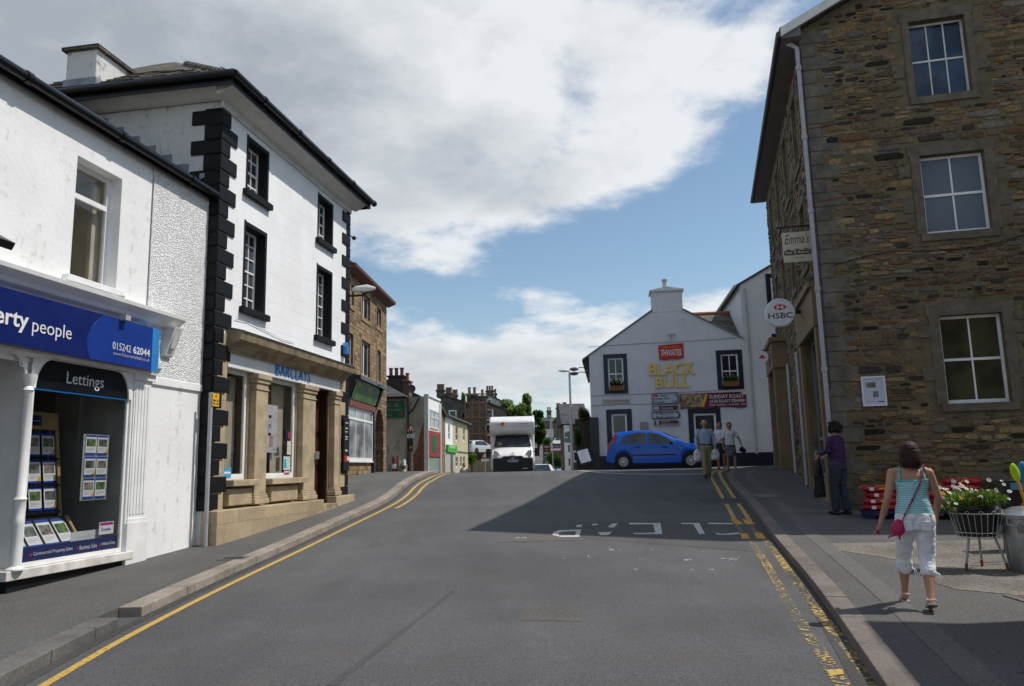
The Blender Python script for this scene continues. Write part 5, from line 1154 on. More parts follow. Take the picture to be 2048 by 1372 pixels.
window(NB, 'y', -.12, a0-.5, b0, z0, z1, 3, (.78,), white_paint, darkglass('shop window grey', (.14, .15, .16), .08), .05, .07, .05)
m = MB(); m.box(b0, b0+.18, -.12, 0, -2, z1+.1); m.build('shop_pilaster', navy, NB)
fz0 = FN.uz(748, 810)[1]; fz1 = FN.uz(748, 783)[1]
m = MB(); m.prism([(-.05, z1), (-.14, z1), (-.16, z1+.18), (-.05, z1+.18)], -.6, b0+.1, 'x'); m.build('awning_box', M('faded red', (.2, .07, .06), .7), NB)
m = MB(); m.prism([(0, z1+.18), (-.12, z1+.2), (-.34, z1+.85), (0, z1+.85)], -.6, b0+.12, 'x'); m.prism([(0, z1+.85), (-.5, z1+.85), (-.5, z1+.97), (0, z1+1.05)], -.6, b0+.4, 'x'); m.prism([(0, z1-.1), (-.14, z1+.1), (-.42, z1+.85), (0, z1+.85)], b0+.12, b0+.32, 'x'); m.build('shop_fascia', black_gloss, NB)
art, nn = newmat('green painted board'); tc_ = nn('ShaderNodeTexCoord', out=3); zz_ = nn('ShaderNodeTexNoise', {'Vector': tc_, 'Scale': 1.6, 'Detail': 3., 'Distortion': 1.})
finish(art, nn, nn.ramp(zz_, [(.3, (.02, .08, .12)), (.45, (.03, .16, .05)), (.55, (.1, .2, .03)), (.62, (.35, .3, .03)), (.75, (.02, .1, .2))]), .4)
m = MB(); m.prism([(-.15, z1+.24), (-.16, z1+.23), (-.345, z1+.76), (-.33, z1+.77)], -.5, b0-.0, 'x'); m.build('sign_board', art, NB)
m = MB(); m.tube([(.2, -.05, z1+1.15), (1.5, -.1, z1+1.02), (b0-.3, -.3, z1+1.0)], .015, 5); m.tube([(.4, -.3, z1+.95), (b0-.6, -.55, z1+.9)], .018, 5); m.build('cable', black_p, NB)
# iron gate in the archway, closing stones
m = MB(); 
for k in range(9): x = ax0+.05+(ax1-ax0-.1)*k/8; m.tube([(x, .35, -1.2), (x, .35, 1.5)], .015, 5)
m.tube([(ax0, .35, 1.45), (ax1, .35, 1.45)], .02, 5); m.tube([(ax0, .35, .3), (ax1, .35, .3)], .02, 5); m.build('iron_gate', black_gloss, NB)
m = MB(); n8 = 8; c_ = (ax0+ax1)/2; r_ = (ax1-ax0)/2
for s_ in (-1, 1): m.prism([(c_+s_*r_, az)]+[(c_+s_*r_*cos(t), az-r_+r_*sin(t)) for t in [pi/2*i/8 for i in range(9)]][::1], .0, .5, 'y')
m.build('arch_stones', brown, NB); m = MB(); m.quad((ax0, 1.2, -2), (ax1, 1.2, -2), (ax1, 1.2, az), (ax0, 1.2, az)); m.build('passage', black_p, NB)
poster('window_notice', 'small white notice on the iron gate of the archway', 'notice', FN, (ax0+ax1)/2-.15, (ax0+ax1)/2+.2, .3, .35, .75, lgrey, [('lines', .2, .8, .4, .5, red_p)])
# ================================================================ row of houses down the left side of the street
peelm = peel('peeling cream render', (.40, .38, .29), (.20, .18, .13)); MATS['brickwork'] = course('red brickwork', [(.22, .07, .045), (.28, .1, .06), (.18, .06, .04)], (.2, .16, .13), .22, .075, .008)
a_ = P(853, 900, 36); FE = Frame(a_.x, a_.y, 5.2)       # street face of the peeling house; x along street, y to the left
PE = thing('takeaway_building', 'peeling cream rendered house with a green takeaway sign and slate hipped roof', 'building', FE.o, FE.rz)
mb = MB(); mb.quad((0, 0, -2), (0, 6, -2), (0, 6, 3.30), (0, 0, 3.30)); mb.quad((0, .02, -2), (3.1, .02, -2), (3.1, .02, 3.3), (0, .02, 3.3)); mb.build('wall', peelm, PE)
m = MB(); br_ = [(0, -1.6), (2.1*.6, -1.6), (1.2, -.8), (1.28, -.3), (.95, .0), (.55, .2), (.75, .45), (.45, .9), (.3, 1.6), (.1, 2.2), (0, 2.3)]
m.prism([(a, b) for a, b in br_], -.012, .0, 'x'); m.build('exposed_brick', MATS['brickwork'], PE)
m = MB(); m.add([(-.15, .9, 3.3), (-.15, 6, 3.3), (3.1, 6, 3.3), (3.1, .9, 3.3), (1.5, 2.6, 4.25), (1.5, 6.2, 4.6)], [(0, 1, 5, 4), (0, 4, 3), (3, 4, 5, 2), (1, 2, 5)]); rf = m.build('roof', darkslate, PE)
m = MB(); m.tube([(-.2, .9, 3.28), (-.2, 6, 3.28)], .05, 6); m.tube([(-.06, .85, 3.28), (-.06, .85, -1)], .045, 6); m.tube([(-.1, .3, 3.25), (-.08, .6, 2.7), (-.06, .85, 2.5)], .04, 6); m.build('drainpipe', black_gloss, PE)
for (px0, px1, pt_, pb_, pots, mt) in ((776, 806, 754, 775, (779, 790, 801), M('sooty chimney', (.05, .045, .04), .9)), (806, 818, 764, 782, (812,), M('brick chimney', (.16, .09, .06), .9))):
    y0 = 2.4 if len(pots) > 1 else 1.9
    def ys_(px, py): # intersection in the plane x=y0 of the house, looking along the street
        return FE.side(px, py, 1.5)
    ya, zt_ = ys_(px0, pt_); yb, _ = ys_(px1, pt_); _, zb_ = ys_(px0, pb_)
    m = MB(); m.box(1.5, 2.1, min(ya, yb), max(ya, yb), zb_-1.0, zt_); ch = m.build('chimney', mt, PE); m = MB(); m.box(1.44, 2.16, min(ya, yb)-.06, max(ya, yb)+.06, zt_, zt_+.07); m.build('coping', mt, ch)
    for q in pots:
        yq, _ = ys_(q, 740); m = MB(); hh = .42; m.lathe([(.11, 0), (.085, .08), (.08, hh*.8), (.11, hh*.85), (.1, hh), (.0, hh)], (1.8, yq, zt_+.05), 10); m.build('chimney_pot', M('red clay pot', (.15, .065, .045), .9) if len(pots) > 1 else M('orange clay pot', (.32, .11, .05), .9), ch)
yq, zq = FE.side(824, 778, 1.0)
m = MB(); m.lathe([(0, .06), (.2, .0), (.19, .02), (0, .08)], (.9, yq, zq), 14, 'x'); m.tube([(.95, yq, zq), (1.1, yq, zq-.35)], .02, 5); m.build('satellite_dish', M('dark dish', (.08, .08, .09), .5), PE)
GS = thing('takeaway_sign', 'green painted takeaway board on the peeling wall', 'sign', FE.o, FE.rz)
y0, z1 = FE.side(809, 802); y1, z0 = FE.side(756, 837)
Mx = Matrix(((0, 0, 0, 0), (0, 0, 0, 0), (0, 0, 0, 0), (0, 0, 0, 1)))
Mx = Matrix(((0, 1, 0, -.0), (-1, 0, 0, 0), (0, 0, 1, 0), (0, 0, 0, 1)))    # writes in plane x=const, facing -x
m = MB(); m.box(-.05, 0, y0, y1, z0, z1); gb = m.build('board', M('sign green', (.01, .13, .06), .5, .15), GS)
cr = M('gold ink', (.3, .3, .18), .6)
m = MB(Mx); text(m, 'SPICE', -(y0+(y1-y0)*.95), -(y0+(y1-y0)*.22), z0+.52, z0+.7, -.05, .004, .0); text(m, 'TAKEAWAY', -(y0+(y1-y0)*.9), -(y0+(y1-y0)*.12), z0+.32, z0+.42, -.05, .004, .0); text(m, 'OPEN', -(y0+(y1-y0)*.8), -(y0+(y1-y0)*.48), z0+.08, z0+.16, -.05, .004, .0); m.build('lettering', cr, gb)
m = MB(); m.prism([(y0+.1, z0+.1), (y0+.26, z0+.1), (y0+.18, z0+.3)], -.056, -.05, 'x'); m.build('emblem', red_p, gb)
# red fronted shop
m = MB()
def px_rect(F, x0, y0, x1, y1): a, zt_ = F.uz(x0, y0); b, _ = F.uz(x1, y0); _, zb_ = F.uz(x0, y1); return a, b, zb_, zt_
RS = thing('red_shop', 'narrow shop with a red panel, green sign and white upper front', 'building', FE.o, FE.rz); FW = 2.9
m.box(0, FW, -.06, 0, -2, .55); m.build('shop_wall', M('pale green shutter', (.22, .30, .27), .5), RS)
m = MB(); m.box(0, FW, -.1, 0, .55, 1.75); rp = m.build('red_panel', M('faded red board', (.32, .045, .05), .6, .15), RS)
m = MB(); m.box(.7, 1.9, -.11, -.1, .75, 1.55); m.build('sign_panel', MATS['sign green'], rp)
m = MB(); m.box(0, FW, -.08, 0, 1.75, 3.3); m.box(0, FW, -.14, 0, 3.3, 3.4); m.build('white_front', white_smooth, RS)
window(RS, 'y', -.16, .35, 2.5, 1.85, 2.75, 2, (.6,), dull_white, darkglass('grey net curtain', (.14, .15, .17), .1), .04, .08, .06)
m = MB(); m.box(-.08, .04, -.1, .1, -2, 3.4); m.build('corner_stones', dull_white, RS)
m = MB(); m.tube([(FW-.1, -.14, 3.2), (FW-.1, -.14, -1)], .05, 6); m.build('drainpipe', white_paint, RS)
# dark stone cottage
e_ = P(877, 900, 39.2); f_ = P(891, 900, 48); FC = Frame(e_.x, e_.y, math.degrees(atan2(f_.x-e_.x, f_.y-e_.y)))
SC = thing('stone_cottage', 'narrow dark stone cottage between the red shop and the cream building', 'building', FC.o, FC.rz); L_ = (f_-e_).length
m = MB(); m.quad((0, 0, -3), (L_, 0, -3), (L_, 0, 3.2), (0, 0, 3.2)); m.quad((0, 0, -3), (0, 4, -3), (0, 4, 3.2), (0, 0, 3.2)); m.build('wall', brown, SC)
m = MB(); m.prism([(-.15, 3.1), (2.6, 4.5), (5, 3.1)], -.1, L_, 'x'); m.build('roof', darkslate, SC); m = MB(); m.tube([(-.1, -.15, 3.1), (L_, -.15, 3.1)], .05, 6); m.build('gutter', black_gloss, SC)
# cream building
e_ = P(891, 900, 48); f_ = P(936, 900, 58.5); FCR = Frame(e_.x, e_.y, math.degrees(atan2(f_.x-e_.x, f_.y-e_.y))); L_ = (f_-e_).length
CB = thing('cream_building', 'two storey cream and white building with a green shop sign', 'building', FCR.o, FCR.rz)
cream_w = render_paint('cream render', (.52, .46, .30), amt=.2); ws = []
m = MB(); w1 = FCR.uz(905, 850)[0]
for (x0, y0, x1, y1) in ((911, 852, 916, 882), (926, 856, 930, 882), (911, 913, 916, 935), (920, 913, 924, 935), (926, 913, 930, 935)): ws.append(px_rect(FCR, x0, y0, x1, y1))
wall(m, 'y', 0, w1, L_, -3, 3.25, ws, .12); m.quad((L_, 0, -3), (L_, 6, -3), (L_, 6, 3.25), (L_, 0, 3.25)); m.build('wall', cream_w, CB)
wv = px_rect(FCR, 896, 848, 900, 880); m = MB(); wall(m, 'y', 0, 0, w1, -3, 3.25, [wv], .12); m.quad((0, 0, 0), (0, 4, 0), (0, 4, 3.25), (0, 0, 3.25)); m.build('white_wall', white_smooth, CB)
for q in ws+[wv]: window(CB, 'y', 0, *q, 1, (.5,), white_paint, dglz, .05, .08, .03)
m = MB(); m.prism([(-.2, 3.2), (3, 4.6), (6.2, 3.2)], -.2, L_+.2, 'x'); m.build('roof', darkslate, CB); m = MB(); m.tube([(-.2, -.22, 3.2), (L_+.2, -.22, 3.2)], .06, 6); m.tube([(L_, -.05, 3.2), (L_, -.05, -2)], .06, 6); m.box(-.1, L_, -.04, 0, 1.05, 1.13); m.build('gutter', M('grey gutter', (.12, .13, .14), .5), CB)
a, b, c, d = px_rect(FCR, 891.5, 889, 911, 904); m = MB(); m.box(a, b, -.12, 0, c, d); gs = m.build('shop_sign', M('bright green sign', (.06, .42, .05), .4), CB); m = MB(); text(m, 'FLORIST', a+(b-a)*.2, b-(b-a)*.2, c+(d-c)*.6, d-(d-c)*.1, -.12, .004, .02); m.build('lettering', white_p, gs)
a, b, c, d = px_rect(FCR, 892, 905, 909, 945); m = MB(); m.box(a, b, -.03, 0, c, d); m.build('shopfront', M('shop white green', (.42, .48, .46), .5), CB); m = MB(); m.box(a+(b-a)*.45, a+(b-a)*.7, -.05, 0, c, d-.1); m.build('shop_door', M('orange brown door', (.2, .07, .03), .6), CB)
# ================================================================ far terraces
FAR = course('far brown stone', [(.16, .125, .09), (.12, .095, .07), (.19, .15, .11)], (.11, .09, .07), .5, .25, .02, .02); far_grey = course('far grey stone', [(.16, .145, .125), (.12, .11, .1), (.2, .18, .15)], (.12, .11, .1), .5, .25, .02, .02); pale_gable = render_paint('far cream render', (.42, .42, .38), amt=.3)
def house(name, label, px0, px1, pye, pyr, Y, depth, mat, gable=True, roofm=None, group=None, wins=(), chims=(), apex=.5, rz=0.):
    """gable facing the camera between px0..px1, eaves at picture height pye, apex at pyr"""
    a = P(px0, pye, Y); b = P(px1, pye, Y); w = b.x-a.x; ze_ = a.z; zr = P((px0+px1)/2, pyr, Y).z; g = H(0, Y)-2
    t = thing(name, label, 'house', (a.x, Y, 0), rz, group)
    m = MB()
    if gable: m.add([(0, 0, g), (w, 0, g), (w, 0, ze_), (w*apex, 0, zr), (0, 0, ze_)], [(0, 1, 2, 3, 4)]); m.quad((0, 0, g), (0, depth, g), (0, depth, ze_), (0, 0, ze_)); m.quad((w, 0, g), (w, depth, g), (w, depth, ze_), (w, 0, ze_)); m.add([(0, depth, g), (w, depth, g), (w, depth, ze_), (w*apex, depth, zr), (0, depth, ze_)], [(0, 1, 2, 3, 4)])
    else: m.box(0, w, 0, depth, g, ze_)
    m.build('wall', mat, t)
    m = MB(); o = .25
    if gable:
        for s_ in (0, 1):
            x0, x1 = ((-o, w*apex) if not s_ else (w+o, w*apex)); za = ze_-o*(zr-ze_)/(w*apex if not s_ else w*(1-apex)+1e-6)
            m.add([(x0, -.15, za+.06), (x1, -.15, zr+.06), (x1, depth+.1, zr+.06), (x0, depth+.1, za+.06), (x0, -.15, za+.22), (x1, -.15, zr+.22), (x1, depth+.1, zr+.22), (x0, depth+.1, za+.22)], [(0, 1, 2, 3), (4, 5, 6, 7), (0, 1, 5, 4), (0, 3, 7, 4), (2, 3, 7, 6)])
    else: m.prism([(-o, ze_), (depth/2, zr), (depth+o, ze_)], -.1, w+.1, 'x')
    m.build('roof', roofm or darkslate, t)
    for (x0, y0, x1, y1) in wins:
        p, q = P(x0, y0, Y), P(x1, y1, Y); m = MB(); m.box(p.x-a.x-.15, q.x-a.x+.15, -.1, 0, q.z-.15, p.z+.15); f = m.build('window', white_paint if mat is not far_grey else dull_white, t); m = MB(); m.box(p.x-a.x, q.x-a.x, -.13, -.05, q.z, p.z); m.build('pane', dglz, f)
    for (x0, x1, yt, yb, np_, yo) in chims:
        p, q = P(x0, yt, Y+yo), P(x1, yb, Y+yo); m = MB(); m.box(p.x-a.x, q.x-a.x, yo, yo+1.2, q.z-1, p.z); c = m.build('chimney', FAR if mat is not far_grey else far_grey, t); m = MB(); m.box(p.x-a.x-.12, q.x-a.x+.12, yo-.1, yo+1.3, p.z, p.z+.15); m.build('coping', c.data.materials[0], c)
        for k in range(np_):
            x = (p.x+(q.x-p.x)*(k+.5)/np_)-a.x; m = MB(); m.lathe([(.2, 0), (.15, .2), (.15, .65), (.2, .75), (0, .75)], (x, yo+.6, p.z+.12), 8); m.build('chimney_pot', M('far clay pot', (.17, .11, .08), .9), c)
    return t
house('terraced_house', 'dark stone end house with a tall chimney above the cream building', 872, 930, 808, 792, 92, 9, M('dark gable stone', (.10, .085, .075), .9, .3, 1.), True, None, 'distant terrace', [(900, 823, 911, 837)], [(873, 888, 782, 800, 3, 1), (891, 903, 788, 800, 3, 5), (905, 914, 792, 803, 3, 8)], .28)
house('terraced_house', 'brown stone house end with red scaffolding, left of the motorhome', 929, 1012, 824, 793, 84, 9, FAR, True, None, 'distant terrace', [(974, 821, 984, 838), (974, 850, 984, 868)], [(933, 954, 790, 803, 2, .2), (955, 974, 794, 806, 1, 4)], .18)
house('terraced_house', 'cream gabled house with a small arched window behind the scaffolded one', 972, 1018, 812, 790, 112, 9, pale_gable, True, None, 'distant terrace', [(976, 800, 982, 808)], [(972, 987, 783, 795, 3, 2), (988, 993, 789, 796, 1, 2)], .12)
house('terraced_house', 'grey stone house at the bend at the top of the hill road', 1088, 1122, 842, 832, 150, 9, far_grey, False, darkslate, 'hill terrace', [(1108, 842+3, 1111, 852)], [(1094, 1103, 823, 836, 2, 3)])
house('terraced_house', 'second grey stone house down from the bend, left of the lamp column', 1112, 1142, 838, 822, 120, 9, far_grey, True, darkslate, 'hill terrace', [(1121, 846, 1125, 858)], [(1113, 1122, 817, 832, 2, 3), (1126, 1134, 815, 830, 2, 6)])
house('terraced_house', 'nearest grey stone house of the hill terrace, left of the pub', 1140, 1190, 846, 822, 92, 9, far_grey, True, darkslate, 'hill terrace', [(1148, 848, 1153, 862)], [(1146, 1155, 822, 834, 2, 3)])
# scaffolding
SF = thing('scaffolding', 'rusty red scaffolding standing against the brown house end', 'scaffolding', (P(932, 890, 83).x, 83, H(0, 83)))
m = MB(); sp = M('scaffold tube', (.16, .085, .06), .7); x1 = P(988, 890, 83).x-P(932, 890, 83).x; zt_ = P(950, 800, 83).z-H(0, 83)
for k in range(5):
    x = x1*k/4; m.tube([(x, 0, 0), (x, 0, zt_*(1 if k < 4 else .75))], .05, 5); m.tube([(x, -1.1, 0), (x, -1.1, zt_*(1 if k < 4 else .75))], .05, 5)
m.build('uprights', sp, SF)
m = MB()
for k in range(5):
    z = zt_*(k+1)/5.2; e = x1*(1 if k < 4 else .8)
    for y in (0, -1.1): m.tube([(0, y, z), (e, y, z)], .05, 5); m.tube([(0, y, z+.9), (e, y, z+.9)], .04, 5)
m.build('ledgers', sp, SF); m = MB()
for k in range(4): m.box(0, x1, -1.1, 0, zt_*(k+1)/5.2+.03, zt_*(k+1)/5.2+.09)
m.build('boards', M('scaffold board', (.24, .14, .09), .9), SF)
m = MB(); m.tube([(x1*.5, -1.15, zt_*.55), (x1*.95, -1.15, zt_*.35)], .05, 5); m.tube([(0, -1.15, 0), (x1*.5, -1.15, zt_*.4)], .05, 5); m.build('braces', sp, SF)
# black and white quoined house left of the pub
t = thing('quoined_house', 'small dark house front with white toothed quoins left of the pub', 'house', (P(1131, 900, 47).x, 47, 0))
w_ = P(1176, 900, 47).x-P(1131, 900, 47).x; zt_ = P(1131, 848, 47).z
m = MB(); m.box(0, w_, 0, 5, -3, zt_); m.build('wall', M('dark brown wall', (.10, .07, .045), .9, .3, 2.), t)
m = MB()
for k in range(12): m.box(-.05, .28 if k % 2 else .16, -.05, .2, -2.4+.4*k, -2.4+.4*k+.39) if -2.4+.4*k+.39 < zt_ else None
m.build('quoins', white_paint, t)
m = MB(); m.prism([(-.2, zt_), (2.5, zt_+1.4), (5.2, zt_)], -.2, w_+.1, 'x'); m.build('roof', darkslate, t)
p, q = P(1137, 905, 47), P(1142, 921, 47); m = MB(); m.box(.42, .92, -.06, 0, q.z-.1, p.z+.1); f = m.build('window', white_paint, t); m = MB(); m.box(.5, .84, -.08, -.03, q.z, p.z); m.build('pane', dglz, f)
m = MB(); m.tube([(w_*.62, -.1, zt_), (w_*.62, -.1, -2)], .06, 6); m.tube([(w_*.82, -.1, zt_), (w_*.82, -.1, -2)], .06, 6); m.build('drainpipe', dull_white, t)
# ================================================================ walls, fences, hedges, trees
def px_box(name, label, cat, x0, y0, x1, y1, Y, d, mat, part='wall', group=None):
    p, q = P(x0, y0, Y), P(x1, y1, Y); m = MB(); m.box(p.x, q.x, Y, Y+d, min(q.z, H(0, Y)-1), p.z); o = m.build(name, mat); return tag(o, label, cat, group)
px_box('garden_wall', 'pale stone wall left of the hill road beside the trees', 'wall', 1066, 862, 1089, 880, 118, 1, M('pale wall stone', (.28, .22, .16), .9, .3, 1.))
px_box('retaining_wall', 'low sandy wall behind the green bush left of the motorhome', 'wall', 936, 921, 985, 940, 52, .4, M('sandy wall', (.26, .2, .14), .9, .2, 1.))
px_box('retaining_wall', 'stone wall below the parked silver car left of the motorhome', 'wall', 930, 905, 985, 925, 66, .5, FAR)
bark = M('bark', (.06, .045, .03), .95, .3, 6., .02); far_leaf = [leafmat('tree leaf', (.15, .19, .10)), leafmat('yellow green leaf', (.16, .21, .07)), leafmat('dark tree leaf', (.06, .10, .035))]
def tree(label, px, pyt, pyb, wpx, Y, k=0, n=1500, group='trees behind the motorhome', name='tree', narrow=False):
    rn = random.Random(int(px*7+Y)); top = P(px, pyt, Y).z; bx_ = P(px, pyb, Y); g = H(0, Y); base = min(bx_.z, g); w = wpx*Y/FPX/2; h = top-g
    t = thing(name, label, 'tree', (bx_.x, Y, g), 0, group)
    m = MB(); m.tube([(0, 0, -.5), (.1, 0, h*.3), (0, .1, h*.75)], [w*.09+.08, w*.07+.06, .04], 7)
    for i in range(6): a = rn.uniform(0, 6.3); z = h*rn.uniform(.3, .6); m.tube([(0, 0, z), (cos(a)*w*.6, sin(a)*w*.6, z+h*.2)], [w*.04+.03, .02], 5)
    m.build('trunk', bark, t)
    m = MB(); m.clean = False
    for i in range(30):
        zz = rn.uniform(.2, .93); rr = w*(max(.15, sin(pi*min(1, (zz-.02)/1.0))**.6) if not narrow else 1-zz*.75); a = rn.uniform(0, 6.3); d = rr*rn.uniform(.15, .85)
        leaves(m, n//8, (cos(a)*d, sin(a)*d, h*zz), (w*.34, w*.34, h*(.075 if not narrow else .09)), .05+Y*.0012, rn)
    m.build('crown', far_leaf[k], t)
    return t
tree('broad grey green tree at the left of the group', 1014, 796, 860, 62, 104, 0, 2200)
tree('leafy tree in the middle of the group', 1037, 802, 870, 54, 100, 1, 2000)
tree('tall narrow pale tree rising above the others', 1055, 784, 870, 36, 108, 0, narrow=True)
tree('dark rounded tree at the right of the group beside the hill road', 1076, 820, 872, 40, 110, 2)
tree('small tree top showing between the far chimneys', 927, 784, 830, 16, 120, 1)
tree('yellow green shrub at the top of the garden wall', 1086, 845, 875, 12, 116, 1, 500)
def bush(label, px, pyt, pyb, wpx, Y, k, n=1600, name='bush', cat='bush', s=.06, flowers=None):
    rn = random.Random(int(px)); p = P(px, pyt, Y); q = P(px, pyb, Y); w = wpx*Y/FPX/2; h = p.z-q.z
    t = thing(name, label, cat, (q.x, Y, q.z)); m = MB(); m.clean = False
    for i in range(10): a = rn.uniform(0, 6.3); leaves(m, n//10, (cos(a)*w*.45, sin(a)*w*.45, h*rn.uniform(.3, .72)), (w*.55, w*.55, h*.3), s, rn)
    m.build('foliage', far_leaf[k] if not isinstance(k, bpy.types.Material) else k, t); m = MB(); m.tube([(0, 0, -.6), (0, 0, h*.5)], .05, 5); m.build('stem', bark, t)
    if flowers:
        m = MB(); [m.ball((rn.uniform(-w, w)*.8, rn.uniform(-w, 0)*.8, rn.uniform(.3, .95)*h), .03, 5) for _ in range(26)]; m.build('flowers', flowers, t)
    return t
bush('bright green rounded bush beside the far left wall', 944, 905, 930, 19, 50, leafmat('lime bush leaf', (.13, .22, .04)))
bush('dark hedge below the brown direction signs', 1112, 905, 938, 40, 56, 2, 2200, 'hedge', 'hedge', .09)
bush('pair of clipped dark conifers in a planter by the lamp posts', 1095, 877, 891, 15, 58, 2, 900, s=.06)
bush('dark climbing plant with red flowers on the corner left of the pub', 1168, 812, 850, 26, 37, 2, 1600, 'climbing_plant', 'plant', .05, petal_r)
bush('dark shrub against the railings left of the pub', 1158, 850, 900, 20, 41, 2, 1300, 'shrub', 'bush', .06)
px_box('fence', 'dark timber fence between the quoined house and the pub', 'fence', 1150, 838, 1183, 940, 43, .1, M('dark fence', (.03, .026, .022), .9, .3, 2.))
px_box('timber_planter', 'brown timber planter under the clipped conifers', 'planter', 1086, 889, 1101, 900, 58, .6, M('planter timber', (.16, .1, .06), .9))
# ---- posts, lamps, signs
def post(name, label, cat, px, pyt, Y, r=.05, mat=None, group=None, ground=None):
    p = P(px, pyt, Y); g = H(p.x, Y) if ground is None else ground; t = thing(name, label, cat, (p.x, Y, g), 0, group); m = MB(); m.tube([(0, 0, -.2), (0, 0, p.z-g)], r, 8); m.build('post', mat or greypaint, t, smooth=60); return t, p.z-g
t, h = post('street_lamp', 'tall grey street lamp left of the pub', 'street lamp', 1139, 748, 42, .06)
m = MB(); m.tube([(0, 0, h), (-.02, 0, h+.15), (-.2, 0, h+.2)], .04, 6); m.build('arm', greypaint, t); m = MB(); m.ball((-.3, 0, h+.18), .3, 12, (1, .5, .28)); m.build('lamp_head', M('lamp shell', (.6, .6, .58), .4), t, smooth=180)
t, h = post('street_lamp', 'thin double headed lamp post beyond the motorhome', 'street lamp', 1100, 833, 62, .04)
m = MB(); m.box(-.35, .12, -.06, .06, h, h+.07); m.build('lamp_head', MATS['lamp shell'], t)
t, h = post('sign_post', 'grey post beside the thin double headed lamp post', 'post', 1103, 838, 54, .03)
for (x0, x1, y0, y1, Y, lb, mt) in ((1086, 1101, 889, 898, 57, 'upper brown direction sign by the conifers', brown_s), (1086, 1101, 901, 911, 57, 'lower brown direction sign by the conifers', brown_s), (1086, 1096, 911, 916, 57, 'small blue sign under the brown signs', blue)):
    p, q = P(x0, y0, Y), P(x1, y1, Y); t = thing('direction_sign', lb, 'road sign', (p.x, Y, q.z)); m = MB(); m.box(0, q.x-p.x, 0, .04, 0, p.z-q.z); b = m.build('board', mt, t); m = MB(); m.box(.08, q.x-p.x-.08, -.01, 0, (p.z-q.z)*.35, (p.z-q.z)*.65); m.build('lettering', sgw, b); m = MB(); m.tube([((q.x-p.x)/2, .06, (p.z-q.z)*.9), ((q.x-p.x)/2, .06, H(0, Y)-q.z)], .04, 6); m.build('post', greypaint, t)
t, h = post('road_sign', 'grey backed direction sign board left of the quoined house', 'road sign', 1140, 864, 45, .04)
p, q = P(1128, 865, 45), P(1153, 885, 45); m = MB(); m.box(p.x-P(1140, 864, 45).x, q.x-P(1140, 864, 45).x, -.06, -.02, h-.6, h-.33); m.box(p.x-P(1140, 864, 45).x+.02, q.x-P(1140, 864, 45).x-.02, -.06, -.02, h-.28, h); m.build('board', M('sign back grey', (.13, .16, .17), .5), t)
# warning sign on the left pavement
t, h = post('warning_sign', 'red bordered pedestrian warning triangle on a black pole with an orange lamp', 'road sign', 822, 848, 31, .04, black_gloss)
s_ = 18*31/FPX
def tri(mb, k, y0, y1): mb.prism([(-s_*k/2, h-s_*.87+s_*.87*(1-k)*.33), (s_*k/2, h-s_*.87+s_*.87*(1-k)*.33), (0, h-s_*.87*(1-k)*.67)], y0, y1, 'y')
m = MB(); tri(m, 1.05, -.06, -.04); m.build('border', red_p, t); m = MB(); tri(m, .7, -.065, -.06); b = m.build('panel', white_p, t)
m = MB()
for dx in (-.045, .04): m.tube([(dx-.01, -.07, h-.28), (dx, -.07, h-.18)], [.022, .018], 5); m.tube([(dx-.02, -.07, h-.28), (dx-.03, -.07, h-.31)], .01, 4)
m.build('pictogram', black_p, b)
m = MB(); m.box(-.14, .14, -.06, -.04, h-.54, h-.4); b = m.build('plate', white_p, t); m = MB(); text(m, 'Patrol', -.1, .1, h-.5, h-.44, -.06, .003, .01); m.build('lettering', black_p, b)
m = MB(); m.box(-.09, .09, -.12, -.02, h-1.05, h-.58); sb = m.build('signal_box', black_p, t, bevel=.01); m = MB(); m.lathe([(0, -.15), (.055, -.14), (.06, -.12)], (0, 0, h-.93), 12, 'y'); m.build('lamp_lens', M('orange lens', (.35, .12, .02), .3), sb)
m = MB(); m.tube([(0, 0, 0), (0, 0, .95)], .075, 10); m.build('pole_base', M('flaking pole base', (.15, .13, .1), .8, .5, 14.), t)
for (px, y0, y1, w, mt, top_, lb) in ((789, 913, 945, .16, M('red bollard', (.2, .03, .025), .5), white_p, 'dark red and white bollard by the peeling wall'), (808, 919, 945, .11, white_p, M('brown wrap', (.12, .1, .07), .8), 'white marker post by the peeling wall'), (793, 912, 945, .08, black_p, red_p, 'thin black post right of the red bollard'), (798, 921, 945, .13, M('stone post', (.24, .2, .15), .9), M('stone post', (.24, .2, .15), .9), 'short stone post by the peeling wall')):
    p = P(px, y0, 33.5); g = H(0, 33.5); t = thing('bollard', lb, 'bollard', (p.x, 33.5, g)); hh = p.z-g; m = MB(); m.lathe([(w*.7, -.3), (w*.7, hh*.9), (w*.5, hh), (0, hh)], n=12); m.build('body', mt, t, smooth=40); m = MB(); m.lathe([(w*.73, hh*.35), (w*.73, hh*.6)], n=12); m.build('band', top_, t)
tag(px_box('stone_block', 'low stone block against the peeling wall', 'stone block', 777, 929, 812, 950, 34.5, .4, M('stone post', (.24, .2, .15), .9)), 'low stone block against the peeling wall', 'stone block')
# A-board left of the pub
t = thing('pavement_board', 'tilted white price board on a dark stand left of the pub', 'sign board', (P(1174, 925, 32).x, 32, P(1174, 927, 32).z)); t.rotation_euler = (R(-14), R(-14), R(8))
m = MB(); m.box(-.27, .27, -.02, .02, 0, .62); m.build('stand', navy, t); m = MB(); m.box(-.24, .2, -.03, -.02, .06, .58); b = m.build('board', M('lilac white board', (.5, .52, .62), .5), t)
m = MB()
for k in range(5): m.box(-.17, .13-.05*(k % 2), -.034, -.03, .14+.08*k, .15+.08*k)
m.build('lettering', grey_p, b)
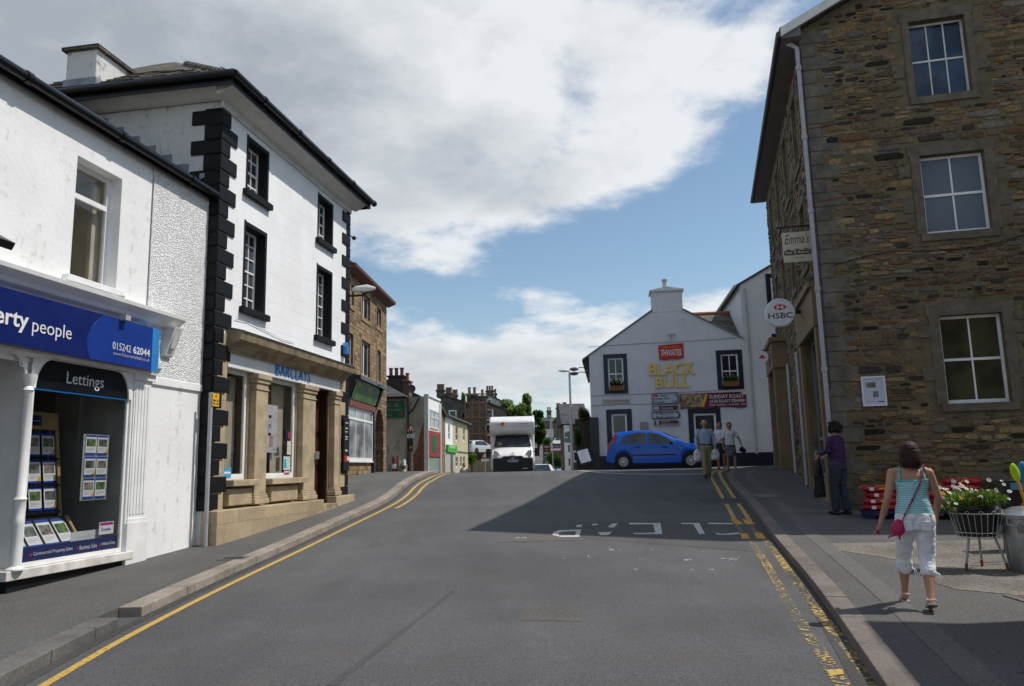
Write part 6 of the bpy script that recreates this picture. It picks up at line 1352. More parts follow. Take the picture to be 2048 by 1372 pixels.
# ================================================================ vehicles
tyre_m = M('tyre rubber', (.015, .015, .016), .85); rim_m = M('silver wheel', (.5, .5, .52), .35, .05, metal=.4)
carglass = darkglass('car glass', (.012, .018, .02), .04); lens_r = M('red lens', (.5, .02, .02), .2); lens_w = M('clear lamp lens', (.55, .57, .6), .15, .05); lens_o = M('amber lens', (.6, .18, .02), .25)
def interp(tab, x):
    if x <= tab[0][0]: return tab[0][1]
    for (a, p), (b, q) in zip(tab, tab[1:]):
        if x <= b: t = (x-a)/(b-a); return p+(q-p)*t
    return tab[-1][1]
def wheel(parent, x, y, r, side, w=.18, spokes=7, rim=None):
    """side = +1: outside faces +y"""
    m = MB(); a, b = sorted((y, y-side*w)); prof = [(r*.6, a), (r*.92, a), (r, a+.03), (r, b-.03), (r*.92, b), (r*.6, b)]
    m.lathe(prof, (x, 0, r), 28, 'y'); t = m.build('tyre', tyre_m, parent, smooth=50)
    m = MB(); d = y+side*.004; m.lathe([(r*.62, d-side*.01), (r*.60, d+side*.004), (r*.55, d-side*.03), (r*.2, d-side*.02), (r*.15, d+side*.01), (0, d+side*.012)], (x, 0, r), 28, 'y')
    rm = m.build('rim', rim or rim_m, parent, smooth=40)
    m = MB()
    for k in range(spokes):
        t0 = 2*pi*(k+.5)/spokes; c = [(x+r*q*cos(t0+e), d-side*.02, r+r*q*sin(t0+e)) for q, e in ((.24, -.16), (.5, -.13), (.5, .13), (.24, .16))]; m.add(c+[(p[0], p[1]+side*.012, p[2]) for p in c], [(0, 1, 2, 3), (7, 6, 5, 4), (0, 1, 5, 4), (1, 2, 6, 5), (2, 3, 7, 6), (3, 0, 4, 7)])
    m.build('rim_slot', black_p, rm)
    return t
def carbody(L, W, top, belt, wb, wr, low=.2, arch=1.16, nose=.12, n=90, glass0=None, tumble=.30):
    """x 0 = rear .. L = front, side skin follows the arches; top = [(x, z)], belt = [(x, z)]"""
    m = MB(); xs = sorted({L*i/n for i in range(n+1)} | {w+s*wr*arch for w in wb for s in (-1, 1)}); rings = []
    for x in xs:
        zt = interp(top, x); zb = min(interp(belt, x), zt-.005); lo = low+.0
        e = min(x, L-x); hw = W/2*(1-.16*max(0, 1-e/.45)**2.2)
        if e < .5: lo = low+.10*max(0, 1-e/.5)**2
        for w in wb:
            if abs(x-w) < wr*arch: lo = max(lo, wr+sqrt(max(0, (wr*arch)**2-(x-w)**2)))
        lo = min(lo, zb-.04); tb = (zt-zb); rt = hw-tb*tumble-.02*min(1, tb*6)
        P_ = [(hw*.5, lo), (hw*.93, lo), (hw*.985, lo+.03), (hw, lo+(zb-lo)*.45), (hw*.995, lo+(zb-lo)*.8), (hw*.975, zb), (rt+(hw*.975-rt)*.06, zt-tb*.12-.004), (rt-.05, zt-.004*tb), (rt*.55, zt+.012), (0, zt+.02)]
        rings.append([(x, y, z) for y, z in P_]+[(x, -y, z) for y, z in P_[-2::-1]])
    k = len(rings[0]); v = [p for r in rings for p in r]; f = [(i*k+j, i*k+j+1, (i+1)*k+j+1, (i+1)*k+j) for i in range(len(rings)-1) for j in range(k-1)]
    f += [tuple(range(k)), tuple((len(rings)-1)*k+j for j in range(k-1, -1, -1))]
    m.add(v, f); return m
def sideglass(pts, W, belt, top, L, out=.006, tumble=.30, side=1):
    """polygon (x,z) in side view laid on the sloping cabin side"""
    m = MB(); v = []
    for x, z in pts:
        zt = interp(top, x); zb = min(interp(belt, x), zt-.005); e = min(x, L-x); hw = W/2*(1-.16*max(0, 1-e/.45)**2.2); tb = zt-zb; rt = hw-tb*tumble-.02*min(1, tb*6); t = max(0, (z-zb)/max(.01, tb*.88)); y0 = hw*.975; y1 = rt+(y0-rt)*.06
        v.append((x, side*(y0+(y1-y0)*t+out), z))
    m.add(v, [tuple(range(len(v)))]); m.clean = False; return m
# ---- the blue hatchback
bluep = M('bright blue car paint', (.0, .10, .55), .3, .03, coat=.35, spec=.3)
pr_, pf_ = P(1247, 920, 29.6), P(1382, 918, 29.2)
ca = atan2(pf_.y-pr_.y, pf_.x-pr_.x); L = 3.92; sc = (pf_-pr_).xy.length/2.49
CX_ = Vector((pr_.x, pr_.y))-Vector((cos(ca), sin(ca)))*.62*sc; zc = (H(0, pr_.y)+H(0, pf_.y))/2
BC = thing('hatchback_car', 'bright blue five door hatchback passing in front of the pub', 'car', (CX_.x+.13, CX_.y+.8, H(0, 29.4)), ca); BC.scale = (sc,)*3
top = [(0, .62), (.03, .80), (.12, .96), (.22, 1.16), (.38, 1.385), (.6, 1.43), (1.2, 1.47), (1.7, 1.45), (2.1, 1.36), (2.55, 1.14), (2.95, .955), (3.3, .90), (3.6, .80), (3.82, .68), (3.92, .5)]
belt = [(0, .58), (.12, .88), (.5, .93), (1.5, .90), (2.6, .86), (3.1, .82), (3.6, .72), (3.92, .46)]
b = carbody(L, 1.66, top, belt, (.62, 3.11), .295).build('body', bluep, BC, smooth=42)
m = MB(); m.box(.1, 3.8, -.6, .6, .16, .5); m.box(.25, .99, -.76, .76, .3, .62); m.box(2.74, 3.48, -.76, .76, .3, .62); m.build('underside', black_p, BC)
for wx in (.62, 3.11):
    for s_ in (-1, 1): wheel(BC, wx, s_*.80, .295, s_, spokes=9, rim=M('silver hubcap', (.55, .56, .57), .4, .05, metal=.2))
for s_ in (-1, 1):
    for nm, pts in (('rear_quarter_window', [(.46, .96), (.80, .95), (.80, 1.20), (.66, 1.26)]), ('rear_door_window', [(.84, .95), (1.50, .94), (1.50, 1.37), (1.2, 1.38), (.84, 1.33), (.72, 1.29), (.84, 1.22)]), ('front_door_window', [(1.60, .94), (2.55, .93), (2.42, 1.05), (2.2, 1.18), (1.98, 1.29), (1.75, 1.355), (1.60, 1.37)])):
        if s_ < 0 or 1: sideglass(pts, 1.66, belt, top, L, side=s_).build(nm, carglass, BC)
    m = MB(); 
    for x in (1.55, 2.56, .98):
        z0, z1 = (.34, 1.36) if x == 1.55 else ((.34, .92) if x > 2 else (.62, .92)); 
        for a, c in zip([z0+(z1-z0)*i/6 for i in range(6)], [z0+(z1-z0)*(i+1)/6 for i in range(6)]): 
            q = sideglass([(x, a), (x+.012, a), (x+.012, c), (x, c)], 1.66, belt, top, L, .003, side=s_); m.add(q.v, [(0, 1, 2, 3)])
    m.clean = False; m.build('door_gap', black_p, BC)
    m = MB(); m.box(.95, 2.6, s_*.83-.012, s_*.83+.012, .50, .55); m.build('rubbing_strip', black_p, BC)
    for x in (1.0, 2.0): m = MB(); m.box(x+.06, x+.28, s_*.825-.02, s_*.825+.02, .80, .85); m.build('door_handle', M('dark blue handle', (.005, .03, .13), .4), BC, bevel=.01)
    m = MB(); m.ball((2.42, s_*.90, .99), .09, 10, (.6, 1.1, .75)); m.build('wing_mirror', black_p, BC, smooth=180)
    m = MB(); m.prism([(.04, .75), (.2, .74), (.42, 1.30), (.36, 1.37), (.2, 1.12), (.06, .93)], s_*.70-.035 if s_ > 0 else s_*.70-.05, s_*.70+.05 if s_ > 0 else s_*.70+.035, 'y'); m.build('tail_light', lens_r, BC, bevel=.015)
    m = MB(); m.prism([(3.35, .80), (3.72, .64), (3.84, .58), (3.70, .72), (3.5, .82)], s_*.70-.07, s_*.70+.07, 'y'); m.build('headlight', lens_w, BC, bevel=.015)
    m = MB(); m.box(2.70, 2.78, s_*.825-.008, s_*.825+.008, .75, .78); m.build('side_repeater', lens_o, BC)
m = MB(); m.add([(2.58, -.60, 1.13), (2.58, .60, 1.13), (2.14, .52, 1.35), (2.14, -.52, 1.35)], [(0, 1, 2, 3)]); m.v = [(x+.01, y, z+.03) for x, y, z in m.v]; m.build('windscreen', carglass, BC)
m = MB(); m.add([(.20, -.55, 1.14), (.20, .55, 1.14), (.36, .5, 1.37), (.36, -.5, 1.37)], [(0, 1, 2, 3)]); m.v = [(x-.02, y, z) for x, y, z in m.v]; m.build('rear_window', carglass, BC)
m = MB(); m.box(-.02, .08, -.7, .7, .28, .55); m.box(3.86, 3.94, -.7, .7, .28, .5); m.build('bumper', M('blue bumper', (.0, .11, .45), .35), BC, bevel=.03)
m = MB(); m.tube([(.3, .0, 1.42), (.12, 0, 1.62)], .006, 4); m.build('aerial', black_p, BC)
# ---- motorhome
MY = 39.; MH = thing('motorhome', 'white motorhome with an overcab bed coming over the crest of the road', 'motorhome', (P(1026, 935, MY).x, MY, H(0, MY)), R(0))
whitev = M('white van paint', (.80, .80, .80), .3, .03, coat=.4); k_ = MY/FPX; g = H(0, MY); zz = lambda py: P(1026, py, MY).z-g; xx = lambda px: P(px, 900, MY).x-P(1026, 900, MY).x
w = 1.12
m = MB(); m.box(-w, w, .9, 6.6, .35, zz(836)); m.build('body', whitev, MH, bevel=.12, seg=4)
# overcab nose: rounded profile extruded across, edges rounded
z0, z1 = zz(869), zz(832); m = MB(); pf = [(1.4, z0-.0), (.4, z0-.02), (.12, z0+.10), (-.05, z0+.34), (-.10, z0+.62), (-.02, z1-.22), (.16, z1-.06), (.45, z1), (1.4, z1+.02)]
m.prism(pf, -w, w, 'x'); o = m.build('overcab', whitev, MH, bevel=.09, seg=4, smooth=60)
m = MB(); m.lathe([(0, -.12), (.1, -.12)], (-.48, 0, z0+.52), 16, 'y'); m.build('round_emblem', M('orange emblem', (.6, .16, .03), .5), o); m = MB(); text(m, 'alpine', -.78, -.6, z0+.48, z0+.56, -.115, .004, .02); m.build('lettering', grey_p, o)
m = MB(); text(m, 'Marbella', .38, .78, z0+.50, z0+.56, -.11, .004, .02); m.box(-.75, .9, -.112, -.105, z0+.41, z0+.416); m.build('lettering', grey_p, o)
# cab
zb, zh, zg, zw = zz(896), zz(911), zz(916), zz(869)
cabx = 1.0
v = []; m = MB()
prof = [(-.72, .30), (-.80, zg-.05), (-.74, zg+.12), (-.6, zh+.05), (-.35, zb-.08), (-.12, zb), (.52, zw+.05), (.95, zw+.05)]
for i, (y, z) in enumerate(prof):
    wx = cabx*(1 if i < 5 else (.97 if i == 5 else .86)); 
    if i in (0, 1, 2, 3): pass
    v += [(-wx, y+.22 if i < 5 else y+.05, z), (-wx*.72, y, z+(.03 if 2 < i < 6 else 0)), (0, y-.06, z+(.05 if 2 < i < 6 else 0)), (wx*.72, y, z+(.03 if 2 < i < 6 else 0)), (wx, y+.22 if i < 5 else y+.05, z)]
f = [(i*5+j, i*5+j+1, (i+1)*5+j+1, (i+1)*5+j) for i in range(len(prof)-1) for j in range(4)]
m.add(v, f)
for s_ in (0, 4): m.add([(v[i*5+s_]) for i in range(len(prof))]+[(v[s_][0], 1.2, .30)], [tuple(range(len(prof)+1))])
m.build('cab', whitev, MH, smooth=50)
m = MB(); e = .012; m.add([(-cabx*.93, -.05-e*2, zb+.04), (0, -.2-e, zb+.07), (cabx*.93, -.05-e*2, zb+.04), (cabx*.81, .55-.02, zw-.0), (0, .42, zw+.02), (-cabx*.81, .53, zw-.0)], [(0, 1, 4, 5), (1, 2, 3, 4)]); m.v = [(x, y-.03, z+.02) for x, y, z in m.v]; ws_ = m.build('windscreen', darkglass('van windscreen', (.015, .02, .022), .05), MH)
m = MB(); m.tube([(-.7, -.24, zb+.09), (-.05, -.3, zb+.13)], .012, 5); m.tube([(.05, -.3, zb+.13), (.7, -.22, zb+.08)], .012, 5); m.build('wiper', black_p, ws_)
m = MB(); m.ball((-.62, -.05, zb+.2), .11, 10, (1, .6, .8)); m.build('dashboard_toy', M('green plush', (.25, .28, .1), .9), MH)
for s_ in (-1, 1):
    m = MB(); m.prism([(s_*.94, zh+.02), (s_*.90, zb-.10), (s_*.74, zb-.16), (s_*.56, zg+.10), (s_*.62, zg+.02), (s_*.86, zg+.06)], -.74, -.45, 'y'); hl = m.build('headlight', lens_w, MH, bevel=.02)
    m = MB(); m.ball((s_*.85, -.72, zh+.1), .06, 8, (1, .4, 1)); m.build('indicator', lens_o, hl)
    m = MB(); m.box(s_*1.2-.12, s_*1.2+.12, -.1, .0, zb-.42, zb-.02); m.tube([(s_*.95, .1, zb-.2), (s_*1.15, -.0, zb-.2)], .03, 6); m.build('door_mirror', black_p, MH, bevel=.04)
m = MB(); m.box(-.96, .96, -.86, -.4, -.1+.0, zg); m.box(-.9, .9, -.4, 1.0, .1, zg-.2); m.prism([(-.48, zg+.09), (.48, zg+.09), (.54, zg-.02), (-.54, zg-.02)], -.85, -.7, 'y'); m.build('bumper', black_p, MH, bevel=.05)
m = MB(); m.box(.45, .72, -.87, -.85, .42, .46); m.build('fog_light', lens_w, MH)
m = MB(); m.prism([(-.13, zg+.13), (0, zg+.22), (.13, zg+.13), (0, zg+.19)], -.85, -.8, 'y'); m.prism([(-.13, zg+.17), (0, zg+.26), (.13, zg+.17), (0, zg+.23)], -.82, -.78, 'y'); m.build('emblem', metal, MH)
m = MB(); m.box(-.27, .27, -.885, -.86, zg-.20, zg-.08); pl = m.build('number_plate', M('plate white', (.55, .57, .62), .4), MH); m = MB(); m.box(-.27, -.23, -.888, -.885, zg-.20, zg-.08); m.build('plate_band', blue, pl); m = MB(); text(m, 'SJ08 WGM', -.2, .24, zg-.18, zg-.10, -.885, .004, .015); m.build('lettering', black_p, pl)
for s_ in (-1, 1):
    for y in (.2, 4.6): m = MB(); m.tube([(s_*.95, y, .33), (s_*.72, y, .33)], .33, 20); m.build('wheel', tyre_m, MH)
# ---- generic small cars
def small_car(label, px, py_top, Y, col, rz, group, Lc=4.1, name='parked_car', cat='car', g=None):
    p = P(px, py_top, Y); g = H(0, Y)+.02 if g is None else g; t = thing(name, label, cat, (p.x, Y, g), rz, group)
    tp = [(0, .7), (.1, .98), (.5, 1.40), (1.2, 1.46), (2.0, 1.42), (2.7, 1.05), (3.2, .95), (3.8, .82), (4.1, .55)]; bl = [(0, .65), (.2, .93), (2.7, .9), (3.3, .86), (4.1, .5)]
    pt_ = M('car paint %s' % str(col), col, .3, .03, coat=.5)
    b = carbody(4.1, 1.7, tp, bl, (.7, 3.25), .3, n=36).build('body', pt_, t, smooth=42)
    for ch in (b,): ch.location = (-2.05, 0, 0)
    for s_ in (-1, 1):
        q = sideglass([(.5, .97), (2.6, .94), (2.1, 1.32), (1.6, 1.38), (.7, 1.34)], 1.7, bl, tp, 4.1, side=s_).build('side_window', carglass, t); q.location = (-2.05, 0, 0)
        for x in (.7, 3.25): m = MB(); m.tube([(x-2.05, s_*.83, .3), (x-2.05, s_*.6, .3)], .3, 18); m.build('wheel', tyre_m, t)
        m = MB(); m.ball((4.0-2.05, s_*.6, .68), .12, 8, (.7, 1, .6)); m.build('headlight', lens_w, t, smooth=180); m = MB(); m.ball((.06-2.05, s_*.65, .8), .1, 8, (.5, .8, 1.2)); m.build('tail_light', lens_r, t, smooth=180)
    m = MB(); m.add([(2.72-2.05, -.6, 1.10), (2.72-2.05, .6, 1.10), (2.08-2.05, .5, 1.43), (2.08-2.05, -.5, 1.43)], [(0, 1, 2, 3)]); m.build('windscreen', carglass, t)
    m = MB(); m.add([(.13-2.05, -.6, 1.03), (.13-2.05, .6, 1.03), (.44-2.05, .5, 1.38), (.44-2.05, -.5, 1.38)], [(0, 1, 2, 3)]); m.build('rear_window', carglass, t)
    m = MB(); m.box(1.98, 2.06, -.7, .7, .3, .52); m.build('bumper', black_p, t)
    return t
hg = 'cars parked up the hill road'
for lb, px, Y, col in (('blue car, lowest of the row parked up the hill', 1109, 84, (.06, .12, .3)), ('dark red car parked above the blue one on the hill', 1113, 92, (.16, .02, .02)), ('pinkish red car in the middle of the row on the hill', 1112, 102, (.3, .08, .08)), ('white car, highest of the row parked up the hill', 1119, 112, (.5, .5, .5))):
    small_car(lb, px, 880, Y, col, R(-100), hg)
small_car('dark car at the foot of the hill road beside the motorhome', 1086, 895, 84, (.02, .022, .025), R(-95), None)
small_car('silver car parked on the raised ground left of the motorhome', 958, 895, 80, (.45, .46, .48), R(52), None, g=P(956, 908, 80).z-.1)
small_car('white car with roof just showing over the crest beside the motorhome', 1079, 930, 43.5, (.6, .62, .6), R(-90), None, name='moving_car', g=P(1079, 930, 43.5).z-1.42)
# warning sign on the low fence, fence by the silver car
px_box('fence', 'dark planted fence in front of the silver car', 'fence', 936, 905, 976, 928, 56, .2, M('ivy green dark', (.03, .045, .02), .9, .5, 3.))
t, h = post('warning_sign', 'small red triangle sign left of the motorhome', 'road sign', 970, 903, 50, .03)
m = MB(); m.prism([(-.26, h-.4), (.26, h-.4), (0, h+.02)], -.06, -.04, 'y'); b = m.build('border', red_p, t); m = MB(); m.prism([(-.16, h-.35), (.16, h-.35), (0, h-.1)], -.065, -.06, 'y'); m.build('panel', white_p, b); m = MB(); m.box(-.25, .25, -.06, -.04, h-.62, h-.45); m.build('plate', white_p, t)
# ================================================================ people
def remesh(mb, name, mat, parent, vox=.012, smooth=6, disp=None, label=None):
    me = mb.mesh(name); o = bpy.data.objects.new(name, me); C.objects.link(o)
    r = o.modifiers.new('r', 'REMESH'); r.mode = 'VOXEL'; r.voxel_size = vox; r.adaptivity = 0
    s_ = o.modifiers.new('s', 'SMOOTH'); s_.iterations = smooth; s_.factor = .5
    if disp:
        tx = bpy.data.textures.new('wrinkle', 'CLOUDS'); tx.noise_scale = disp[1]; d = o.modifiers.new('d', 'DISPLACE'); d.texture = tx; d.strength = disp[0]; d.mid_level = .5
    bpy.context.view_layer.update()
    m2 = bpy.data.meshes.new_from_object(o.evaluated_get(bpy.context.evaluated_depsgraph_get())); bpy.data.objects.remove(o); bpy.data.meshes.remove(me)
    m2.shade_smooth(); m2.materials.clear(); m2.materials.append(mat); m2.name = name
    o = link(bpy.data.objects.new(name, m2), parent)
    if label: o['label'] = label
    return o
def limb(mb, pts, rs, n=14, sc=(1, 1)):
    """round tapered chain with ball ends and joints"""
    mb.tube(pts, rs, n, True, sc)
    for p, r in zip(pts, rs if isinstance(rs, (list, tuple)) else [rs]*len(pts)): mb.ball(p, r*.995, n, (1, 1, 1))
def loft(mb, rings, n=24):
    """rings: (cx, cy, z, rx, ry)"""
    v = []
    for (cx, cy, z, rx, ry) in rings:
        for k in range(n): a = 2*pi*k/n; ca_, sa_ = cos(a), sin(a); v.append((cx+rx*math.copysign(abs(ca_)**.85, ca_), cy+ry*math.copysign(abs(sa_)**.85, sa_), z))
    m_ = len(rings); f = [(i*n+k, i*n+(k+1) % n, (i+1)*n+(k+1) % n, (i+1)*n+k) for i in range(m_-1) for k in range(n)]+[tuple(range(n-1, -1, -1)), tuple((m_-1)*n+k for k in range(n))]
    mb.add(v, f)
def hand(mb, w, d, thumb, s=1., curl=.5):
    """palm and five fingers; w wrist point, d pointing direction, thumb = side direction"""
    w, d, th = Vector(w), Vector(d).normalized(), Vector(thumb).normalized(); nrm = d.cross(th).normalized()
    palm = [w, w+d*.045*s, w+d*.085*s]
    for o in (-.026, -.009, .009, .026): limb(mb, [w+th*o*.6, w+d*.045*s+th*o, w+d*.085*s+th*o], [.016*s, .014*s, .0125*s], 8)
    for o, l in ((-.028, .058), (-.010, .072), (.010, .078), (.028, .070)):
        b = w+d*.088*s+th*o*s; p1 = b+(d-nrm*curl*.35)*l*.45*s; p2 = p1+(d-nrm*curl*1.0)*l*.32*s; p3 = p2+(d*.6-nrm*curl*1.3)*l*.22*s
        limb(mb, [b, p1, p2, p3], [.0095*s, .0088*s, .008*s, .007*s], 8)
    b = w+th*.03*s+d*.025*s; limb(mb, [b, b+(th+d*.9)*.025*s-nrm*.006, b+(th*.7+d*1.5)*.04*s-nrm*.015], [.012*s, .0105*s, .008*s], 8)
skin = M('skin', (.42, .22, .14), .55, .08, 5.); skin_d = M('tanned skin', (.34, .17, .11), .6, .08, 5.)
def head(mb, c, s=1., fwd=(0, 1, 0)):
    """head with face features; c centre of skull"""
    c = Vector(c); f = Vector(fwd).normalized(); r = Vector((f.y, -f.x, 0)).normalized(); u = r.cross(f)
    if u.z < 0: u = -u
    def q(a, b, z): return c+r*a*s+f*b*s+u*z*s
    mb.ball(c, .088*s, 16, (.86, 1.02, 1.1)); mb.ball(q(0, .012, -.055), .066*s, 14, (.86, 1.0, 1.1)); mb.ball(q(0, .045, -.09), .034*s, 10)
    limb(mb, [q(0, .088, .0), q(0, .108, -.03)], [.009*s, .0135*s], 8); limb(mb, [q(-.02, .088, -.065), q(.02, .088, -.065)], [.008*s, .008*s], 8)
    for e in (-1, 1):
        mb.ball(q(e*.078, -.005, -.02), .02*s, 8, (.4, .8, 1.3)); limb(mb, [q(e*.015, .086, .018), q(e*.045, .076, .018)], .009*s, 8)
    return q
def eyes(parent, q, s=1., glasses=False):
    m = MB()
    for e in (-1, 1): m.ball(q(e*.032, .078, .0), .0125*s, 8)
    m.build('eyes', M('eye white', (.4, .38, .36), .3), parent, smooth=180)
    if glasses:
        m = MB()
        for e in (-1, 1): m.ball(q(e*.034, .092, .0), .028*s, 10, (1., .35, .7))
        limb(m, [q(-.08, .03, .008), q(-.05, .088, .008)], .005, 6); limb(m, [q(.08, .03, .008), q(.05, .088, .008)], .005, 6); limb(m, [q(-.02, .1, .005), q(.02, .1, .005)], .005, 6)
        m.build('sunglasses', black_p, parent)
def shoe(mb, ankle, d, s=1.):
    a = Vector(ankle); d = Vector(d).normalized(); limb(mb, [a-d*.05*s+Vector((0, 0, -.045)), a+d*.05*s+Vector((0, 0, -.04)), a+d*.13*s+Vector((0, 0, -.055))], [.042*s, .045*s, .036*s], 10)
# ---- woman in the foreground walking away
wf = G(1840, 1217, KH); wy = 8.0; WP = Vector((P(1846, 1200, wy).x, wy, H(0, wy)+KH))
kS = 1.62/1.70
W1 = thing('person', 'woman walking away in a turquoise striped top and white cropped trousers', 'person', WP, R(-20)); 
# local frame: x right, y forward (away from the camera), z up ; height about 1.62
hipz, shz = .90, 1.33
LA, RA = (-.12, .36, .10), (.05, -.17, .10); LK, RK = (-.11, .20, .48), (.075, .02, .47); LH, RH = (-.085, .0, .86), (.085, .0, .86)
LS, RS_ = (-.165, .0, 1.315), (.165, .0, 1.31); LE, RE = (-.235, -.06, 1.06), (.235, .03, 1.07); LW_, RW_ = (-.31, .0, .84), (.215, .16, .885)
m = MB(); 
loft(m, [(0, .01, .80, .13, .09), (0, 0, .9, .165, .11), (0, 0, 1.0, .145, .10), (0, 0, 1.1, .128, .09), (0, 0, 1.2, .145, .095), (0, 0, 1.28, .16, .09), (0, 0, 1.335, .12, .065), (0, .005, 1.37, .06, .05)])
limb(m, [(0, -.0, 1.33), (0, .012, 1.45)], [.052, .048]); limb(m, [(-.13, -.0, 1.325), (.13, -.0, 1.325)], [.045, .045])
q1 = head(m, (.012, .025, 1.515), .98, (.1, 1, -.05))
for S_, E_, W_ in ((LS, LE, LW_), (RS_, RE, RW_)): limb(m, [S_, tuple(Vector(S_).lerp(Vector(E_), .5)), E_, tuple(Vector(E_).lerp(Vector(W_), .4)), W_], [.050, .043, .036, .034, .0225])
for H_, K_, A_ in ((LH, LK, LA), (RH, RK, RA)): limb(m, [H_, tuple(Vector(H_).lerp(Vector(K_), .5)), K_, tuple(Vector(K_).lerp(Vector(A_), .35)), tuple(Vector(K_).lerp(Vector(A_), .8)), A_], [.095, .075, .052, .056, .036, .032])
hand(m, LW_, (-.35, .05, -1), (.2, 1, 0), 1.0, .6); hand(m, RW_, (-.1, .35, -1), (-.2, 1, 0), 1.0, .6)
limb(m, [(-.12, .34, .06), (-.12, .42, .035), (-.12, .50, .03)], [.034, .034, .03], 10)
limb(m, [(.05, -.20, .085), (.05, -.12, .06), (.055, -.04, .024)], [.033, .033, .03], 10)
remesh(m, 'body', skin, W1, .0058, 3)
# striped top
st, n = newmat('turquoise striped cloth'); tc = n('ShaderNodeTexCoord', out=3); s3 = n.n.new('ShaderNodeSeparateXYZ'); n.l.new(tc, s3.inputs[0])
wv_ = n('ShaderNodeTexNoise', {'Vector': tc, 'Scale': 5., 'Detail': 2.}); zf = n.m('ADD', s3.outputs[2], n.m('MULTIPLY', wv_, .02)); sw = n.m('FRACT', n.m('MULTIPLY', zf, 46.))
finish(st, n, n.mix(n.rng(n.m('ABSOLUTE', n.m('SUBTRACT', sw, .5)), .26, .40), (.42, .66, .68), (.13, .46, .50)), .85, wv_, bdist=.01)
m = MB(); loft(m, [(0, .0, .90, .178, .122), (0, 0, .96, .168, .117), (0, 0, 1.0, .160, .113), (0, 0, 1.05, .150, .107), (0, 0, 1.1, .140, .101), (0, -.0, 1.17, .150, .105), (0, 0, 1.215, .160, .108), (0, 0, 1.24, .165, .104)], 28)
remesh(m, 'striped_top', st, W1, .008, 2, (.012, .06))
turq = M('turquoise strap', (.10, .45, .45), .8)
m = MB()
for s_ in (-1, 1): limb(m, [(s_*.115, -.095, 1.24), (s_*.105, -.066, 1.33), (s_*.10, -.0, 1.372), (s_*.095, .07, 1.33), (s_*.09, .10, 1.24)], .011, 8, (1, .5))
limb(m, [(-.14, -.083, 1.245), (-.06, -.1, 1.235), (.06, -.1, 1.235), (.14, -.083, 1.245)], .009, 8); m.build('straps', turq, W1, smooth=60)
# cropped trousers
m = MB(); loft(m, [(0, .0, .76, .155, .12), (0, -.005, .83, .182, .132), (0, -.005, .88, .184, .130), (0, 0, .92, .172, .120)], 26)
for H_, K_, A_ in ((LH, LK, LA), (RH, RK, RA)):
    k1 = Vector(K_).lerp(Vector(A_), .32); limb(m, [H_, tuple(Vector(H_).lerp(Vector(K_), .5)), tuple(Vector(K_)), tuple(k1)], [.102, .09, .074, .072], 18)
m.ball((-.072, -.05, .82), .088, 12); m.ball((.072, -.05, .82), .088, 12)
wt_ = M('white cotton', (.74, .74, .78), .85, .1, 5., .004); tr_ = remesh(m, 'trousers', wt_, W1, .008, 3, (.026, .07))
for s_ in (-1, 1): m = MB(); m.cbox((s_*.08, -.136, .80), .085, .012, .09, 0, -.0, s_*.05); m.build('pocket', wt_, tr_, bevel=.004)
m = MB(); limb(m, [(-.15, -.09, .905), (0, -.128, .912), (.15, -.09, .905)], .006, 6)
for A_, K_ in ((LA, LK), (RA, RK)):
    k1 = Vector(K_).lerp(Vector(A_), .34)
    for e in (-1, 1): limb(m, [tuple(k1+Vector((e*.055, -.03, .02))), tuple(k1+Vector((e*.085, -.045, -.01))), tuple(k1+Vector((e*.092, -.045, -.075)))], .0045, 5); limb(m, [tuple(k1+Vector((e*.055, -.03, .02))), tuple(k1+Vector((e*.10, -.03, -.01))), tuple(k1+Vector((e*.112, -.03, -.05)))], .004, 5)
m.build('drawstrings', wt_, tr_)
# hair: bob
hair_m, n = newmat('dark reddish hair'); tc = n('ShaderNodeTexCoord', out=3); hn = n('ShaderNodeTexNoise', {'Vector': n('ShaderNodeMapping', {0: tc, 3: (90, 90, 6)}), 'Scale': 1., 'Detail': 3.})
finish(hair_m, n, n.mix(n.rng(hn, .35, .7), (.012, .005, .005), (.055, .016, .012)), .62, hn, spec=.25, bdist=.006)
m = MB(); c = Vector((.012, .018, 1.53)); m.ball(c, .106, 18, (.93, 1.0, 1.0)); m.ball((.012, -.012, 1.49), .104, 16, (.98, .82, 1.0)); m.ball((.012, -.02, 1.44), .10, 16, (.98, .75, .8))
rn = random.Random(21)
for k in range(60):
    a = -pi*1.08+pi*1.16*k/59; x = .012+.094*cos(a); y = -.015+.072*sin(a); e = rn.uniform(-1, 1); zb = 1.368+.012*e+(.035 if abs(cos(a)) > .85 else 0)
    limb(m, [(x*.6, y*.6, 1.58), (x*.93, y*.9, 1.52), (x, y*1.04, 1.46), (x*1.03, y*1.1, 1.42), (x*(1.02+.02*e), y*1.02, zb)], [.016, .016, .015, .012, .004], 6)
limb(m, [(.09, .0, 1.45), (.118, -.005, 1.41), (.134, -.012, 1.392)], [.02, .012, .004], 6)
remesh(m, 'hair', hair_m, W1, .005, 3, (.004, .03))
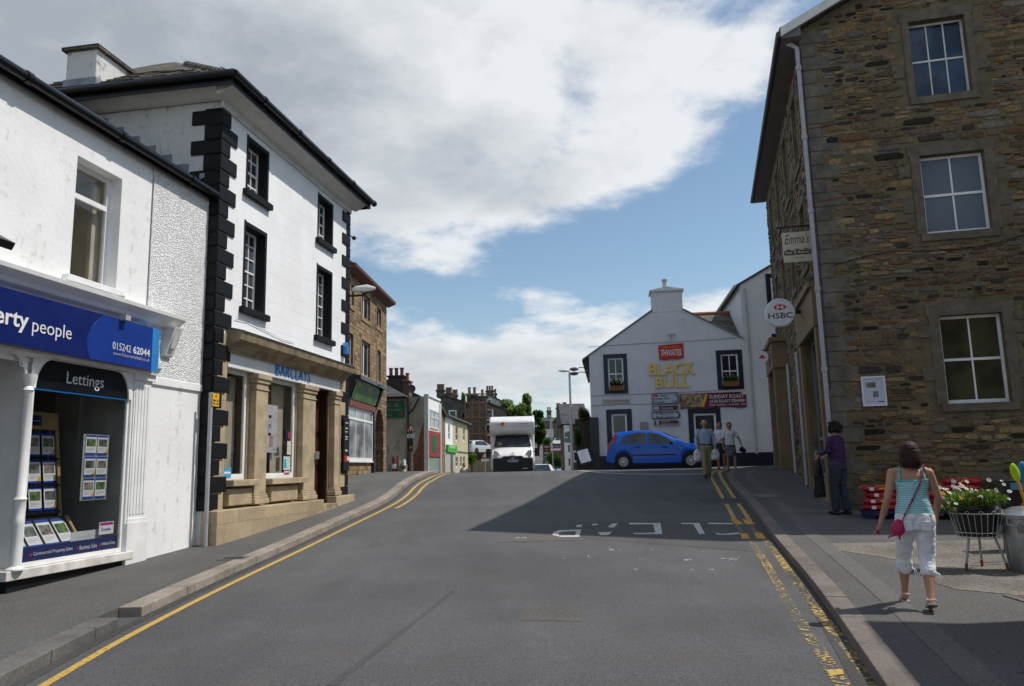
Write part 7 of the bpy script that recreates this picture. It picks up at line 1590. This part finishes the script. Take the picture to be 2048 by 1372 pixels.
# strap of the pink bag (worn) is part of the bag
pink = M('pink leather', (.42, .015, .09), .5, .1)
BG = thing('shoulder_bag', 'pink shoulder bag hanging at the left hip of the woman in the striped top', 'bag', WP, R(-20))
m = MB(); limb(m, [(.125, .03, 1.385), (.122, -.07, 1.35), (.06, -.115, 1.2), (-.02, -.118, 1.05), (-.10, -.14, .91), (-.135, -.145, .84)], .013, 8, (1, .45)); m.build('strap', pink, BG, smooth=60)
m = MB(); m.ball((-.175, -.14, .775), .068, 14, (1.0, .5, 1.05)); m.ball((-.165, -.14, .83), .045, 12, (1, .5, .8)); limb(m, [(-.20, -.13, .72), (-.25, -.13, .70), (-.265, -.13, .69)], [.016, .013, .01], 8); limb(m, [(-.17, -.14, .715), (-.165, -.14, .675)], [.014, .01], 8)
remesh(m, 'pouch', pink, BG, .006, 2, (.012, .03))
PHN = thing('red_purse', 'small dark red purse held in the left hand of the woman in the striped top', 'purse', W1.matrix_basis @ Vector((-.35, .0, .745)), R(-20)); m = MB(); m.cbox((0, .0, 0), .028, .10, .045, 0, .3); m.build('cover', M('dark red cover', (.22, .015, .03), .4), PHN, bevel=.008)
# sandals
sand_m = M('pale sandal leather', (.5, .42, .42), .6); m = MB(Matrix.Translation((-.02, .06, 0))); m.cbox((-.10, .36, .008), .075, .24, .016); 
for y in (.32, .40): limb(m, [(-.145, y, .02), (-.12, y, .06), (-.08, y, .06), (-.06, y, .02)], .008, 6)
limb(m, [(-.14, .27, .08), (-.1, .235, .09), (-.06, .27, .08), (-.1, .33, .1), (-.14, .27, .08)], .008, 6); m.build('sandal', sand_m, W1, bevel=.005)
m = MB(Matrix.Translation((-.08, -.04, .012))); m.cbox((.13, -.11, .045), .078, .24, .018, 0, -.22)
for y, z in ((-.08, .075), (-.02, .06)): limb(m, [(.09, y, z-.03), (.11, y, z+.015), (.15, y, z+.015), (.17, y, z-.03)], .008, 6)
limb(m, [(.09, -.16, .10), (.13, -.185, .105), (.17, -.16, .10), (.13, -.10, .12), (.09, -.16, .1)], .008, 6); sd = m.build('sandal', sand_m, W1, bevel=.005)
m = MB(Matrix.Translation((-.08, -.04, .012))); m.cbox((.13, -.112, .031), .08, .245, .012, 0, -.22); m.build('sole', black_p, sd)
# ---- generic walker (clothed) used for the other people
def walker(label, loc, rz, ht, pose, top_m, leg_m, hair, hairc, skin_=skin_d, skirt=None, sleeve='short', beltz=.0, glasses=False, hairlong=0, vox=.014, girth=1., shoe_m=None, lean=0., tuck=True, bare=False, look=(0, 1, -.25)):
    t = thing('person', label, 'person', loc, rz); t.scale = (ht/1.75,)*3
    (la, lk), (ra, rk), (le, lw), (re_, rw) = pose; lh, rh = (-.09, 0, .92), (.09, 0, .92); ls, rs = (-.165*girth, lean, 1.425), (.165*girth, lean, 1.425)
    m = MB(); loft(m, [(0, 0, .86, .12, .09), (0, 0, .95, .15, .10), (0, lean*.3, 1.1, .13, .09), (0, lean*.7, 1.25, .14, .1), (0, lean, 1.4, .15, .085), (0, lean, 1.46, .08, .06)]); limb(m, [(0, lean, 1.44), (0, lean+.02, 1.56)], [.056, .054])
    q = head(m, (0, lean+.035, 1.64), 1.03, look)
    for S_, E_, W_ in ((ls, le, lw), (rs, re_, rw)): limb(m, [S_, E_, tuple(Vector(E_).lerp(Vector(W_), .4)), W_], [.05, .04, .037, .026])
    for H_, K_, A_ in ((lh, lk, la), (rh, rk, ra)): limb(m, [H_, tuple(Vector(H_).lerp(Vector(K_), .5)), K_, tuple(Vector(K_).lerp(Vector(A_), .35)), A_], [.09, .075, .054, .054, .035])
    for W_, E_, s_ in ((lw, le, 1), (rw, re_, -1)): hand(m, W_, Vector(W_)-Vector(E_)+Vector((0, 0, -.1)), (s_*.2, 1, 0), 1.08, .7)
    remesh(m, 'body', skin_, t, .010, 3); eyes(t, q, 1.03, glasses)
    m = MB(); g_ = girth; z0 = .90 if not tuck else .97
    loft(m, [(0, 0, z0, .168*g_, .125*g_), (0, lean*.2, 1.05, .162*g_, .125*g_), (0, lean*.5, 1.2, .165*g_, .122*g_), (0, lean*.9, 1.36, .178*g_, .115), (0, lean, 1.44, .15, .085), (0, lean, 1.49, .075, .07)], 22)
    for S_, E_, W_ in ((ls, le, lw), (rs, re_, rw)):
        e = Vector(E_) if sleeve == 'long' else Vector(S_).lerp(Vector(E_), .62); pts = [S_, tuple(Vector(S_).lerp(e, .5)), tuple(e)]; r_ = [.062, .06, .054 if sleeve == 'long' else .062]
        if sleeve == 'long': pts.append(tuple(e.lerp(Vector(W_), .92))); r_.append(.044)
        limb(m, pts, r_, 14)
    remesh(m, 'shirt' if not hairlong else 'top', top_m, t, vox, 3, (.03, .09))
    m = MB(); loft(m, [(0, 0, .84, .15*g_, .12*g_), (0, 0, .92, .172*g_, .128*g_), (0, 0, 1.0, .165*g_, .122*g_)], 20)
    if skirt:
        loft(m, [(0, .03, skirt, .19, .17), (0, .02, skirt+.12, .185, .16), (0, 0, .85, .18, .14), (0, 0, .93, .17, .125)], 20)
    else:
        for H_, K_, A_ in ((lh, lk, la), (rh, rk, ra)): limb(m, [H_, tuple(Vector(H_).lerp(Vector(K_), .5)), K_, tuple(Vector(K_).lerp(Vector(A_), .93))], [.11*g_, .098, .078, .072], 16)
    remesh(m, 'skirt' if skirt else 'trousers', leg_m, t, vox, 3, (.03, .08))
    if tuck and not skirt: m = MB(); loft(m, [(0, 0, .985, .172*g_, .13*g_), (0, 0, 1.02, .172*g_, .13*g_)], 22); m.build('belt', black_p, t, smooth=60)
    m = MB()
    for A_, K_ in ((la, lk), (ra, rk)): shoe(m, A_, (0, 1, -.1 if A_[1] < 0 else .15))
    remesh(m, 'shoes', shoe_m or black_p, t, .012, 2)
    m = MB(); c = Vector((0, lean+.02, 1.655)); 
    if hair == 'bald': 
        for a in [pi*k/10+pi for k in range(11)]: m.ball((c.x+.085*cos(a), c.y+.085*sin(a)*.95, c.z-.005), .026, 8)
        m.ball((0, c.y-.02, c.z+.055), .07, 10, (1, 1, .6))
    else:
        m.ball(c+Vector((0, -.012, .03)), .102, 14, (.95, .98, .95)); m.ball(c+Vector((0, -.035, -.02)), .09, 12, (1.02, .8, 1.0))
        if hairlong:
            for k in range(40): a = 2*pi*k/40; rr = random.Random(k); m.ball(c+Vector((.10*cos(a), .09*sin(a)-.03, rr.uniform(-.09, .08))), rr.uniform(.03, .045)*hairlong, 8)
    remesh(m, 'hair', hairc, t, .012, 2, (.02, .03))
    return t
def at(px, Y, dz=0.): p = P(px, 930, Y); return (p.x, Y, H(p.x, Y)+dz)
stride = lambda a, b: (((-.09, a, .09 if a > 0 else .13), (-.10, a*.55+.05, .50)), ((.09, b, .09 if b > 0 else .13), (.10, b*.55+.06, .50)))
bluecheck = M('pale blue shirt', (.30, .38, .52), .85, .12, 4.); khaki = M('khaki trousers', (.26, .225, .13), .85, .12, 4.); white_top = M('white top', (.60, .60, .68), .85, .08, 4.)
mp = stride(-.10, .14)+(((-.275, -.02, 1.17), (-.27, .05, .93)), ((.285, -.02, 1.16), (.28, .06, .92)))
Mn = walker('white haired man in a pale blue shirt and khaki trousers crossing the side road', at(1413, 24.6), R(180+2), 1.77, mp, bluecheck, khaki, 'bald', M('white hair', (.5, .5, .48), .8), sleeve='long', girth=1.18, look=(.1, 1, -.35))
wp = stride(.12, -.12)+(((-.30, .03, 1.2), (-.36, .12, .98)), ((.255, -.05, 1.17), (.24, -.0, .93)))
skirt_m, n = newmat('patterned skirt'); tc = n('ShaderNodeTexCoord', out=3); v_ = n('ShaderNodeTexVoronoi', {'Vector': tc, 'Scale': 22.}); finish(skirt_m, n, n.mix(n.rng(v_, .25, .45), (.30, .30, .33), (.06, .06, .075)), .85)
W2 = walker('woman with red hair and sunglasses in a white top and patterned skirt beside the man', at(1463, 25.5), R(180+3), 1.63, wp, white_top, skirt_m, 'short', M('red brown hair', (.22, .075, .025), .6, .3), skirt=.60, glasses=True, shoe_m=M('brown shoe', (.05, .03, .02), .6), tuck=True)
W3 = walker('fair haired woman in a white blouse and dark shorts behind the couple', at(1444, 27.2), R(150), 1.6, stride(-.06, .1)+(((-.24, .06, 1.18), (-.1, .2, 1.12)), ((.24, .06, 1.18), (.15, .2, 1.1))), white_top, M('black shorts', (.012, .012, .015), .8), 'short', M('sandy hair', (.2, .12, .05), .7, .3), skirt=.62, shoe_m=skin_d)
def carrier(label, loc, w, h, mat):
    t = thing('carrier_bag', label, 'bag', loc); m = MB(); loft(m, [(0, 0, -h, w*.8, .05), (0, 0, -h*.85, w, .08), (0, 0, -h*.4, w*.9, .07), (0, 0, -h*.15, w*.6, .04), (0, 0, -.02, .03, .015)], 14); remesh(m, 'sack', mat, t, .012, 1, (.05, .07)); m = MB(); limb(m, [(-.03, 0, -.04), (-.02, 0, .02), (.02, 0, .02), (.03, 0, -.04)], .008, 6); m.build('handle', mat, t)
    return t
poly = M('white polythene', (.55, .55, .58), .35)
carrier('white plastic carrier bag in the right hand of the white haired man', Mn.matrix_basis @ Vector((.28, .07, .88)), .13, .40, poly)
carrier('second plastic carrier bag, held in the left hand of the white haired man', Mn.matrix_basis @ Vector((-.27, .06, .88)), .15, .36, poly)
t = thing('handbag', 'small black handbag in the hand of the woman with sunglasses', 'bag', W2.matrix_basis @ Vector((-.38, .14, .9))); m = MB(); m.cbox((0, 0, -.1), .22, .09, .15, .2, .2, .5); m.build('pouch', black_p, t, bevel=.03, seg=3); m = MB(); m.tube([(-.05, 0, -.05), (0, 0, .03), (.05, 0, -.05)], .01, 5); m.build('handle', black_p, t)
# purple jacket person leaning at the corner
purple = M('purple jacket', (.035, .006, .055), .7, .15, 4.); jeans = M('blue grey jeans', (.03, .036, .06), .85, .2, 5.)
pp_ = P(1682, 1005, 16.3)
W4 = walker('person with dark curly hair in a purple jacket and jeans standing at the stone corner', (pp_.x, 16.3, H(0, 16.3)+KH), R(38), 1.88, (((-.08, .07, .08), (-.085, .05, .5)), ((.10, -.06, .08), (.10, .0, .5)), ((-.23, .05, 1.2), (-.16, .25, 1.14)), ((.24, .03, 1.2), (.15, .25, 1.14))), purple, jeans, 'long', M('black curly hair', (.010, .006, .006), .8, .3, 20.), sleeve='long', hairlong=1.25, girth=1.12, tuck=False, look=(0, 1, -.2))
t = thing('tote_bag', 'long black tote bag hanging beside the person in the purple jacket', 'bag', W4.matrix_basis @ Vector((-.20, .27, 1.06)), R(38)); m = MB(); loft(m, [(-.05, 0, -.78, .15, .07), (-.05, 0, -.7, .17, .08), (-.04, 0, -.35, .13, .06), (0, 0, -.12, .07, .03), (0, 0, -.02, .03, .02)], 16); remesh(m, 'sack', M('black cloth', (.008, .008, .009), .8), t, .012, 2, (.05, .12)); m = MB(); limb(m, [(0, 0, -.05), (0, -.02, .03)], .012, 6); m.build('handle', MATS['black cloth'], t)
t = thing('phone', 'small pale blue thing held up by the person in the purple jacket', 'held item', W4.matrix_basis @ Vector((-.14, .34, 1.16)), R(38)); m = MB(); m.cbox((0, 0, 0), .07, .02, .11, 0, .4); m.build('case', M('pale blue plastic', (.2, .35, .45), .4), t, bevel=.006)
# far figure low on the left
tt = walker('far figure in a white top beyond the crest on the left pavement', (P(928, 935, 45).x, 45, P(928, 926, 45).z-1.66), R(200), 1.65, stride(.05, -.05)+(((-.25, 0, 1.18), (-.26, .05, .95)), ((.25, 0, 1.18), (.25, .08, .95))), white_top, jeans, 'short', MATS['sandy hair'])
# ================================================================ things on the right pavement
redbag = M('red bag plastic', (.36, .012, .02), .32, .2, 6.); 
def sack(label, c, rz, grp, n_):
    t = thing('compost_bag', label, 'bag', c, rz, grp); m = MB(); loft(m, [(0, 0, 0, .30, .17), (0, 0, .03, .345, .21), (0, 0, .07, .35, .215), (0, 0, .115, .31, .18), (0, 0, .125, .2, .12)], 22); o = remesh(m, 'sack', redbag, t, .012, 1, (.03, .12))
    m = MB(); m.box(-.36, .36, -.19, .19, .05, .058); m.build('seam', redbag, t)
    m = MB(); m.box(-.22, -.14, -.224, -.20, .03, .09); m.build('white_label', white_p, t); m = MB(); m.box(-.1, .06, -.15, .0, .118, .129); m.box(-.05, .05, -.226, -.2, .05, .08); m.build('yellow_print', yellow_p, t)
    return t
by = 13.9; fb = lambda x, y, z: (x, y, H(0, y)+KH+z)
pal = thing('blue_pallet', 'dark blue plastic pallet under the stacked red bags', 'pallet', fb(7.95, 15.6, 0), FR.rz); m = MB(); m.box(-1.1, 1.1, -.3, .3, .1, .15)
for x in (-1, -.5, 0, .5, 1): m.box(x-.08, x+.08, -.28, .28, 0, .1)
m.build('deck', M('dark blue plastic', (.006, .012, .07), .5), pal)
rn = random.Random(4); nm = ['bottom', 'second', 'third', 'fourth', 'top']
for col, (u, n_, wh) in enumerate(((-.72, 4, 'left stack, nearest the purple jacket'), (-.02, 3, 'middle stack behind the walking woman'), (.70, 5, 'right stack by the flowers'))):
    for k in range(n_):
        c = pal.matrix_basis @ Vector((u+rn.uniform(-.04, .04), rn.uniform(-.04, .02), .155+.118*k)); sack('red printed compost bag, %s of the %s' % (nm[k] if k < n_-1 else 'topmost', wh), c, FR.rz+rn.uniform(-.1, .1), 'red compost bags', k)
# planter trolley
tp = P(1962, 1110, 10.2); TX, TY = tp.x, 10.2; tg0 = H(0, TY)+KH
TR = thing('planter_stand', 'white wire basket on three splayed legs holding a black tub of flowers', 'planter stand', (TX, TY, tg0))
zr, zl = P(1960, 1025, TY).z-tg0, P(1960, 1073, TY).z-tg0; m = MB(); rt_, rb_ = .31, .235
def circ(mb, r, z, rr): mb.tube([(r*cos(2*pi*k/28), r*sin(2*pi*k/28), z) for k in range(29)], rr, 5, False)
circ(m, rt_, zr, .007); circ(m, rb_+.02, zl+.06, .006); circ(m, rb_, zl, .006)
for k in range(26):
    a = 2*pi*k/26; m.tube([(rt_*cos(a), rt_*sin(a), zr), ((rb_+.02)*cos(a), (rb_+.02)*sin(a), zl+.06), (rb_*cos(a), rb_*sin(a), zl)], .0035, 4)
for k in range(13): a = 2*pi*k/13; m.tube([((rt_+.002)*cos(a+e), (rt_+.002)*sin(a+e), zr+.035*sin(pi*(e+.1)/.2)) for e in (-.1, -.05, 0, .05, .1)], .0035, 4)
wire = M('white coated wire', (.45, .45, .42), .5); m.build('basket', wire, TR)
for a in (R(200), R(330), R(60)):
    m = MB(); m.tube([(.17*cos(a), .17*sin(a), zl), (.26*cos(a), .26*sin(a), .09)], [.016, .016], 8); lg = m.build('leg', M('grey leg', (.33, .35, .34), .5), TR); m = MB(); m.tube([(.26*cos(a), .26*sin(a), .09), (.275*cos(a), .275*sin(a), 0)], .0165, 8); m.build('rusty_foot', rust, lg)
TB = thing('flower_tub', 'black plastic tub of white daisies standing in the wire basket', 'flower tub', (TX-.02, TY, tg0+zl+.01)); ht_ = zr-zl+.06
m = MB(); m.lathe([(0, 0), (.205, 0), (.26, ht_-.03), (.285, ht_-.02), (.285, ht_+.03), (.25, ht_+.03), (.24, ht_-.03), (0, ht_-.04)], n=28); m.build('tub', M('black tub', (.010, .010, .012), .4), TB, smooth=40)
m = MB(); m.clean = False; rn = random.Random(9); leaves(m, 1700, (0.02, 0, ht_+.10), (.40, .3, .12), .022, rn); leaves(m, 300, (-.3, -.05, ht_+.04), (.18, .2, .13), .02, rn); m.build('foliage', leafmat('daisy leaf', (.11, .17, .04), .5), TB)
m2 = MB(); ycen = M('yellow centre', (.6, .38, .03), .7); opet = M('orange petal', (.65, .3, .02), .7)
for k in range(50):
    if k < 38: x, y, z = rn.uniform(-.48, .40), rn.uniform(-.3, .25), ht_+rn.uniform(.1, .34)
    else: x, y, z = rn.uniform(-.5, -.28), rn.uniform(-.25, .1), ht_+rn.uniform(-.05, .15)
    m2.tube([(x*.5, y*.5, ht_), (x*.85, y*.85, z-.08), (x, y, z)], .0022, 4)
    m = MB(); ax = Vector((rn.uniform(-.5, .5), -1, rn.uniform(.2, 1.4))).normalized(); A_ = ax.to_track_quat('Z', 'Y').to_matrix(); c = Vector((x, y, z)); r_ = rn.uniform(.016, .029); v = []; f = []
    for j in range(9):
        b = 2*pi*j/9; v += [tuple(c+A_ @ Vector((r_*q*cos(b+e), r_*q*sin(b+e), h))) for q, e, h in ((.2, -.35, 0), (1, -.26, .004), (1.1, 0, .002), (1, .26, .004), (.2, .35, 0))]; f.append(tuple(range(5*j, 5*j+5)))
    m.add(v, f); m.clean = False; d = m.build('daisy', opet if k % 11 == 3 else petal, TB); m = MB(); m.ball(c+ax*.004, r_*.3, 6); m.build('daisy_centre', ycen, d)
m2.build('stalks', M('stalk green', (.12, .16, .05), .8), TB)
t = thing('wrapped_pot', 'crumpled clear wrapped pot hung inside the right of the wire basket', 'pot', (TX+.2, TY-.12, tg0+zr-.02)); m = MB(); m.ball((0, 0, .02), .065, 10, (1, 1, 1.2)); remesh(m, 'wrapping', M('grey film wrap', (.3, .3, .29), .3), t, .01, 0, (.05, .03)); m = MB(); m.lathe([(.07, -.12), (.075, 0), (0, 0)], n=12); m.build('pot', black_p, t)
# dustbin with a metal lid
bp = P(2052, 1100, 10.0); bg = H(0, 10)+KH; BN_ = thing('dustbin', 'galvanised metal dustbin at the right edge of the picture', 'dustbin', (bp.x, 10., bg)); hb_ = P(2040, 1030, 10.).z-bg
m = MB(); n_ = 48; v = []
for z, r_ in ((0, .19), (.03, .20), (hb_*.9, .245), (hb_, .25)):
    for k in range(n_): e = (.006 if k % 2 else -.006) if .02 < z < hb_-.01 else 0; a = 2*pi*k/n_; v.append(((r_+e)*cos(a), (r_+e)*sin(a), z))
m.add(v, [(i*n_+k, i*n_+(k+1) % n_, (i+1)*n_+(k+1) % n_, (i+1)*n_+k) for i in range(3) for k in range(n_)]); zinc = M('zinc', (.36, .37, .38), .38, .25, 4., metal=.75); m.build('bin_body', zinc, BN_, smooth=60)
m = MB(); m.lathe([(.275, hb_-.03), (.28, hb_+.01), (.24, hb_+.04), (.1, hb_+.10), (0, hb_+.11)], n=32); m.build('lid', zinc, BN_, smooth=60)
m = MB(); m.tube([(-.25, -.1, hb_-.03), (-.27, -.12, hb_-.10), (-.2, -.19, hb_-.12), (-.14, -.2, hb_-.03)], .01, 6); m.box(-.2, -.12, -.22, -.2, hb_-.2, hb_-.1); m.build('side_handle', metal, BN_)
# fishing nets / toy spades standing behind the bin
def spade(label, px, py, Y, mat, hmat, tilt, s=1.):
    p = P(px, py, Y); t = thing('toy_spade', label, 'toy', (p.x, Y, p.z)); t.rotation_euler = (0, tilt, 0); m = MB(); m.ball((0, 0, .0), .10*s, 14, (.62, .25, 1.25)); m.build('blade', mat, t, smooth=180); m = MB(); m.tube([(0, 0, -.11*s), (0, 0, -.42*s)], .02*s, 8); m.tube([(-.05, 0, -.42*s), (.05, 0, -.42*s)], .016*s, 6); m.build('handle', hmat, t)
spade('bright lime green plastic spade standing by the dustbin', 2030, 945, 10.6, M('lime plastic', (.42, .62, .01), .3), M('amber plastic', (.55, .28, .02), .35), R(-12))
spade('blue plastic spade at the right edge behind the lime one', 2047, 945, 10.8, M('sky blue plastic', (.02, .2, .42), .3), M('pink plastic', (.5, .03, .12), .35), R(-4), 1.2)
t = thing('shop_display_box', 'small dark display box with colourful print beside the cellar grating', 'box', (P(2036, 985, 11.5).x, 11.5, H(0, 11.5)+KH)); m = MB(); hz_ = P(2036, 960, 11.5).z-(H(0, 11.5)+KH); m.box(-.12, .4, 0, .3, 0, hz_); m.build('carton', black_p, t, bevel=.01); m = MB(); m.box(-.1, .35, -.01, 0, hz_-.14, hz_-.04); m.build('print', M('blue print', (.1, .25, .4), .5), t)
# building that throws the shade in the bottom right corner (stands outside the frame)
t = thing('side_building', 'rendered building standing at the right, beyond the picture edge, throwing shade over the pavement', 'building', (7.9, 7.75, 0), R(-70)) if False else None
SB = Frame(7.95, 7.75, 194); t = thing('side_building', 'grey stone building beyond the right picture edge that shades the pavement', 'building', SB.o, SB.rz)
SBx = MB(); SBx.box(0, 16, 0, 8, -3, 5.4); SBx.build('wall', brown, t)
m = MB(); m.prism([(-.3, 5.4), (4, 7.6), (8.3, 5.4)], -.2, 16.2, 'x'); m.build('roof', slate, t)
for x in (2, 5.5, 9): 
    for z in (-.2, 2.8): m = MB(); m.box(x, x+1.1, -.05, 0, z, z+1.5); w_ = m.build('window', white_paint, t); m = MB(); m.box(x+.1, x+1., -.07, -.04, z+.1, z+1.4); m.build('pane', dglz, w_)
